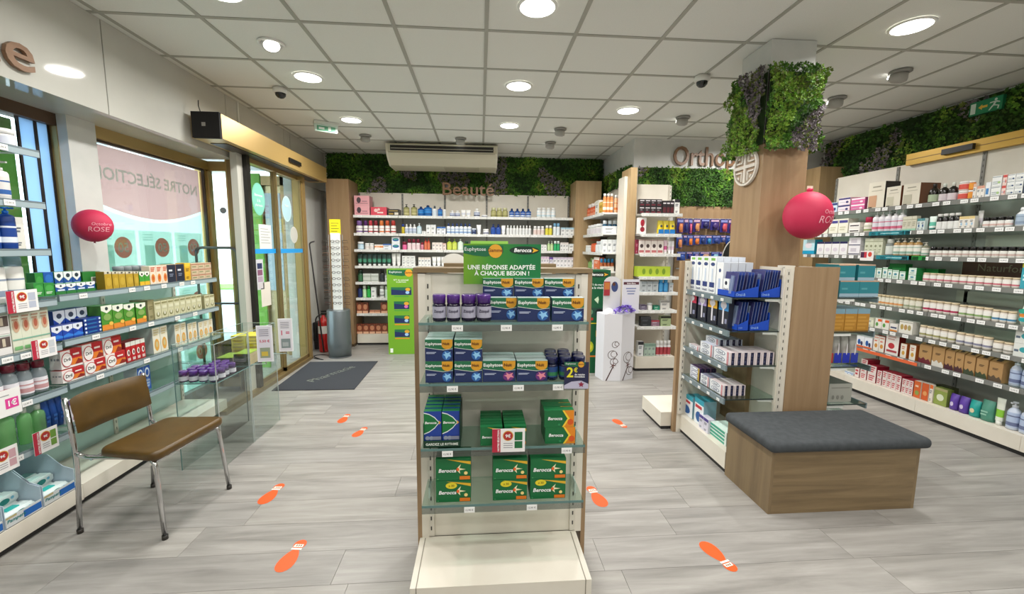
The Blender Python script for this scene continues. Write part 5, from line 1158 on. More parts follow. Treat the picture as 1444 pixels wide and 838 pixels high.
promo((-2.30, FE.u(64, -0.02, 0.91), 0.905), R90, 'white and red promotion card in front of the floral boxes', 0.125, 0.10, '#c6ccd2')
promo((-2.295, FE.u(68, -0.03, 0.42), 0.41), R90, 'white and red promotion card before the green gel bottles', 0.125, 0.12, '#6f9a3c')
promo((-2.295, FE.u(8, -0.03, 0.42), 0.40), R90, 'white and red promotion card at the bottom left picture edge', 0.13, 0.12, '#c9a0a8')
t = thing('one_euro_card', 'white card with pink 1 euro square on near left unit', 'price card', (-2.30, FE.u(9, -0.02, 0.68), 0.665), R90)
m = MB().box(-0.07, 0.07, -0.001, 0.001, 0, 0.13, '#f1f0ee').prect(0.0, 0.035, 0.058, 0.085, '#e0469a', -0.0016); m.ptext('1€', 0.012, 0.045, 0.05, 0.077, '#ffffff', -0.0022, 1); m.prect(-0.05, 0.1, 0.02, 0.105, '#a9a9ac', -0.0016); m.build('card', t)
# cardboard wipes trays on the plinth
def wipes_tray(ya, yb, label, k):
    t = thing('wipes_display_tray', label, 'display tray', (-2.295, (ya+yb)/2, 0.121), R90); W_ = yb-ya-0.004; D_ = 0.30
    C1 = '#b9c9d6'
    m = MB(); m.box(-W_/2, W_/2, 0, 0.003, 0, 0.055, '#cdd2d3')
    for s in (-1, 1): m.prism([(0, 0), (D_, 0), (D_, 0.21), (D_*0.45, 0.20), (D_*0.2, 0.13), (0, 0.11)], s*W_/2-0.0015, s*W_/2+0.0015, C1) if False else None
    m.build('front_lip', t)
    for s in (-1, 1):
        q = MB(); q.prism([(0, 0), (D_, 0), (D_, 0.22), (D_*0.42, 0.21), (D_*0.18, 0.14), (0, 0.12)][::-1], -0.0015, 0.0015, C1); o = q.build('side_wall', t, (s*W_/2, 0, 0), R90)
    BX(-W_/2, W_/2, D_-0.003, D_, 0, 0.24, C1).build('back_wall', t); BX(-W_/2, W_/2, 0, D_, 0, 0.003, '#b5bcc0').build('base', t)
    m = MB(); m.prect(-W_*0.02, 0.01, W_*0.48, 0.045, '#1e62b0', -0.0006); m.ptext('Pampers', -W_*0.46, 0.016, W_*0.02, 0.044, '#127a7c', -0.0012, 1, ital=0.2); m.prect(-W_*0.48, 0.045, -W_*0.2, 0.055, '#b5a878', -0.0006); m.build('front_print', t)
    for i in range(3):
        for s in range(2 if i else 1):
            tt = thing('wipes_pack', 'white and teal soft wipes pack, %s row back, %s layer, in %s wipes tray' % (ORD[i], ('lower', 'upper')[s], ORD[k]), 'pack', (-2.31-0.05-0.075*i, (ya+yb)/2, 0.126+s*0.052), R90)
            a = MB(); w2_, d2_, h2_ = W_*0.47, 0.036, 0.05
            for q, (hh_, dd_) in enumerate(((0.0, 0.8), (0.3, 1.0), (0.75, 1.0), (1.0, 0.72))): a.v += [(-w2_*(1 if 0 < q < 3 else 0.93), -d2_*dd_, h2_*hh_), (w2_*(1 if 0 < q < 3 else 0.93), -d2_*dd_, h2_*hh_), (w2_*(1 if 0 < q < 3 else 0.93), d2_*dd_, h2_*hh_), (-w2_*(1 if 0 < q < 3 else 0.93), d2_*dd_, h2_*hh_)]
            for q in range(3):
                for z_ in range(4): a.face((q*4+z_, q*4+(z_+1) % 4, q*4+4+(z_+1) % 4, q*4+4+z_), '#e3f0ee' if (z_ % 2 == 0) else '#c9e4e0')
            a.face((3, 2, 1, 0), '#e3f0ee'); a.face((12, 13, 14, 15), '#a9dcd8' if (i+s) % 2 else '#e6f2f0')
            a.pcirc(w2_*0.2, h2_*0.5, w2_*0.3, h2_*0.3, '#15857e', -d2_-0.0006); a.pcirc(w2_*0.65, h2_*0.62, h2_*0.16, h2_*0.16, '#7fc4e0', -d2_-0.0012)
            a.build('film', tt); BX(-w2_*0.35, w2_*0.35, -d2_*0.45, d2_*0.45, h2_, h2_+0.005, '#2fb0aa' if i % 2 == 0 else '#d6efec').build('lid', tt)
wipes_tray(1.90, 2.055, 'cardboard tray of teal wipes cut by the left picture edge', 0); wipes_tray(2.06, 2.235, 'cardboard tray of teal wipes, middle one on the left plinth', 1); wipes_tray(2.24, 2.415, 'cardboard tray of teal wipes, beside the chair leg', 2)
# ================================================================== BEAUTY WALL (far)
FB = Frame('S', 6.45, 'beauty')
ZB = [0.49, 0.73, 0.97, 1.215, 1.46, 1.70, 1.965]
t, SB = shelving('beauty_wall_unit', 'far cream shelving wall below the Beauté lettering', FB, -1.88, 1.42, ZB, depth=0.36, plinth=0.17, plout=0.0, sh='white', bays=5, btop=2.34, back=CREAM, lower_back=GREYBACK, split=1.95)
for i, z in enumerate(ZB): autotags(FB, SB, i, z, 4 if i in (0, 1, 2, 3) else 3, w=0.06)
BS = lambda k: ('beauty wall shelf %s' % ['seven', 'six', 'five', 'four', 'three', 'two', 'one'][k])
def B(k, *a, **kw):
    if 'v' not in kw: kw['v'] = 0.03
    run(FB, ZB[k], BS(k), *a, **kw)
W_ = '#eeeeec'
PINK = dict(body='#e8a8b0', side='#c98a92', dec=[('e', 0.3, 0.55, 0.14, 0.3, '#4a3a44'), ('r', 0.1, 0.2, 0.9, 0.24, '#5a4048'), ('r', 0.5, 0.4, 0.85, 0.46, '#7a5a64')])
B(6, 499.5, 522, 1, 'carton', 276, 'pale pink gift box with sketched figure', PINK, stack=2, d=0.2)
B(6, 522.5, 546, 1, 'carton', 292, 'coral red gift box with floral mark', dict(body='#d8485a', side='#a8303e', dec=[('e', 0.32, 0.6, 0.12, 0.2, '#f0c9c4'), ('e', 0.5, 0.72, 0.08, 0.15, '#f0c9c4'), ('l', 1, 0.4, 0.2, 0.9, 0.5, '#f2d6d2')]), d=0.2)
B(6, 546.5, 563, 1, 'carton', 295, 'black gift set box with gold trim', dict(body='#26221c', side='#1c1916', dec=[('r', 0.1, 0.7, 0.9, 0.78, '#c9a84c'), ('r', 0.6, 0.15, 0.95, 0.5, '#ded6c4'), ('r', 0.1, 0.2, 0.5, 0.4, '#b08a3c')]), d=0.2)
OIL = dict(body='!#8e8d58', cap='#2a2a28', label='#a8a26a', style='pump', neck=0.3, bh=0.78, accent='#c9c08c')
BLU = dict(body='!#1668b4', cap='!#123a70', label='#2b86cf', style='spray', neck=0.35, bh=0.82, accent='#0f4f92')
B(6, 568.5, 577, 1, 'bottle', 288, 'olive green pump bottle left of another', OIL); B(6, 579, 588, 1, 'bottle', 288, 'olive green pump bottle beside the blue ones', OIL)
B(6, 588.5, 598, 1, 'bottle', 291, 'dark blue bottle partly behind turquoise ones', dict(BLU, body='!#12408a')); B(6, 597, 619 - 10, 1, 'bottle', 289, 'turquoise blue spray bottle', BLU)
B(6, 609, 616.5, 1, 'bottle', 290, 'white spray bottle with grey head', dict(body=W_, cap='#4d5a66', label='#d9e4ec', style='spray')); B(6, 617, 624, 1, 'bottle', 292, 'royal blue pump bottle beside white spray', dict(BLU, body='!#2a4fb0', style='pump')); B(6, 624.5, 629, 1, 'bottle', 291, 'slim white pump bottle at bay end', dict(body=W_, cap='#3a3f48', label='#e0e4e8', style='pump'))
WT = dict(body='#f0f0f0', cap='#f2f2f2', label='#c3cbe0', style='cap', accent='#3c4a78')
B(6, 634, 649, 2, 'bottle', 297, 'white body milk bottle with grey print', WT); B(6, 650, 664, 2, 'tube', 296, 'white skin cream tube', dict(body=W_, cap='#e6e6e8', accent='#d0d4de'))
B(6, 668, 677, 1, 'bottle', 294, 'tall white bottle with dark round mark', dict(WT, accent='#2c3550')); B(6, 679, 688, 1, 'jar', 303, 'white tub with dark blue round mark', dict(body='#efefef', lid='#f4f4f4', label='#e2e5ee', accent='#1f2c5c'))
B(6, 692, 716.5, 3, 'bottle', 293, 'golden shower oil bottle', dict(body='!#a5a266', cap='#c9c79c', label='#b5b078', style='wide', accent='#8b8850')); B(6, 718, 749.5, 4, 'bottle', 294, 'navy blue lotion bottle', dict(body='!#1c4c98', cap='!#123468', label='#2458a8', style='spray', accent='#dfe8f4'))
B(6, 757, 784, 4, 'bottle', 293, 'clear white micellar bottle', dict(body='#e6e9e8', cap='#f5f5f4', label='#f2f3f2', style='wide', bh=0.85, accent='#c9dfe8'))
def T(c1, c2): return dict(body=c1, cap='#f2f0ee', accent=c2)
for a, b, c in ((501, 511, '#7c5a9c'), (512, 518.5, '#5a2a6c'), (519, 525.5, '#c9404c'), (526, 533, '#8e2230'), (534, 541.5, '#dc7a3c'), (542.5, 549.5, '#cc5a34'), (550.5, 558, '#b83a34')):
    B(5, a, b, 1, 'bottle', 311, {'#7c5a9c': 'lilac', '#5a2a6c': 'deep purple', '#c9404c': 'raspberry red', '#8e2230': 'dark red', '#dc7a3c': 'orange', '#cc5a34': 'burnt orange', '#b83a34': 'brick red'}[c]+' and white shampoo tube bottle', dict(body='#eeebe8', cap=c, label='#f1efec', style='wide', bh=0.62, sh=0.05, accent=c))
B(5, 566, 570.5, 1, 'bottle', 316, 'yellow bottle with blue cap', dict(body='#c9b42c', cap='#1e3f94', style='wide')); B(5, 570.5, 587, 3, 'bottle', 316, 'white spray bottle with pale print', dict(WT, style='spray', accent='#a9b8c4')); B(5, 587.5, 594.5, 1, 'bottle', 315, 'pale blue water bottle with pump', dict(body='#b8d6e4', cap='#e9f0f4', style='pump', label='#d3e4ec'))
B(5, 595, 600.5, 1, 'carton', 326, 'low white carton, middle of bay two', plain('#f0f0ee', '#dcdcda')); B(5, 601, 614.5, 2, 'carton', 317, 'tall white skincare carton', plain('#efefed', '#dfe2e4')); B(5, 616, 628.5, 2, 'carton', 320, 'white carton with blue top', plain('#e9ecf0', '#3a6ab0'))
B(5, 629.5, 665, 6, 'bottle', 315, 'white spray bottle with navy cap', dict(body='#f0f2f4', cap='#24407e', label='#e2e9f2', style='spray', accent='#7fa3d0')); B(5, 665.5, 671.5, 1, 'carton', 322, 'dark navy carton beside white tube', plain('#1f2f5c', '#d0d8e4', '#9fb0cf')); B(5, 672, 678.5, 1, 'tube', 317, 'white squeeze tube standing on its cap, bay three', T('#f0f0f0', '#dfe4ea')); B(5, 681, 689.5, 1, 'jar', 323, 'white tub with navy dot', dict(body='#efefef', lid='#f6f6f6', label='#e9e9ee', accent='#2a3560'))
B(5, 692, 706.5, 2, 'bottle', 316, 'navy lotion bottle, bay four', dict(body='!#1b3f92', cap='!#122f6c', label='#2450a4', style='spray')); B(5, 707, 713, 1, 'tube', 318, 'white squeeze tube beside navy bottles', T('#ededec', '#d8dce2')); B(5, 714, 749.5, 8, 'bottle', 318, 'small white bottle with white cap', dict(body='#f0f0ee', cap='#f6f6f4', label='#dcdedd', style='cap'))
B(5, 752, 768, 3, 'bottle', 319, 'white bottle with pinkish print', dict(body='#eee9e6', cap='#f5f5f4', label='#e2cfc8', style='wide')); B(5, 769, 779, 2, 'bottle', 318, 'bright yellow lotion bottle', dict(body='!#d9cb2e', cap='#f2f2ee', label='#e3d84a', style='wide')); B(5, 780, 790, 2, 'bottle', 315, 'white bottle with sky blue cap', dict(body='#eef1f2', cap='#7db4d8', label='#e3ebee', style='wide')); B(5, 791, 810, 3, 'carton', 321, 'white carton with pale blue stripe', plain('#eff0ee', '#a9cde0'))
B(4, 503.5, 512.5, 1, 'jar', 341, 'pale blue jar with white lid', dict(body='#a9cbe0', lid='#eef2f4', label='#c3dae8')); B(4, 514, 527, 2, 'jar', 343, 'white jar with dusky print', dict(body='#eeecea', lid='#f3f3f2', label='#dcd4d0')); B(4, 528, 541, 1, 'carton', 345, 'white carton with orange band', dict(body='#f0ece6', dec=[('r', 0, 0.4, 1, 0.75, '#e08a4a'), ('r', 0.1, 0.5, 0.6, 0.6, '#f6e8d8')])); B(4, 540, 552, 1, 'carton', 344, 'white and blue carton with dotted print', plain('#e6ebf2', '#3560ac')); B(4, 552.5, 564, 1, 'carton', 334, 'blue and white oval logo carton', dict(body='#e9eef2', dec=[('e', 0.5, 0.55, 0.42, 0.25, '#1f56a8'), ('e', 0.5, 0.6, 0.3, 0.12, '#4ba08c')]), stack=2)
B(4, 567, 573.5, 1, 'jar', 341, 'pink bottle with burgundy cap', dict(body='#e0669a', lid='#7c1a34', lh=0.35)); B(4, 574, 592.5, 3, 'bottle', 337, 'white bottle with burgundy cap', dict(body='#ecdfe2', cap='#7a1c36', label='#e6d0d4', style='wide', bh=0.65)); B(4, 593, 597.5, 1, 'bottle', 342, 'small rose bottle with red cap', dict(body='#d98a9c', cap='#8e1c34', style='wide')); B(4, 598, 606.5, 2, 'bottle', 336, 'coral red pump bottle', dict(body='!#cc5238', cap='#b8322e', label='#d87a58', style='pump'))
B(4, 609.5, 624, 3, 'carton', 342, 'pale blush white carton', plain('#efe4de', '#e9dcd4')); B(4, 624.5, 629, 1, 'carton', 343, 'narrow blush carton at bay end', plain('#efd9d2', '#dfb9ae'))
B(4, 630, 644.5, 2, 'bottle', 337, 'lime yellow pump bottle', dict(body='!#b9c93c', cap='#88a83c', label='#cdd860', style='pump')); B(4, 645, 653.5, 1, 'bottle', 337, 'clear mint pump bottle', dict(body='#cfe8d4', cap='#e9f2ea', label='#dfeee0', style='pump')); B(4, 655, 661, 1, 'bottle', 340, 'dark green bottle beside the header sign', dict(body='!#1b5c3c', cap='#12402c', style='wide'))
B(4, 763, 771, 2, 'carton', 345, 'small white carton right of the header sign', plain('#ecebea', '#dddcda')); B(4, 772, 780.5, 2, 'bottle', 340, 'pale green pump bottle', dict(body='#a9c98a', cap='#e6ecdc', label='#c6dba8', style='pump')); B(4, 781, 789.5, 2, 'bottle', 340, 'emerald green bottle with white cap', dict(body='!#1f9a5c', cap='#e9f2ec', label='#2fae6c', style='wide')); B(4, 790, 801.5, 3, 'carton', 342, 'white carton with faint stripe', plain('#ebeae8', '#e0d8d4')); B(4, 802, 810, 1, 'carton', 344, 'wide white carton at right bay end', plain('#eeeeec', '#d9dee0'))
B(3, 503.5, 551.5, 7, 'tube', 358, 'dark green hair care tube', dict(body='#1c3a34', cap='#e6e8e4', accent='#3f8a6c')); B(3, 552, 565, 2, 'tube', 357, 'large white squeeze tube', T('#f0f0ee', '#e3e3e0'))
B(3, 567, 585.5, 3, 'carton', 361, 'white carton in stacked pair', plain('#f0f0ee', '#e3e4e4'), stack=2); B(3, 590, 607.5, 4, 'carton', 363, 'slim white carton', plain('#edecea', '#e3d6cc')); B(3, 609, 628, 3, 'tube', 362, 'white cream tube, bay two', T('#efefee', '#dcdcd8'))
B(3, 763, 774, 3, 'carton', 362, 'slim pale lilac carton', plain('#e6dee4', '#d0b8cc')); B(3, 774.5, 779.5, 1, 'carton', 363, 'slim carton with violet stripe', plain('#e0dce8', '#6a4a9c')); B(3, 780, 810, 6, 'carton', 363, 'white and lilac carton', plain('#edeaec', '#cfc3d4'))
B(2, 504, 511.5, 1, 'bottle', 381, 'dark green bottle on the left edge', dict(body='!#1f4a30', cap='#20382c', style='wide', label='#3a6c48')); B(2, 512, 534, 2, 'carton', 386, 'flat grey metallic case', dict(body='#c9ccc4', dec=[('r', 0, 0.3, 1, 0.5, '#9fa59a'), ('r', 0, 0.65, 1, 0.75, '#e4e6e0')]), stack=2); B(2, 535, 542, 1, 'bottle', 380, 'black bottle with black cap', dict(body='!#1f2322', cap='#15181a', style='wide', label='#30363a')); B(2, 543, 549, 1, 'carton', 386, 'grey and white low carton beside green stand', plain('#c9ccc8', '#6f7674'))
B(1, 504, 510.5, 1, 'bottle', 402, 'navy pump bottle on the left edge', dict(body='!#18285a', cap='#16224a', style='pump', label='#22346c')); B(1, 511, 516.5, 1, 'bottle', 403, 'mint and white bottle', dict(body='#a9dca0', cap='#e9f4e6', style='wide', label='#c3e6ba')); B(1, 517, 522.5, 1, 'bottle', 403, 'bright green bottle', dict(body='!#1f9a3c', cap='#14702c', style='wide', label='#2fae4c')); B(1, 523.5, 530.5, 1, 'carton', 405, 'white slab carton', plain('#eeeeec', '#dfe3e0')); B(1, 535, 541.5, 1, 'bottle', 403, 'white bottle with grey round mark', dict(body='#f0f0ee', cap='#e3e3e0', style='wide', label='#dcdedd', accent='#8a8f90')); B(1, 542.5, 547, 1, 'bottle', 404, 'pale mint bottle beside green stand', dict(body='#cfe6d2', cap='#f0f4f0', style='wide'))
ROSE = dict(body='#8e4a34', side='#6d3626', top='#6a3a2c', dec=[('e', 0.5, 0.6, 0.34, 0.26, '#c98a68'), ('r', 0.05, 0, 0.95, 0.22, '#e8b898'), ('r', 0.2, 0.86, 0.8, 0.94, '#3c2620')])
B(0, 503, 519.5, 2, 'carton', 427, 'copper brown cosmetic carton, left pair', ROSE); B(0, 537, 547, 1, 'carton', 427, 'copper brown cosmetic carton by itself', ROSE); B(0, 521, 536.5, 2, 'carton', 438, 'low peach tray between copper cartons', dict(body='#e8b898', dec=[('r', 0, 0.6, 1, 1, '#b86a48')]))
run(FB, 0.172, 'plinth of beauty wall', 503, 547, 5, 'carton', 457, 'copper brown cosmetic carton', ROSE, v=0.03)
# ---- cardboard stand-up displays
def standup(loc, w_, h_, label, cm, kind, rz=0):
    t = thing('cardboard_stand', label, 'display stand', loc, rz)
    m = MB().box(-w_/2, w_/2, 0, 0.26, 0, h_, cm)
    y = -0.0006
    if kind == 'green':
        euhead(m, -w_*0.46, w_*0.46, h_*0.92, h_*0.99, y); m.ptext('N°1 du sommeil', -w_*0.28, h_*0.865, w_*0.28, h_*0.885, '#eef4e2', y, 1); m.ptext('en pharmacie', -w_*0.22, h_*0.84, w_*0.22, h_*0.86, '#eef4e2', y, 1)
        for i, c in enumerate(('#1f3f8c', '#5a2470', '#2c6a8c', '#2c6a8c')):
            zc = h_*(0.745-0.165*i); a = 0.36 if i == 0 else 0.27
            m.prect(-w_*a, zc-h_*0.045, w_*a, zc+h_*0.045, '#1c2c5c', y); m.ppoly([(-w_*a, zc+h_*0.045), (-w_*a, zc+h_*0.02), (w_*0.05, zc+h_*0.008), (w_*a, zc+h_*0.02), (w_*a, zc+h_*0.045)], '#1f6b46', y-0.0005)
            m.pcirc(w_*a*0.65, zc+h_*0.02, w_*0.09, h_*0.02, '#dba22e', y-0.001, 12); m.pcirc(w_*a*0.6, zc-h_*0.015, w_*0.07, h_*0.018, '#9fc7ea' if i != 1 else '#d86ab0', y-0.001, 12); m.prect(-w_*0.26, zc-h_*0.068, w_*0.26, zc-h_*0.055, '#e08a2c' if i > 1 else '#4c9a3c', y)
        m.prect(-w_*0.44, h_*0.02, -w_*0.34, h_*0.07, '#eef4ea', y)
    else:
        berhead(m, -w_*0.38, w_*0.44, h_*0.93, h_*0.985, y); m.ptext('N°1 du marché', -w_*0.3, h_*0.85, w_*0.34, h_*0.875, '#e9f2ea', y, 1); m.ptext('de la vitalité', -w_*0.26, h_*0.82, w_*0.3, h_*0.845, '#e9f2ea', y, 1)
        m.ppoly([(-w_*0.1, h_*0.72), (w_*0.05, h_*0.75), (w_*0.08, h_*0.72), (w_*0.05, h_*0.68)], '#cfe6c4', y); m.prect(-w_*0.36, h_*0.56, w_*0.36, h_*0.64, '#20483a', y); m.pcirc(-w_*0.22, h_*0.6, w_*0.09, h_*0.025, '#5a8a6c', y-0.0005, 12); m.pcirc(w_*0.12, h_*0.6, w_*0.16, h_*0.03, '#1a1d1c', y-0.0005, 12); m.prect(-w_*0.36, h_*0.52, -w_*0.12, h_*0.545, '#b8302a', y)
        m.prect(-w_*0.26, h_*0.485, w_*0.24, h_*0.495, '#d6c42e', y); m.prect(0, h_*0.36, w_*0.26, h_*0.42, '#dca41e', y); m.pcirc(-w_*0.22, h_*0.26, w_*0.15, h_*0.055, '#b9c42c', y, 14); m.pcirc(w_*0.3, h_*0.28, w_*0.1, h_*0.045, '#8fb42c', y, 14); m.pcirc(-w_*0.22, h_*0.26, w_*0.08, h_*0.03, '#e6dc3c', y-0.0005, 14)
        m.prect(-w_*0.3, h_*0.16, w_*0.24, h_*0.175, '#dd7a22', y); m.prect(-w_*0.46, h_*0.03, -w_*0.36, h_*0.08, '#e6efe8', y)
    m.build('printed_body', t); return t
standup((-1.095, 5.87, 0), 0.385, 1.20, 'lime green cardboard stand of sleep aid offers before the beauty wall', '#72a827', 'green')
standup((1.38, 4.85, 0), 0.315, 1.25, 'dark green cardboard stand right of the central gondola', '#0f5a36', 'dark')
# cotton flower display column
t = thing('cardboard_column_stand', 'white cardboard column stand printed with brown cotton flowers', 'display stand', (1.59, 4.53, 0), 0.2)
m = MB().plate([(-0.19, 0.06), (0.0, 0.0), (0.19, 0.05), (0.19, 0.25), (-0.19, 0.25)], 0, 0.77, '#dfdfe6').build('column_body', t)
def swirl(m, cx, cz, r, y, col, ph=0, n=22, th=0.006, turns=0.9):
    for k in range(n):
        a, b = ph+2*PI*turns*k/n, ph+2*PI*turns*(k+1)/n; r1, r2 = r*(1-0.25*k/n), r*(1-0.25*(k+1)/n)
        m.ppoly([(cx+r1*math.cos(a), cz+r1*math.sin(a)), (cx+(r1-th)*math.cos(a), cz+(r1-th)*math.sin(a)), (cx+(r2-th)*math.cos(b), cz+(r2-th)*math.sin(b)), (cx+r2*math.cos(b), cz+r2*math.sin(b))], col, y)
for (x0, y0, x1, y1, S_) in ((0.0, -0.0, 0.19, 0.05, 1), (-0.19, 0.06, 0.0, 0.0, -1)):
    m = MB(); L_ = math.hypot(x1-x0, y1-y0)
    for cx, cz, r in (((0.1, 0.26, 0.075), (0.14, 0.10, 0.06)) if S_ > 0 else ((0.1, 0.30, 0.06), (0.13, 0.42, 0.045), (0.12, 0.22, 0.05))): swirl(m, cx, cz, r, -0.001, '#4a3230'); swirl(m, cx+0.02, cz+0.01, r*0.7, -0.001, '#5a3f3c', 1.4)
    m.ppoly([(0.03, 0.0), (0.045, 0.0), (0.12, 0.17), (0.11, 0.175)], '#4a2e2c', -0.0012)
    for q in range(5): a = q*2*PI/5; m.ppoly([(0.11, 0.18), (0.11+0.012*math.cos(a+0.5), 0.18+0.012*math.sin(a+0.5)), (0.11+0.045*math.cos(a), 0.18+0.045*math.sin(a)), (0.11+0.012*math.cos(a-0.5), 0.18+0.012*math.sin(a-0.5))], '#5a2a24', -0.0018)
    m.build('flower_print', t, (x0, y0, 0), math.atan2(y1-y0, x1-x0))
t = thing('information_card', 'white information board standing on the cotton printed column', 'sign', (1.70, 4.60, 0.77), 0.05)
m = MB().box(-0.1, 0.1, 0, 0.006, 0, 0.39, '#dfdfe9').prect(-0.09, 0.33, 0.09, 0.36, '#5a2f3c', -0.0006); m.ptext('bien-être', -0.06, 0.335, 0.06, 0.355, '#e9e2e6', -0.0012, 1)
for q in range(3): m.prect(-0.06+0.01*q, 0.28-q*0.03, 0.06-0.01*q, 0.292-q*0.03, '#7a84b4', -0.0006)
m.build('board', t)
t = thing('brochure_holder', 'round topped brochure card with red booklet behind the purple bow', 'sign', (1.50, 4.66, 0.77), 0.05)
MB().prism([(-0.1, 0), (0.1, 0), (0.1, 0.3)]+[(0.1*math.cos(a), 0.34+0.08*math.sin(a)) for a in [PI*i/8 for i in range(9)]]+[(-0.1, 0.3)], 0, 0.006, '#d9d9dc').build('card', t)
m = MB().box(-0.1, -0.03, -0.012, -0.004, 0.2, 0.36, '#a8303c').prect(-0.095, 0.27, -0.035, 0.35, '#c87a3c', -0.0126); m.build('booklet', t); m = MB().pcirc(0.03, 0.3, 0.04, 0.06, '#3a4a7c', -0.001, 14).pcirc(0.02, 0.33, 0.018, 0.022, '#5a3424', -0.0016, 12); m.build('photo', t)
t = thing('purple_paper_flower', 'crumpled violet tissue flower on the cotton printed column', 'decoration', (1.62, 4.57, 0.775))
m = MB(); r_ = random.Random(3)
for k in range(90):
    a, e = r_.random()*2*PI, r_.random()*1.4; R0 = 0.09; c = Vector((math.cos(a)*math.cos(e)*1.2, math.sin(a)*math.cos(e)*0.7, math.sin(e)*0.8))*R0
    q = [c+Vector((r_.uniform(-.03, .03), r_.uniform(-.03, .03), r_.uniform(-.005, .035))) for _ in range(4)]; m.poly([tuple(p) for p in q], ('#7a5ac8', '#8e74d6', '#6448b0')[k % 3])
m.build('petals', t); t = thing('white_dome_ornament', 'smooth white dome beside the violet tissue flower', 'decoration', (1.455, 4.60, 0.771)); MB().lathe([(0.055, 0), (0.052, 0.02), (0.04, 0.045), (0.02, 0.058), (0.001, 0.062)], '#ecebf0', 20, cap=False).build('dome', t)

# ================================================================== SIDE SHELVES (facing left, beside beauty wall) 
FS = Frame('W', 1.58, 'side'); ZS = [0.45, 0.69, 0.94, 1.205, 1.45, 1.70, 1.965]
t, SS = shelving('side_wall_unit', 'narrow cream shelving unit on the side wall right of beauty shelves', FS, -6.38, -5.36, ZS, depth=0.37, plinth=0.15, plout=0.0, sh='white', bays=1, btop=2.36, back=CREAM)
for i, z in enumerate(ZS): autotags(FS, SS, i, z, 4, w=0.06)
SN = lambda k: 'side unit shelf %s' % ['seven', 'six', 'five', 'four', 'three', 'two', 'one'][k]
def Q(k, *a, **kw):
    kw.setdefault('v', 0.03); run(FS, ZS[k], SN(k), *a, **kw)
OR = dict(body='!#cf5634', cap='#e9e2dc', label='#d86a44', style='wide', accent='#e9a080')
FS2 = Frame('S', 5.38, 'side2')
def Q2(k, *a, **kw):
    kw.setdefault('v', 0.01); run(FS2, ZS[k], SN(k)+' near end', *a, **kw)
Q(6, 826, 838.5, 3, 'bottle', 287, 'orange red sun care bottle', OR); Q(6, 839, 844, 1, 'carton', 283, 'tall white carton beside sun care', plain('#efede6', '#e0ddd0')); Q(6, 844.5, 850, 1, 'carton', 285, 'golden yellow sun care carton', plain('#dcb03c', '#e9c860', '#8a6a1c'))
Q2(6, 850.5, 865, 3, 'bottle', 273, 'tall orange and white sun spray', dict(body='!#e08a4c', cap='#f2f0ec', label='#eda468', style='wide', bh=0.86, accent='#f6e8da')); Q2(6, 866, 879, 3, 'bottle', 275, 'tall pale orange sun spray', dict(body='#e9b48a', cap='#f4f2ee', label='#edc09a', style='wide', bh=0.86, accent='#e08040'))
Q(5, 826, 842, 4, 'bottle', 317, 'slim white lotion bottle', dict(body='#eae8e6', cap='#f4f4f4', label='#dcd6da', style='wide')); Q2(5, 850, 870, 1, 'carton', 319, 'wide white display carton before teal bottles', plain('#eaecee', '#e0e6ea'), d=0.1); Q2(5, 850, 878, 4, 'bottle', 311, 'dark teal bottle behind display carton', dict(body='!#1c5c80', cap='#e6ecee', label='#2f6e90', style='wide'), v=0.13)
Q(4, 824.5, 830, 2, 'jar', 346, 'small pale jar', dict(body='#dfe4e6', lid='#f2f2f2')); Q(4, 830.5, 837, 1, 'bottle', 338, 'orange red pump bottle', dict(body='!#d0522c', cap='#c04428', label='#dc6c44', style='pump')); Q(4, 838, 849.5, 3, 'bottle', 340, 'white lotion bottle with grey cap', dict(body='#e6e8ea', cap='#c9ced2', label='#dde2e4', style='wide')); Q2(4, 849.5, 870, 3, 'carton', 338, 'plain white carton', plain('#e9ebec', '#e0e3e4'), d=0.1)
Q(3, 825.5, 834, 1, 'bottle', 364, 'olive green rounded bottle', dict(body='!#5c8a44', cap='#88a86c', label='#7ca45c', style='wide')); Q(3, 834.5, 837, 1, 'carton', 366, 'narrow white carton behind orange one', plain('#ecebe8', '#d9d6d0')); Q(3, 837, 845, 1, 'carton', 363, 'bright orange and white carton', plain('#df6a30', '#f0e6dc', '#f4d6c2')); Q2(3, 846, 866, 4, 'bottle', 365, 'amber bottle with blue cap', dict(body='!#a85a2c', cap='#2a8ac0', label='#b8683a', style='wide', bh=0.7), v=0.08); Q2(3, 847, 866, 1, 'carton', 376, 'low cream display carton', plain('#e2dccf', '#d6cfc0'), d=0.05)
# ================================================================== ORTHOP SHELVES (facing us)
FM = Frame('S', 4.9, 'M'); ZM = [0.56, 0.76, 0.98, 1.17, 1.445, 1.68, 1.92]
t, SM = shelving('orthopaedic_wall_unit', 'cream shelving unit under Orthop lettering with black cartons on top', FM, 1.90, 2.40, ZM, depth=0.36, plinth=0.18, plout=0.0, sh='white', bays=1, btop=2.31, back=CREAM)
for i, z in enumerate(ZM): autotags(FM, SM, i, z, 4, w=0.05)
MN = lambda k: 'Orthop unit shelf %s' % ['seven', 'six', 'five', 'four', 'three', 'two', 'one'][k]
def O(k, *a, **kw):
    kw.setdefault('v', 0.02); run(FM, ZM[k], MN(k), *a, **kw)
BK = dict(body='#2a2226', side='#1c1719', dec=[('r', 0.1, 0.72, 0.9, 0.86, '#c9c3c6'), ('r', 0.15, 0.12, 0.85, 0.3, '#6a2430'), ('l', 1, 0.2, 0.4, 0.7, 0.6, '#8a8286')])
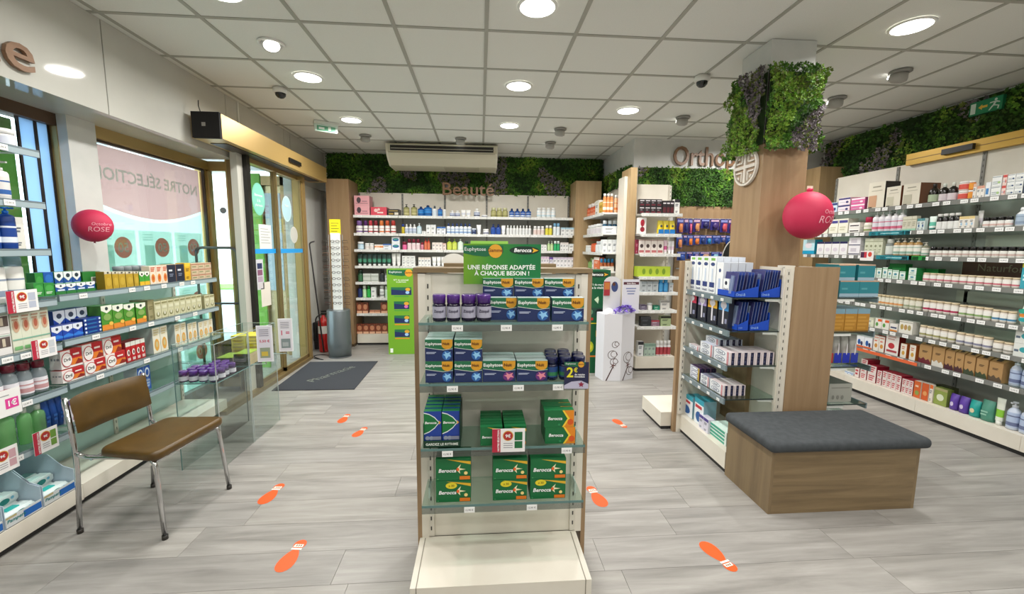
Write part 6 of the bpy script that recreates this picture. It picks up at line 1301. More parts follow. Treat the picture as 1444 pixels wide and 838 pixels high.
O(6, 901, 933, 4, 'carton', 281, 'black joint support carton', BK, stack=2); O(6, 934, 950, 3, 'carton', 283, 'black and maroon carton', dict(BK, dec=[('r', 0.1, 0.75, 0.9, 0.85, '#d9d3d6'), ('r', 0.1, 0.1, 0.9, 0.5, '#5a2028')])); O(6, 950.5, 958, 1, 'carton', 281, 'white carton with black top at shelf end', plain('#ebeae6', '#26242a'))
O(5, 900, 911, 1, 'carton', 307, 'white carton with red branching print', dict(body='#ebe6e4', dec=[('e', 0.5, 0.68, 0.28, 0.22, '#b8283c'), ('e', 0.5, 0.28, 0.3, 0.16, '#9c2434'), ('r', 0.4, 0.3, 0.5, 0.7, '#7c1c2c')])); O(5, 928, 952, 3, 'pouch', 311, 'yellow and blue gel pack', dict(body='#e9cf2c', top='#ecd84a', dec=[('r', -0.1, -0.1, 1.1, 0.35, '#1f78c0'), ('e', 0.5, 0.7, 0.25, 0.12, '#3a4a5c')]))
MAR = dict(body='#e6dcd6', side='#8e2a44', dec=[('r', 0, 0.9, 1, 1, '#b8a49c'), ('e', 0.5, 0.55, 0.28, 0.14, '#4a3c3c'), ('r', 0.1, 0.08, 0.9, 0.25, '#b86a6c')])
O(4, 900, 935, 4, 'carton', 338, 'cream carton with dark oval print', MAR); O(4, 896, 899.5, 1, 'carton', 338, 'maroon carton edge at the far left', plain('#8e2440', '#6a1a30', '#c98a9c')); O(4, 936, 942, 1, 'tube', 339, 'pink and white cream tube', T('#e9d0dc', '#c95a90')); O(4, 942.5, 951, 2, 'tube', 340, 'white cream tube', T('#eceaee', '#d9c3d4'))
O(3, 897, 946, 1, 'carton', 376, 'long lime green display tray with small round samples', dict(body='#b4c93c', side='#9cb42c', top='#c6d860', dec=[('e', 0.2, 0.5, 0.05, 0.3, '#7a9a2c'), ('e', 0.4, 0.5, 0.05, 0.3, '#7a9a2c'), ('e', 0.6, 0.5, 0.05, 0.3, '#7a9a2c'), ('e', 0.8, 0.5, 0.05, 0.3, '#7a9a2c')]), d=0.12)
O(2, 904, 928, 3, 'carton', 397, 'grey and white translucent carton', plain('#b9c0c4', '#8f979c', '#6c7478')); O(2, 929, 943, 2, 'bottle', 393, 'bright blue bottle', dict(body='!#2c82bc', cap='#3a98cc', label='#4a9ace', style='wide')); O(2, 943.5, 949, 1, 'carton', 399, 'pale grey carton at shelf end', plain('#c9ccd0', '#a4b4bc'))
O(1, 903, 912, 1, 'carton', 430, 'low violet and grey carton', plain('#6c6478', '#544a60', '#b9b3c4')); O(1, 913, 921, 1, 'jar', 428, 'white jar with silver lid', dict(body='#e4e2df', lid='#c9cbcc')); O(1, 922, 930, 1, 'carton', 431, 'small emerald green carton', plain('#2f8a6c', '#1f6c54', '#d0e4da')); O(1, 931, 944, 1, 'carton', 424, 'white carton with grey bands', plain('#d9d6d2', '#8a8886'))
O(0, 903, 918, 1, 'carton', 447, 'flat black case', plain('#2a2c30', '#3a3d42', '#5a5d62')); O(0, 918, 930, 1, 'carton', 452, 'flat mauve and red carton', plain('#8a6a7c', '#a8303c', '#d9c3cc')); O(0, 931, 946, 1, 'carton', 446, 'flat green and black carton', plain('#a8b88c', '#22251f', '#54604a'))
run(FM, 0.182, 'plinth below Orthop', 899, 907, 1, 'carton', 482, 'white and blue carton', plain('#e4e6e8', '#26282c'), v=0.03); run(FM, 0.182, 'plinth below Orthop', 908, 924, 3, 'carton', 485, 'pale green carton', plain('#a9beb0', '#7c988a'), v=0.03); run(FM, 0.182, 'plinth below Orthop', 925, 946, 4, 'bottle', 481, 'white bottle with red print', dict(body='#e6e4e4', cap='#f0f0f0', label='#b0444c', style='wide'), v=0.03)
# hanging blister packs on oak wall
FH = Frame('S', 5.40, 'hooks')
HK = [(1.905, 309, [(955, 964.5, 330, '#c97a4c'), (965, 971, 329, '#232c6c'), (971.5, 977, 331, '#c95a7c'), (978, 988, 328, '#c98a5c'), (989, 1001, 323, '#2c2a5c'), (1002, 1015, 325, '#44306c'), (1016, 1027, 328, '#c0505c'), (1027.5, 1034, 329, '#7c2a4c')]),
      (1.69, 332, [(954, 963, 351, '#e0905c'), (964, 969, 346, '#1f2a66'), (969.5, 977.5, 347, '#e07a2c'), (978, 987, 346, '#dc7a30'), (987.5, 995, 345, '#2a3a70'), (995.5, 1004, 345, '#2c84b8'), (1004.5, 1016, 344, '#3a4a8c'), (1016.5, 1023.5, 342, '#6a6a9c'), (1024, 1033, 344, '#2a5a9c')]),
      (1.47, 353.5, [(955, 967, 366, '#3a5cae'), (968, 976.5, 364, '#4a3a8c'), (977, 986, 363, '#8c7aa8'), (987, 1001, 363, '#c9a080'), (1003, 1014, 363, '#8fc0d4'), (1014.5, 1024, 362, '#2f4aa0')])]
for ri, (z, y0, L_) in enumerate(HK):
    for i, (a, b, yb, c) in enumerate(L_):
        u0, u1 = FH.u(a, 0, z), FH.u(b, 0, z); hh_ = (yb-y0)*5.4/590; w_ = u1-u0
        t = thing('blister_pack', 'hanging support blister pack, %s from left, %s row on the oak wall' % (ORD[i], ('top', 'middle', 'lower')[ri]), 'blister pack', ((u0+u1)/2, 5.40, z-hh_), 0, 'blister packs on the oak hook wall')
        m = MB().box(-w_*0.49, w_*0.49, 0, 0.004, 0, hh_, '#2a2470' if ri < 1 else '#23408c'); m.prect(-w_*0.4, hh_*0.74, w_*0.44, hh_*0.92, '#c9a8c0' if i % 2 else '#8a90c8', -0.0006); m.prect(-w_*0.1, hh_*0.06, w_*0.42, hh_*0.66, c, -0.0006); m.prect(0, hh_*0.12, w_*0.25, hh_*0.5, '#e6d6cc', -0.0012); m.build('card', t)
        m = MB(); m.ball((0.05*w_, -0.012, hh_*0.36), w_*0.3, 0.014, hh_*0.26, c, 10, 6); m.build('blister', t)
        MB().tube([(0, 0.05, hh_*0.96), (0, -0.03, hh_*0.96), (0, -0.032, hh_)], 0.003, CHROME, 6).build('hook', t)
t = thing('oval_mirror', 'dark oval mirror edge beside the oak column, behind toothbrush boxes', 'mirror', (3.36, 5.3, 1.35))
MB().lathe([(0.20, 0), (0.2, 0.02)], '#1d1e1c', 28, sy=1.5).build('glass_disc', t).rotation_euler = (R90, 0, 0); MB().tube([(0.2*math.cos(2*PI*k/28), -0.005, 0.3*math.sin(2*PI*k/28)) for k in range(29)], 0.008, '#b9b6ae', 6).build('rim', t); MB().tube([(0, 0.0, -0.3), (0, 0, -1.33)], 0.012, STEEL, 8).build('stem', t); MB().lathe([(0.14, -1.35), (0.14, -1.335)], STEEL, 20).build('foot', t)

# ================================================================== DENTAL GONDOLA (middle right)
FO = Frame('W', 1.655, 'dental'); ZO = [0.50, 0.73, 0.965, 1.187]
t = thing('dental_gondola', 'double sided gondola with oak ends around the moss column', 'gondola', (1.64, 2.6, 0))
BX(0, 0.40, -0.045, 0.60, 0.03, 0.15, CREAM).build('plinth', t); BX(0.01, 0.4, -0.035, 0.6, 0, 0.03, KICK).build('kickboard', t)
BX(0.74, 1.04, -0.03, 0.60, 0.03, 0.13, CREAM).build('far_side_plinth', t)
BX(0.375, 0.395, 0.01, 0.60, 0.15, 1.385, CREAM).build('back_panel', t); BX(0.68, 0.70, 0.01, 0.60, 0.15, 1.385, CREAM).build('rear_back_panel', t)
BX(0.34, 0.405, -0.012, 0.008, 0.15, 1.39, CREAM).build('white_post', t); BX(0.405, 0.715, -0.02, 0.01, 0.0, 1.392, OAK).build('oak_end_panel', t)
BX(0.34, 0.41, -0.01, 0.06, 1.386, 1.40, CREAM).build('post_cap', t)
BX(-0.055, -0.03, 0.60, 0.64, 0, 1.41, OAK).build('oak_far_end_panel', t); BX(-0.03, 0.72, 0.60, 0.64, 0, 1.41, CREAM).build('white_far_end_panel', t)
MB().box(-0.03, 0.0, 0.592, 0.60, 0.15, 1.40, '#d6d0c3').build('white_far_post', t)
for x, y in ((0.36, -0.018),): m = MB(); upright(m, x, y, 0.16, 1.38); m.build('upright', t)
m = MB(); upright(m, -0.012, 0.588, 0.16, 1.38); m.build('upright', t)
BX(-0.14, 0.2, 0.65, 1.05, 0.03, 0.15, CREAM).build('end_plinth', t); BX(-0.13, 0.2, 0.66, 1.05, 0, 0.03, KICK).build('end_kickboard', t)
for i, z in enumerate(ZO):
    g = BX(0.0, 0.37, 0.0, 0.59, z-0.008, z, SHELFGLASS).build('shelf', t); MB().box(0.0, 0.37, -0.002, 0, z-0.008, z, '#2c3634').build('polished_edge', g)
    BX(-0.012, 0, 0.0, 0.59, z-0.036, z+0.002, RAILM).build('shelf_rail', g); MB().prism([(0.24, z-0.01), (0.24, z-0.024), (0.33, z-0.028), (0.365, z-0.06), (0.39, z-0.06), (0.39, z-0.01)][::1], 0.012, 0.02, WHITE).build('bracket', g)
    for k in range(5 if i != 1 else 5): link('price_tag', TAG(0.032), g, (-0.0135, 0.56-k*0.125+0.01*i, z-0.03), -R90)
for i, z in enumerate((0.45, 0.715, 0.955, 1.19)):
    g = BX(0.73, 1.02, 0.0, 0.59, z-0.008, z, SHELFGLASS).build('shelf', t); MB().box(0.73, 1.02, -0.002, 0, z-0.008, z, '#2c3634').build('polished_edge', g); BX(1.02, 1.03, 0.0, 0.59, z-0.036, z+0.002, RAILM).build('shelf_rail', g)
    MB().box(0.73, 0.86, 0.004, 0.012, z-0.028, z-0.012, WHITE).build('bracket', g)
DN = lambda k: 'dental gondola %s shelf' % ['lowest', 'third', 'second', 'top'][k]
def D(k, *a, **kw):
    kw.setdefault('v', 0.012); run(FO, ZO[k], DN(k), *a, **kw)
TB = dict(body='#eceef0', side='#d3d9e2', dec=[('r', 0.2, 0.9, 0.8, 0.97, '#7cb84c'), ('e', 0.5, 0.8, 0.3, 0.05, '#3a4a7c'), ('r', 0.4, 0.25, 0.6, 0.68, '#c9d6e8'), ('r', 0.15, 0.16, 0.85, 0.3, '#2c3c78'), ('t', 'Oral-B', 0.15, 0.03, 0.85, 0.12, '#3a4470')])
D(3, 971.5, 1008, 4, 'carton', 362, 'green marked toothbrush carton', TB, d=0.05, rows=4); D(3, 1008.5, 1018, 1, 'carton', 370, 'dark dotted toothbrush carton', dict(TB, dec=[('c', 0.5, 0.75, 0.06, '#3a4a7c'), ('r', 0.35, 0.2, 0.65, 0.5, '#b9c6de')]), d=0.05, rows=4)
D(3, 1018.5, 1027, 1, 'carton', 393, 'small white brush head carton', dict(TB, dec=[('c', 0.5, 0.75, 0.12, '#22283c'), ('t', 'Oral-B', 0.1, 0.3, 0.9, 0.5, '#3a4470')]), d=0.05, rows=2)
TBC = lambda c: dict(body=c, side='#1c2030', dec=[('r', 0, 0, 1, 0.55, '#20222e'), ('e', 0.5, 0.72, 0.3, 0.12, '#e6dfe8'), ('r', 0.42, 0.12, 0.58, 0.7, '#d9d6de'), ('r', 0.7, 0.15, 0.9, 0.3, '#8a8ca8'), ('r', 0.1, 0.9, 0.9, 0.96, '#f2f2f6')])
for a, b, c, s, y in ((967, 981, '#c02c4c', 'crimson', 409), (983, 995, '#9a8ab8', 'lilac', 413), (996.5, 1010, '#dba62c', 'yellow', 415), (1011.5, 1026, '#3a84c0', 'sky blue', 418)): D(2, a, b, 1, 'carton', y, s+' and black toothbrush carton', TBC(c), d=0.035, rows=2 if a < 1005 else 1)
TP_ = dict(body='#e4e6ea', side='#dcced0', dec=[('e', 0.42, 0.5, 0.3, 0.4, '#23386c'), ('e', 0.42, 0.5, 0.27, 0.32, '#e9ecf0'), ('t', 'Oral-B', 0.2, 0.3, 0.64, 0.7, '#22305c'), ('r', 0.84, 0, 0.95, 1, '#c98a90')], sd=[('r', 0.3, 0.0, 0.8, 1, '#1f2140'), ('r', 0.4, 0.3, 0.6, 0.7, '#6a6c8e')])
def paste(y0, L_, z, nx, x0, stack, desc, kw, h=0.042, dx=0.045):
    for s in range(stack):
        for i in range(nx): put('carton', L_, dx*0.93, h, (x0+dx*(i+0.5), y0+L_/2, z+0.001+s*(h+0.0006)), -R90, '%s, %s row back, %s layer' % (desc, ORD[i], ORD[s]), 'box', desc+' stack', **kw)
paste(2.615, 0.19, ZO[1], 7, 1.66, 2, 'white toothpaste carton with blue logo, near stack third shelf', TP_)
paste(2.82, 0.17, ZO[1], 5, 1.66, 2, 'white toothpaste carton, middle stack third shelf', dict(TP_, side='#c9cede'))
paste(2.82, 0.17, ZO[1]+0.0855, 4, 1.70, 1, 'white toothpaste carton lying on the middle stack', dict(TP_, side='#c9cede'))
paste(3.0, 0.15, ZO[1], 1, 1.655, 1, 'white slim toothpaste carton at far end', dict(TP_), h=0.03)
PU = dict(TP_, body='#cfd0da', side='#4a2a5c', dec=[('e', 0.5, 0.5, 0.34, 0.38, '#23386c'), ('e', 0.5, 0.5, 0.3, 0.28, '#e3e6ec'), ('r', 0.85, 0, 1, 1, '#b89a2c')])
paste(2.98, 0.14, ZO[0], 3, 1.66, 3, 'purple sided toothpaste carton in leaning far stack', PU, h=0.032)
paste(2.84, 0.12, ZO[0], 3, 1.66, 2, 'grey patterned toothpaste carton, lowest shelf', dict(TP_, side='#8a8ca4'), h=0.036)
paste(2.66, 0.17, ZO[0], 4, 1.66, 2, 'white and navy toothpaste carton, near stack lowest shelf', TP_, h=0.036, dx=0.04)
TL = dict(body='#e6ebee', side='#8fb8c8', top='#3c9cb0', dec=[('r', 0, 0.8, 1, 1, '#2c9ab0'), ('r', 0.1, 0.62, 0.8, 0.74, '#c0303c'), ('e', 0.5, 0.3, 0.32, 0.2, '#1f5a9c')])
run(FO, 0.151, 'plinth of dental gondola', 959, 976, 1, 'carton', 556, 'blue and white denture carton, farther', TL, v=0.03, d=0.1); run(FO, 0.151, 'plinth of dental gondola', 978, 991, 1, 'carton', 563, 'blue and white denture carton, nearer', TL, v=0.03, d=0.1)
run(FO, 0.151, 'plinth of dental gondola', 985, 998, 2, 'carton', 588, 'small purple and white carton', plain('#d9d6e4', '#4a3a8c'), v=0.012, d=0.05); run(FO, 0.151, 'plinth of dental gondola', 1000, 1024, 1, 'carton', 602, 'green and white striped gum carton', dict(body='#dfeae4', side='#bfe0d4', top='#d9efe6', dec=[('r', 0.0, 0.55, 0.9, 0.9, '#3ba488'), ('r', 0, 0.1, 0.9, 0.4, '#3ba488')], sd=[('r', 0.1, 0.1, 0.4, 0.9, '#23468c'), ('r', 0.5, 0.5, 0.9, 0.9, '#3ba488')]), v=0.03, d=0.12, stack=2)
# blue trays of toothbrush packs
def brush_tray(loc, label, w_, d_, n, k, hp):
    t = thing('toothbrush_tray', label, 'display tray', loc); CB = '#1448b8'
    m = MB().prism([(0, 0), (w_, 0), (w_, 0.075), (0.0, 0.035)], 0, 0.002, CB); m.ptext('Oral-B', 0.008, 0.008, w_*0.45, 0.03, '#8fb0e8', -0.0006, 1); m.build('front', t)
    MB().box(0, w_, 0, d_, 0, 0.002, CB).box(0, 0.002, 0, d_, 0, 0.04, CB).box(w_-0.002, w_, 0, d_, 0, 0.12, CB).prism([(0, 0), (w_, 0), (w_, 0.12), (0, 0.04)], d_-0.002, d_, CB).build('tray_body', t)
    for i in range(n):
        tt = thing('toothbrush_pack', 'slim blue toothbrush blister pack, %s from left in %s blue tray' % (ORD[i], k), 'toothbrush', (loc[0]+0.006+i*(w_-0.014)/n, loc[1]+0.008, loc[2]+0.004), 0, 'toothbrush packs in '+k+' blue tray')
        q = MB(); lean = 0.12; x = 0.0
        q.poly([(x, 0, 0), (x+lean*hp, 0, hp), (x+lean*hp, d_-0.02, hp), (x, d_-0.02, 0)], '#27408c' if i % 3 else '#3a3a70'); q.poly([(x+0.003, 0, 0), (x+0.003+lean*hp, 0, hp), (x+0.003+lean*hp, d_-0.02, hp), (x+0.003, d_-0.02, 0)], '#8a8fa8')
        q.poly([(x, 0, 0), (x+0.003, 0, 0), (x+0.003+lean*hp, 0, hp), (x+lean*hp, 0, hp)], '#6c7596'); q.build('card', tt)
        q = MB(); q.box(x-0.010, x, 0.03, 0.06, hp*0.1, hp*0.86, '~aebfe0'); q.build('blister', tt).rotation_euler = (0, lean*0.9, 0)
brush_tray((1.665, 2.615, ZO[3]+0.001), 'blue tray of toothbrush packs, left on top of the dental gondola', 0.165, 0.2, 7, 'top left', 0.16)
brush_tray((1.845, 2.615, ZO[3]+0.001), 'blue tray of toothbrush packs, right on top of the dental gondola', 0.135, 0.2, 7, 'top right', 0.175)
brush_tray((1.70, 2.615, ZO[2]+0.001), 'blue tray of toothbrush packs, left on the second dental shelf', 0.075, 0.2, 3, 'second shelf left', 0.185)
brush_tray((1.785, 2.615, ZO[2]+0.001), 'blue tray of toothbrush packs, right on the second dental shelf', 0.135, 0.2, 6, 'second shelf right', 0.185)
# far side of the dental gondola
TEAL = dict(body='#2c8490', side='#2a7c88', top='#c9a888', dec=[('r', 0, 0, 1, 0.2, '#9fb8c8'), ('r', 0, 0.93, 1, 1, '#c9a48a'), ('l', 1, 0.1, 0.4, 0.5, 0.6, '#57a3ac')])
for s in range(2):
    for i in range(2): put('carton', 0.14-0.02*(s == 1), 0.2, 0.108, (2.46+0.03*(1-s)-0.0+i*0.142, 2.74, 1.191+s*0.109), 0, 'large teal carton, %s, %s layer, behind the dental gondola' % (('left', 'right')[i], ('lower', 'upper')[s]), 'box', 'teal cartons behind the dental gondola', **TEAL)
TAN = dict(body='#b9822c', side='#a8741f', top='#8fb0c0', dec=[('r', 0, 0.78, 1, 1, '#7fa3b4'), ('l', 4, 0.05, 0.05, 0.95, 0.7, '#c9953c')])
for i in range(3): put('carton', 0.088, 0.2, 0.15, (2.432+i*0.091, 2.74, 0.956), 0, 'amber yellow carton with blue top, %s from left, behind dental gondola' % ORD[i], 'box', 'amber cartons behind the dental gondola', **TAN)
for i, c in enumerate(('#b82430', '#1f30b0', '#1f30b0', '#2436a8')): put('pouch', 0.055, 0.06, 0.2, (2.42+i*0.062, 2.70, 0.716), 0, '%s and clear dental pouch, %s from left, behind dental gondola' % ('red' if i == 0 else 'blue', ORD[i]), 'pack', 'dental pouches', body='#b0aaa6', dec=[('r', -0.1, -0.1, 1.1, 0.4, c), ('e', 0.5, 0.6, 0.12, 0.3, '#e6e0e4')])
put('carton', 0.17, 0.2, 0.13, (2.50, 2.74, 0.451), 0, 'pale grey crate on the lowest shelf behind the dental gondola', 'crate', None, name='grey_crate', **dict(body='#a5a59c', side='#96968e', top='#55564f', dec=[('r', 0.1, 0.75, 0.9, 0.8, '#84847c'), ('e', 0.2, 0.25, 0.06, 0.12, '#84847c'), ('e', 0.4, 0.25, 0.06, 0.12, '#84847c'), ('e', 0.6, 0.25, 0.06, 0.12, '#84847c')]))
t = thing('glass_base_plate', 'dark edged glass plate under the right side of the dental gondola', 'shelf', (2.44, 2.62, 0.30)); MB().box(0, 0.28, 0, 0.5, 0, 0.012, SHELFGLASS).box(0, 0.28, -0.003, 0, -0.002, 0.014, '#24302e').build('plate', t); 
for x, y in ((0.02, 0.05), (0.02, 0.45)): BX(x, x+0.02, y, y+0.02, -0.17, 0, STEEL).build('support', t)
# ================================================================== RIGHT WALL UNIT
FR = Frame('W', 4.0, 'right'); ZR = [0.49, 0.722, 0.957, 1.228, 1.453, 1.69, 1.93]
t, SR = shelving('right_wall_unit', 'long right wall shelving unit with grey back and cream top', FR, -4.93, -1.9, ZR, depth=0.35, plinth=0.15, plout=0.02, sh='dark', bays=4, btop=2.38, back=CREAM, lower_back=GREYBACK, split=1.94)
for i, z in enumerate(ZR): autotags(FR, SR, i, z, (6, 7, 8, 7, 7, 8, 7)[i], w=0.055)
NATX = -FR.u(1361, 0.33, 1.3); 
m = MB().box(0, 0.55, 0, 0.012, 0, 0.2, '#5a3a2c'); m.ptext('Natʋrform' if False else 'Naturform', 0.12, 0.1, 0.5, 0.17, '#8f8466', -0.0006, 0); m.build('brand_panel', t, (FR.u(1355, 0.33, 1.3), 0.335, 1.23), label='brown brand panel')
for a, b, z0, z1 in ((1346, 1440, 1.05, 1.15), (1346, 1440, 0.95, 1.03), (1370, 1440, 0.68, 0.85), (1352, 1360, 1.22, 1.43), (1385, 1460, 1.45, 1.64)):
    BX(FR.u(a, 0.33, z0), FR.u(b, 0.33, z0), 0.34, 0.348, z0, z1, '#c2c2b4').build('pale_back_board', t)
RN = lambda k: 'right wall shelf %s' % ['seven', 'six', 'five', 'four', 'three', 'two', 'one'][k]
def Rr(k, *a, **kw):
    kw.setdefault('v', 0.015); run(FR, ZR[k], RN(k), *a, **kw)
PACK = lambda b_, a_: dict(body=b_, side=b_, dec=[('r', 0, 0.72, 1, 0.95, a_), ('r', 0.1, 0.3, 0.6, 0.4, '#b9b9c4'), ('e', 0.75, 0.35, 0.12, 0.16, a_)])
Rr(6, 1168, 1180, 1, 'carton', 286, 'pale blue soft pad pack', PACK('#c9e0ee', '#3a4078'), d=0.12); Rr(6, 1181, 1198, 1, 'carton', 279, 'white and pink pad pack with navy band', PACK('#ecd8e0', '#3a3c72'), d=0.12, stack=2); Rr(6, 1199, 1219, 1, 'carton', 279, 'magenta and white pad pack', PACK('#d8669c', '#f0e2ea'), d=0.12, stack=2)
DIF = lambda im, sd: dict(body='#ddd6c6', side=sd, dec=[('r', 0.25, 0.8, 0.75, 0.85, '#9a9484'), ('r', 0.2, 0.66, 0.85, 0.69, '#b5ae9e'), ('r', 0.06, 0.05, 0.55, 0.5, im), ('r', 0.08, 0.03, 0.3, 0.07, '#4a4438')])
Rr(6, 1222, 1246, 1, 'carton', 257, 'tall cream diffuser box with copper picture', DIF('#c59a7c', '#1f1c1a'), d=0.16); Rr(6, 1247.5, 1269, 1, 'carton', 263, 'smaller cream diffuser box with pale picture', DIF('#c2bda8', '#7a4a30'), d=0.12); Rr(6, 1271, 1296, 1, 'carton', 259, 'cream diffuser box with brown sides', DIF('#bab5a2', '#6d4228'), d=0.2)
SY = dict(body='!#1c1814', cap='#2a2622', label='#a9b89a', style='cap', bh=0.80, sh=0.3, neck=0.3, lb=(0.08, 0.55)); Rr(6, 1304, 1317, 1, 'bottle', 259, 'dark syrup bottle with green label', SY); Rr(6, 1319, 1344, 2, 'bottle', 258, 'white capped dark syrup bottle', dict(SY, cap='#dfe4da', label='#d8cdd2'))
Rr(6, 1345.5, 1361, 1, 'jar', 256, 'white jar with red fruit label', dict(body='#ecd9d4', lid='#f4f4f2', label='#d8574c', lh=0.2), stack=2); Rr(6, 1361.5, 1370, 1, 'jar', 255, 'orange supplement jar', dict(body='#e58a2c', lid='#f2efe9', label='#e99a34', lh=0.2), stack=2); Rr(6, 1370.5, 1375, 1, 'carton', 259, 'narrow white carton, beside orange jars', plain('#ece8e2', '#e0b8a0')); Rr(6, 1376, 1387, 2, 'carton', 262, 'white and peach carton', plain('#f0ebe4', '#dfa48c')); Rr(6, 1388, 1395, 1, 'carton', 257, 'white carton with blue block', dict(body='#eceff2', dec=[('r', 0.1, 0.2, 0.7, 0.6, '#4a86c0')]))
WB = lambda c: dict(body='#eef0ee', side='#dfe2e2', dec=[('r', 0, 0.86, 0.9, 0.92, '#8a96a0'), ('l', 2, 0.1, 0.15, 0.8, 0.5, '#b4bcc0'), ('c', 0.75, 0.35, 0.12, c)])
Rr(6, 1396, 1410, 1, 'carton', 248, 'white and mint carton in tall stack', WB('#a9c98a'), stack=2); Rr(6, 1411, 1417, 1, 'carton', 246, 'white and red narrow carton in tall stack', PACK('#ecd0c8', '#d0504a'), stack=2); Rr(6, 1417.5, 1441, 2, 'carton', 245, 'white blue dotted carton in stack', WB('#33507c'), stack=3); Rr(6, 1441.5, 1450, 1, 'carton', 241, 'dark navy carton at the picture edge', plain('#20304a', '#2c4468', '#8a98ac'))
CRM = dict(body='#e9e6d6', side='#e2dfd0', dec=[('r', 0.05, 0.72, 0.95, 0.9, '#4a4a8c'), ('l', 2, 0.15, 0.2, 0.85, 0.5, '#c9c6a8')])
Rr(5, 1153, 1167, 1, 'carton', 312, 'cream white hygiene pack behind the balloon', CRM, d=0.12); Rr(5, 1168, 1195, 2, 'carton', 309, 'white hygiene pack with navy top', CRM, d=0.12); Rr(5, 1196, 1212, 1, 'carton', 314, 'white pad pack with black stripe', dict(body='#ebe7e2', dec=[('r', 0.1, 0.3, 0.9, 0.5, '#3a3238')]), d=0.12, stack=2)
Rr(5, 1214, 1225, 1, 'bottle', 306, 'white aerosol bottle with crimson cap', dict(body='#e4dcd0', cap='#b8244c', label='#e9e2d6', style='wide', bh=0.66, accent='#8a9a5c')); Rr(5, 1226.5, 1271, 5, 'bottle', 296, 'white pump bottle with pink ring', dict(body='#e9e6ea', cap='#f2f2f2', label='#dcdae2', style='pump', accent='#cf6a86', neck=0.4))
for F_, z_, a, b, lab in ((FR, ZR[5], 1226, 1284, 'teal shelf tray edge under the pink ringed pump bottles'), (FR, ZR[4], 1236, 1286, 'teal shelf tray edge under the amber pump bottles')):
    tt = thing('shelf_tray', lab, 'display tray', tuple(F_.pt((F_.u(a, -0.014, z_)+F_.u(b, -0.014, z_))/2, -0.016, z_-0.034)), F_.rz); w_ = F_.u(b, 0, z_)-F_.u(a, 0, z_); m = MB().box(-w_/2, w_/2, -0.001, 0.001, 0, 0.04, '#1f7f8c'); m.prect(-w_*0.2, 0.014, w_*0.25, 0.022, '#9fd0d4', -0.0016); m.build('tray', tt)
tt = thing('shelf_tray', 'green shelf tray edge right of the teal one', 'display tray', tuple(FR.pt((FR.u(1287, 0, 1.43)+FR.u(1304, 0, 1.43))/2, -0.016, 1.42)), FR.rz); BX(-0.075, 0.075, -0.001, 0.001, 0, 0.04, '#1f8a3c').build('tray', tt)
BG = dict(body='#d2cfbc', side='#c4c1ae', dec=[('r', 0, 0.75, 1, 0.8, '#a9a68e'), ('l', 3, 0.15, 0.3, 0.85, 0.65, '#a8a590'), ('r', 0, 0, 1, 0.15, '#9fd0b4')])
Rr(5, 1271.5, 1291, 3, 'carton', 305, 'beige carton with fine print', BG); Rr(5, 1292, 1303, 2, 'carton', 308, 'white and teal carton', plain('#d9e4e2', '#4a8a92', blk='#2f5a8c')); Rr(5, 1304.5, 1315.5, 1, 'tube', 305, 'white and mint squeeze tube', dict(body='#e2efe8', cap='#1f8078', accent='#5cb8a0'), fill=0.95)
BJ = dict(body='!#1d1b1a', cap='#e6e6e2', label='#e9e9e6', style='wide', bh=0.84, sh=0.3, lb=(0.04, 0.62)); Rr(5, 1317, 1350, 4, 'bottle', 301, 'black shouldered jar with white label and cap', BJ)
Rr(5, 1351, 1373, 3, 'carton', 305, 'pastel white and peach carton', plain('#efe9e0', '#e2c98c', blk='#a9c9e0')); Rr(5, 1374, 1382, 1, 'tube', 297, 'small white tube standing above jars', T('#efecea', '#e0d8e0'), v=0.08); BJ2 = dict(body='#e9e8e4', lid='!#191818', label='#eceae6', lh=0.32, accent='#d9b8b0'); Rr(5, 1382, 1424, 4, 'jar', 306, 'white labelled jar with black lid', BJ2); Rr(5, 1425, 1446, 1, 'bottle', 292, 'large white supplement bottle with blue print', dict(body='#e4e8ec', cap='#f0f2f4', label='#a9bccf', style='cap', neck=0.45, sh=0.35, bh=0.82, accent='#8a9cb4'))
Rr(4, 1131, 1148, 1, 'carton', 338, 'turquoise and white pack under the pink balloon', dict(body='#bfe4ee', side='#2aa8d0', dec=[('r', 0, 0, 1, 0.25, '#1fa3cf'), ('e', 0.5, 0.6, 0.3, 0.2, '#e6dfe8')]), v=0.03, d=0.1)
Rr(4, 1151, 1194, 4, 'carton', 341, 'white hygiene pack with navy lid', dict(CRM, body='#eae9ea', dec=[('r', 0, 0.85, 1, 1, '#2c2c58'), ('e', 0.5, 0.4, 0.3, 0.15, '#d8d0da')]), d=0.12); Rr(4, 1195, 1212, 1, 'carton', 335, 'white pad pack with dark stripe', dict(body='#e9e6ea', dec=[('r', 0, 0.1, 1, 0.2, '#2c2c50'), ('r', 0.2, 0.4, 0.7, 0.8, '#c9c3cc')]), stack=2, d=0.12)
Rr(4, 1218, 1243, 4, 'carton', 336, 'pale olive tall carton', dict(body='#d0d3bc', side='#c2c5ae', dec=[('r', 0, 0.78, 1, 0.84, '#a4a88c'), ('c', 0.5, 0.55, 0.07, '#8a8e70'), ('l', 2, 0.2, 0.15, 0.8, 0.4, '#a9ac94')])); Rr(4, 1244.5, 1255, 1, 'bottle', 337, 'clear grey lotion bottle', dict(body='~c9d0cc', cap='#dfe2dc', label='#d3d8d2', style='wide')); AM = dict(body='!#a8834c', cap='#d9d4c6', label='#e9e6dc', style='pump', neck=0.35, bh=0.78, accent='#8fb0a0')
Rr(4, 1256, 1294, 4, 'bottle', 336, 'amber pump bottle with white label', AM); Rr(4, 1295.5, 1305, 1, 'bottle', 342, 'clear pump bottle with white label', dict(AM, body='~c3c3a8'))
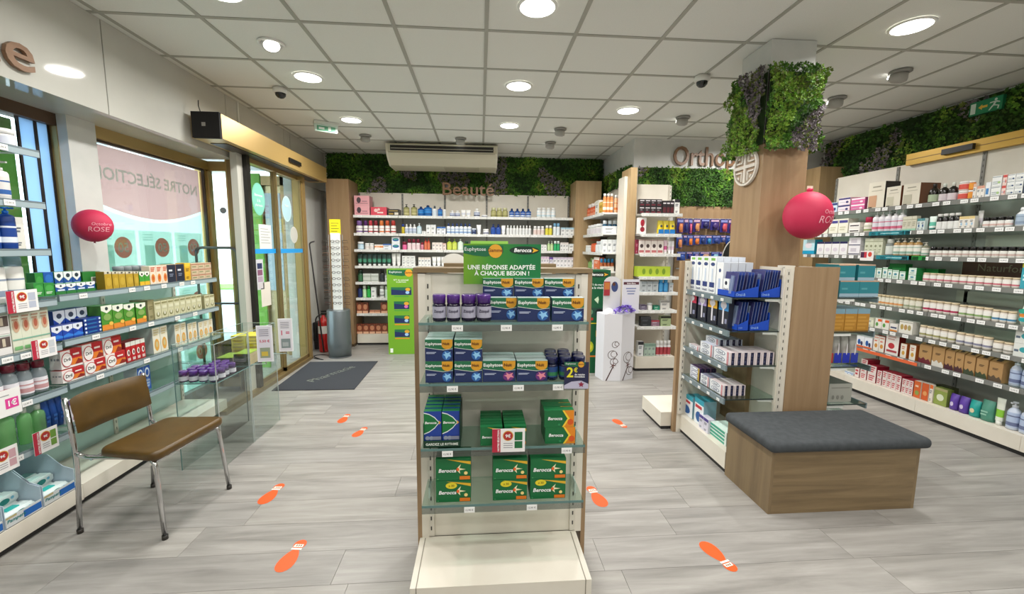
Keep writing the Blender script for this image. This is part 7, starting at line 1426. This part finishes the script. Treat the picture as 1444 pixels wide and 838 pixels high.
Rr(4, 1308, 1441, 13, 'jar', 348, 'black lidded jar with white label', dict(body='#e4e2da', lid='!#131212', label='#e6e4dd', lh=0.36, accent='#c9b0a8'), fill=0.97, v=0.012)
tt = thing('promotion_card', 'small white and red card before the olive cartons, right wall', 'price card', tuple(FR.pt(FR.u(1222, -0.02, 1.41), -0.022, 1.40)), FR.rz); m = MB().box(-0.075, 0.075, -0.001, 0.001, 0, 0.10, '#ece8e6').prect(-0.07, 0.03, -0.03, 0.09, '#4a2a48', -0.0016).prect(-0.03, 0.03, 0.0, 0.09, '#c03a48', -0.0016).pcirc(0.035, 0.065, 0.022, 0.025, '#cf4a3c', -0.0016); m.build('card', tt)
GW = dict(body='#dfe9e2', side='#2c8a48', dec=[('r', 0, 0.85, 1, 0.92, '#7cb894'), ('e', 0.5, 0.55, 0.25, 0.12, '#4a8fa0'), ('l', 2, 0.15, 0.12, 0.85, 0.35, '#a4c4b0')])
Rr(3, 1188, 1206, 2, 'carton', 377, 'plain white carton with violet edge', plain('#eceaf0', '#d8d3e2', side='#4a3a80')); 
for i, (a, b, y) in enumerate(((1213, 1220.5, 379), (1221, 1227.5, 376), (1228, 1234.5, 378), (1235, 1242.5, 378), (1243.5, 1250.5, 377), (1251, 1257, 380), (1257.5, 1266.5, 381), (1267.5, 1276, 383))): Rr(3, a, b, 1, 'carton', y, 'mint and white herbal carton, %s from left' % ORD[i], GW)
Rr(3, 1252, 1276, 1, 'carton', 372, 'solid dark green carton behind mint cartons', plain('#1f8a3c', '#1a7a34', '#5cb070'), v=0.12); Rr(3, 1286, 1322, 2, 'carton', 379, 'long dark green carton at back', plain('#1a7a34', '#17702e', '#4aa060'), v=0.14); Rr(3, 1280, 1291, 1, 'carton', 378, 'white and blue herbal carton', GW, stack=2)
JA = lambda c: dict(body='#d9cfc4', lid='#d6c4a4', label='#efece6', lh=0.16, accent=c)
Rr(3, 1298, 1436, 12, 'jar', 388, 'clear spice jar with pink label', JA('#c9707c'), fill=0.93, v=0.012); Rr(3, 1437, 1452, 1, 'carton', 372, 'large turquoise carton with yellow corner', dict(body='#3aa3b4', side='#2f8a9c', dec=[('r', 0, 0.85, 0.6, 1, '#e6dc3c'), ('l', 2, 0.2, 0.3, 0.9, 0.6, '#d0ecee')]), d=0.12)
JB = dict(body='#cfcbb8', lid='#c9b894', label='#e2dfd0', lh=0.2, accent='#d99a5c'); tz = 0.0
def nmd(c, n_): return JA(c)
Rr(2, 1224, 1270, 8, 'jar', 416, 'small squat jar with beige label', JB, fill=0.97); Rr(2, 1271, 1296, 3, 'jar', 420, 'squat jar with grey green label', dict(JB, accent='#9fa98c'), fill=0.95); Rr(2, 1298, 1347, 5, 'jar', 425, 'clear spice jar with crimson label', JA('#b0385a'), fill=0.93); Rr(2, 1348, 1394, 4, 'jar', 432, 'clear spice jar with green label', JA('#8aa86c'), fill=0.93); Rr(2, 1395, 1428, 3, 'jar', 438, 'clear spice jar with blue label', JA('#4a84a8'), fill=0.93)
Rr(2, 1431, 1452, 1, 'pouch', 425, 'white and teal nappy pack upright', dict(body='#e2ecdf', dec=[('e', 0.4, 0.7, 0.4, 0.14, '#2c9c84'), ('e', 0.5, 0.45, 0.4, 0.1, '#d9822c'), ('e', 0.5, 0.2, 0.4, 0.12, '#2aa0a4')]), d=0.12)
Rr(1, 1221, 1231, 1, 'carton', 448, 'pale green carton', plain('#dfe2cc', '#c9ccb4')); Rr(1, 1233, 1253, 2, 'carton', 450, 'white carton with green and orange print', dict(body='#e9e6dc', dec=[('e', 0.3, 0.4, 0.2, 0.2, '#5c9a4a'), ('r', 0.4, 0.7, 1, 0.95, '#d9602c')])); Rr(1, 1254, 1265, 1, 'carton', 457, 'white and navy carton on orange base', dict(body='#e6e2dc', dec=[('r', 0, 0, 1, 0.2, '#e08a2c'), ('r', 0.1, 0.4, 0.9, 0.6, '#3a4468')])); Rr(1, 1266.5, 1286, 1, 'carton', 453, 'white carton with three flower photos', dict(body='#e6e3da', dec=[('e', 0.22, 0.5, 0.12, 0.22, '#b59a54'), ('e', 0.5, 0.5, 0.12, 0.22, '#b5905a'), ('e', 0.78, 0.5, 0.12, 0.22, '#a89a64'), ('r', 0, 0.88, 1, 0.93, '#a4a090')]))
Rr(1, 1293, 1343, 5, 'jar', 462, 'clear spice jar with olive label', JA('#a4a06c'), fill=0.93); Rr(1, 1344, 1394, 4, 'jar', 472, 'clear spice jar with grey violet label', JA('#8a8aa0'), fill=0.93); Rr(1, 1395, 1425, 2, 'jar', 482, 'larger clear spice jar with grey label', dict(JA('#9a968c')), fill=0.93)
Rr(1, 1427, 1452, 1, 'carton', 466, 'white nappy pack with teal oval lying flat', dict(body='#e2e4df', side='#e2e4df', dec=[('e', 0.6, 0.55, 0.25, 0.2, '#3aa0a8'), ('l', 1, 0.05, 0.3, 0.4, 0.6, '#5c6a7c')]), stack=2, d=0.15)
Rr(0, 1207, 1229, 2, 'carton', 475, 'blue and white berry print carton', dict(body='#e6e9ee', dec=[('e', 0.35, 0.45, 0.2, 0.25, '#2c5aa0'), ('e', 0.7, 0.35, 0.15, 0.2, '#3a3a5c'), ('r', 0, 0, 1, 0.15, '#e0683a')])); Rr(0, 1230.5, 1246, 2, 'carton', 474, 'white carton with amber flower', dict(body='#e6dfd4', side='#c0402c', dec=[('e', 0.5, 0.35, 0.28, 0.14, '#c98a3c'), ('r', 0.1, 0.85, 0.9, 0.9, '#c86a54'), ('l', 1, 0.2, 0.6, 0.8, 0.72, '#d0503c')])); Rr(0, 1247, 1266, 1, 'carton', 471, 'large white carton with red berry print', dict(body='#e9e2dc', side='#7a1f1f', dec=[('e', 0.45, 0.42, 0.25, 0.14, '#b8343c'), ('r', 0.1, 0.12, 0.9, 0.22, '#a8404a'), ('l', 2, 0.15, 0.68, 0.85, 0.9, '#c9a49c')])); OS = dict(body='#e4ddd0', side='#b8642c', dec=[('e', 0.5, 0.35, 0.25, 0.15, '#c99a3c'), ('l', 2, 0.2, 0.6, 0.8, 0.85, '#c0785c')]); Rr(0, 1268.5, 1277, 1, 'carton', 485, 'white and orange sided carton, farther', OS, d=0.14); Rr(0, 1281, 1290, 1, 'carton', 487, 'white and orange sided carton, nearer', OS, d=0.14)
KC = ['#6a2430', '#d8d4cc', '#4a2430', '#4a2a30', '#3a4430', '#3c4830', '#5a4a38']
for i, (a, b, y) in enumerate(((1294, 1312, 484), (1312.5, 1330, 487), (1330.5, 1344, 492), (1344.5, 1357, 495), (1357.5, 1373, 499), (1374, 1391, 503), (1392, 1412, 508))): Rr(0, a, b, 1, 'kraft', y-3, 'brown kraft paper bag with printed base, %s from left' % ORD[i], dict(c2=KC[i]), v=0.012, d=0.11, fill=0.94)
BL = dict(body='#c9d3e4', cap='#dfe2ea', label='#b4c4e0', style='pump', neck=0.35, sh=0.3, bh=0.8, accent='#6a7498'); Rr(0, 1417, 1451, 2, 'bottle', 510, 'pale blue micellar pump bottle on lower shelf', BL, v=0.02, fill=0.9)
for a, b, orr in ((1226, 1300, 0),):
    tt = thing('shelf_tray', 'orange shelf strip along the lower right wall shelf', 'display tray', tuple(FR.pt((FR.u(1209, 0, ZR[0])+FR.u(1296, 0, ZR[0]))/2, -0.0185, ZR[0]-0.036)), FR.rz); w_ = FR.u(1296, 0, ZR[0])-FR.u(1209, 0, ZR[0]); BX(-w_/2, w_/2, -0.001, 0.001, 0, 0.03, '#e0683c').build('tray', tt)
def P(*a, **kw):
    kw.setdefault('v', 0.03); run(FR, 0.152, 'right wall plinth', *a, **kw)
RD = dict(body='#e2d6d2', side='#a8243a', top='#b02c40', dec=[('l', 3, 0.15, 0.15, 0.85, 0.9, '#b8404c')])
P(1191, 1203, 2, 'carton', 525, 'bright blue and white low pack', PACK('#dfe8f0', '#2a78c0')); P(1204.5, 1211, 1, 'carton', 514, 'small white and red carton at plinth start', RD, d=0.1); P(1212, 1221, 1, 'carton', 507, 'tall white and red carton', RD, d=0.14, stack=3); P(1222, 1234, 1, 'carton', 516, 'wide white and red carton', RD, d=0.14, stack=2); P(1235.5, 1242, 1, 'carton', 523, 'white and red carton beside the wide stack', RD, d=0.14, stack=2)
P(1243, 1269, 4, 'carton', 527, 'small white and red carton in low row', RD, d=0.12, stack=2); P(1270.5, 1286, 3, 'carton', 536, 'white and maroon carton', dict(RD, side='#8e1f36'), d=0.12, stack=2)
P(1287, 1297, 1, 'carton', 538, 'orange supplement pouch box, first', dict(body='#d0622c', side='#dfd6ca', dec=[('e', 0.5, 0.3, 0.3, 0.14, '#8a9a4a'), ('l', 1, 0.2, 0.6, 0.8, 0.8, '#e9c9a8')])); P(1298, 1308, 1, 'carton', 541, 'orange supplement pouch box, second', dict(body='#cc5a28', side='#dfd6ca', dec=[('e', 0.5, 0.4, 0.3, 0.14, '#e09a5c')])); P(1309, 1313.5, 1, 'carton', 543, 'white and orange narrow carton', plain('#e6ddd2', '#d86a30'))
P(1315, 1334, 1, 'carton', 548, 'olive green tea box leaning back', dict(body='#8a9a4a', side='#7a8a40', dec=[('r', 0, 0.85, 1, 1, '#a8a070'), ('e', 0.5, 0.45, 0.28, 0.2, '#d6dcc0')]), d=0.06, v=0.04); P(1335, 1347, 1, 'pouch', 556, 'violet infusion pouch, left', dict(body='#5a3c9c', dec=[('e', 0.5, 0.4, 0.25, 0.2, '#cfc4e0')])); P(1348, 1361, 1, 'pouch', 560, 'violet infusion pouch, right', dict(body='#5a3c9c', dec=[('e', 0.5, 0.4, 0.25, 0.2, '#cfc4e0')]))
P(1362, 1377, 1, 'pouch', 565, 'teal infusion pouch', dict(body='#1f9a92', dec=[('e', 0.5, 0.4, 0.28, 0.2, '#d9c9a4')])); P(1378, 1396, 1, 'pouch', 565, 'dark mint translucent pouch', dict(body='#4f8f7c', dec=[('l', 2, 0.1, 0.2, 0.9, 0.6, '#8fc0ac')])); P(1397, 1410, 1, 'tube', 562, 'white and lime squeeze tube on right plinth', dict(body='#e4e8da', cap='#e9ebe4', accent='#8ac43c')); P(1412, 1450, 2, 'bottle', 570, 'pale blue micellar pump bottle on the plinth', BL, fill=0.92)
P(1317, 1340, 1, 'carton', 545, 'dark olive tilted box behind the green tea box', plain('#4c5230', '#3c4226', '#7c8250'), v=0.17)
print('ITEMS', NITEM, 'OBJECTS', len(bpy.data.objects), 'TRIS approx', sum(len(o.data.polygons) for o in bpy.data.objects if o.type == 'MESH')*2)
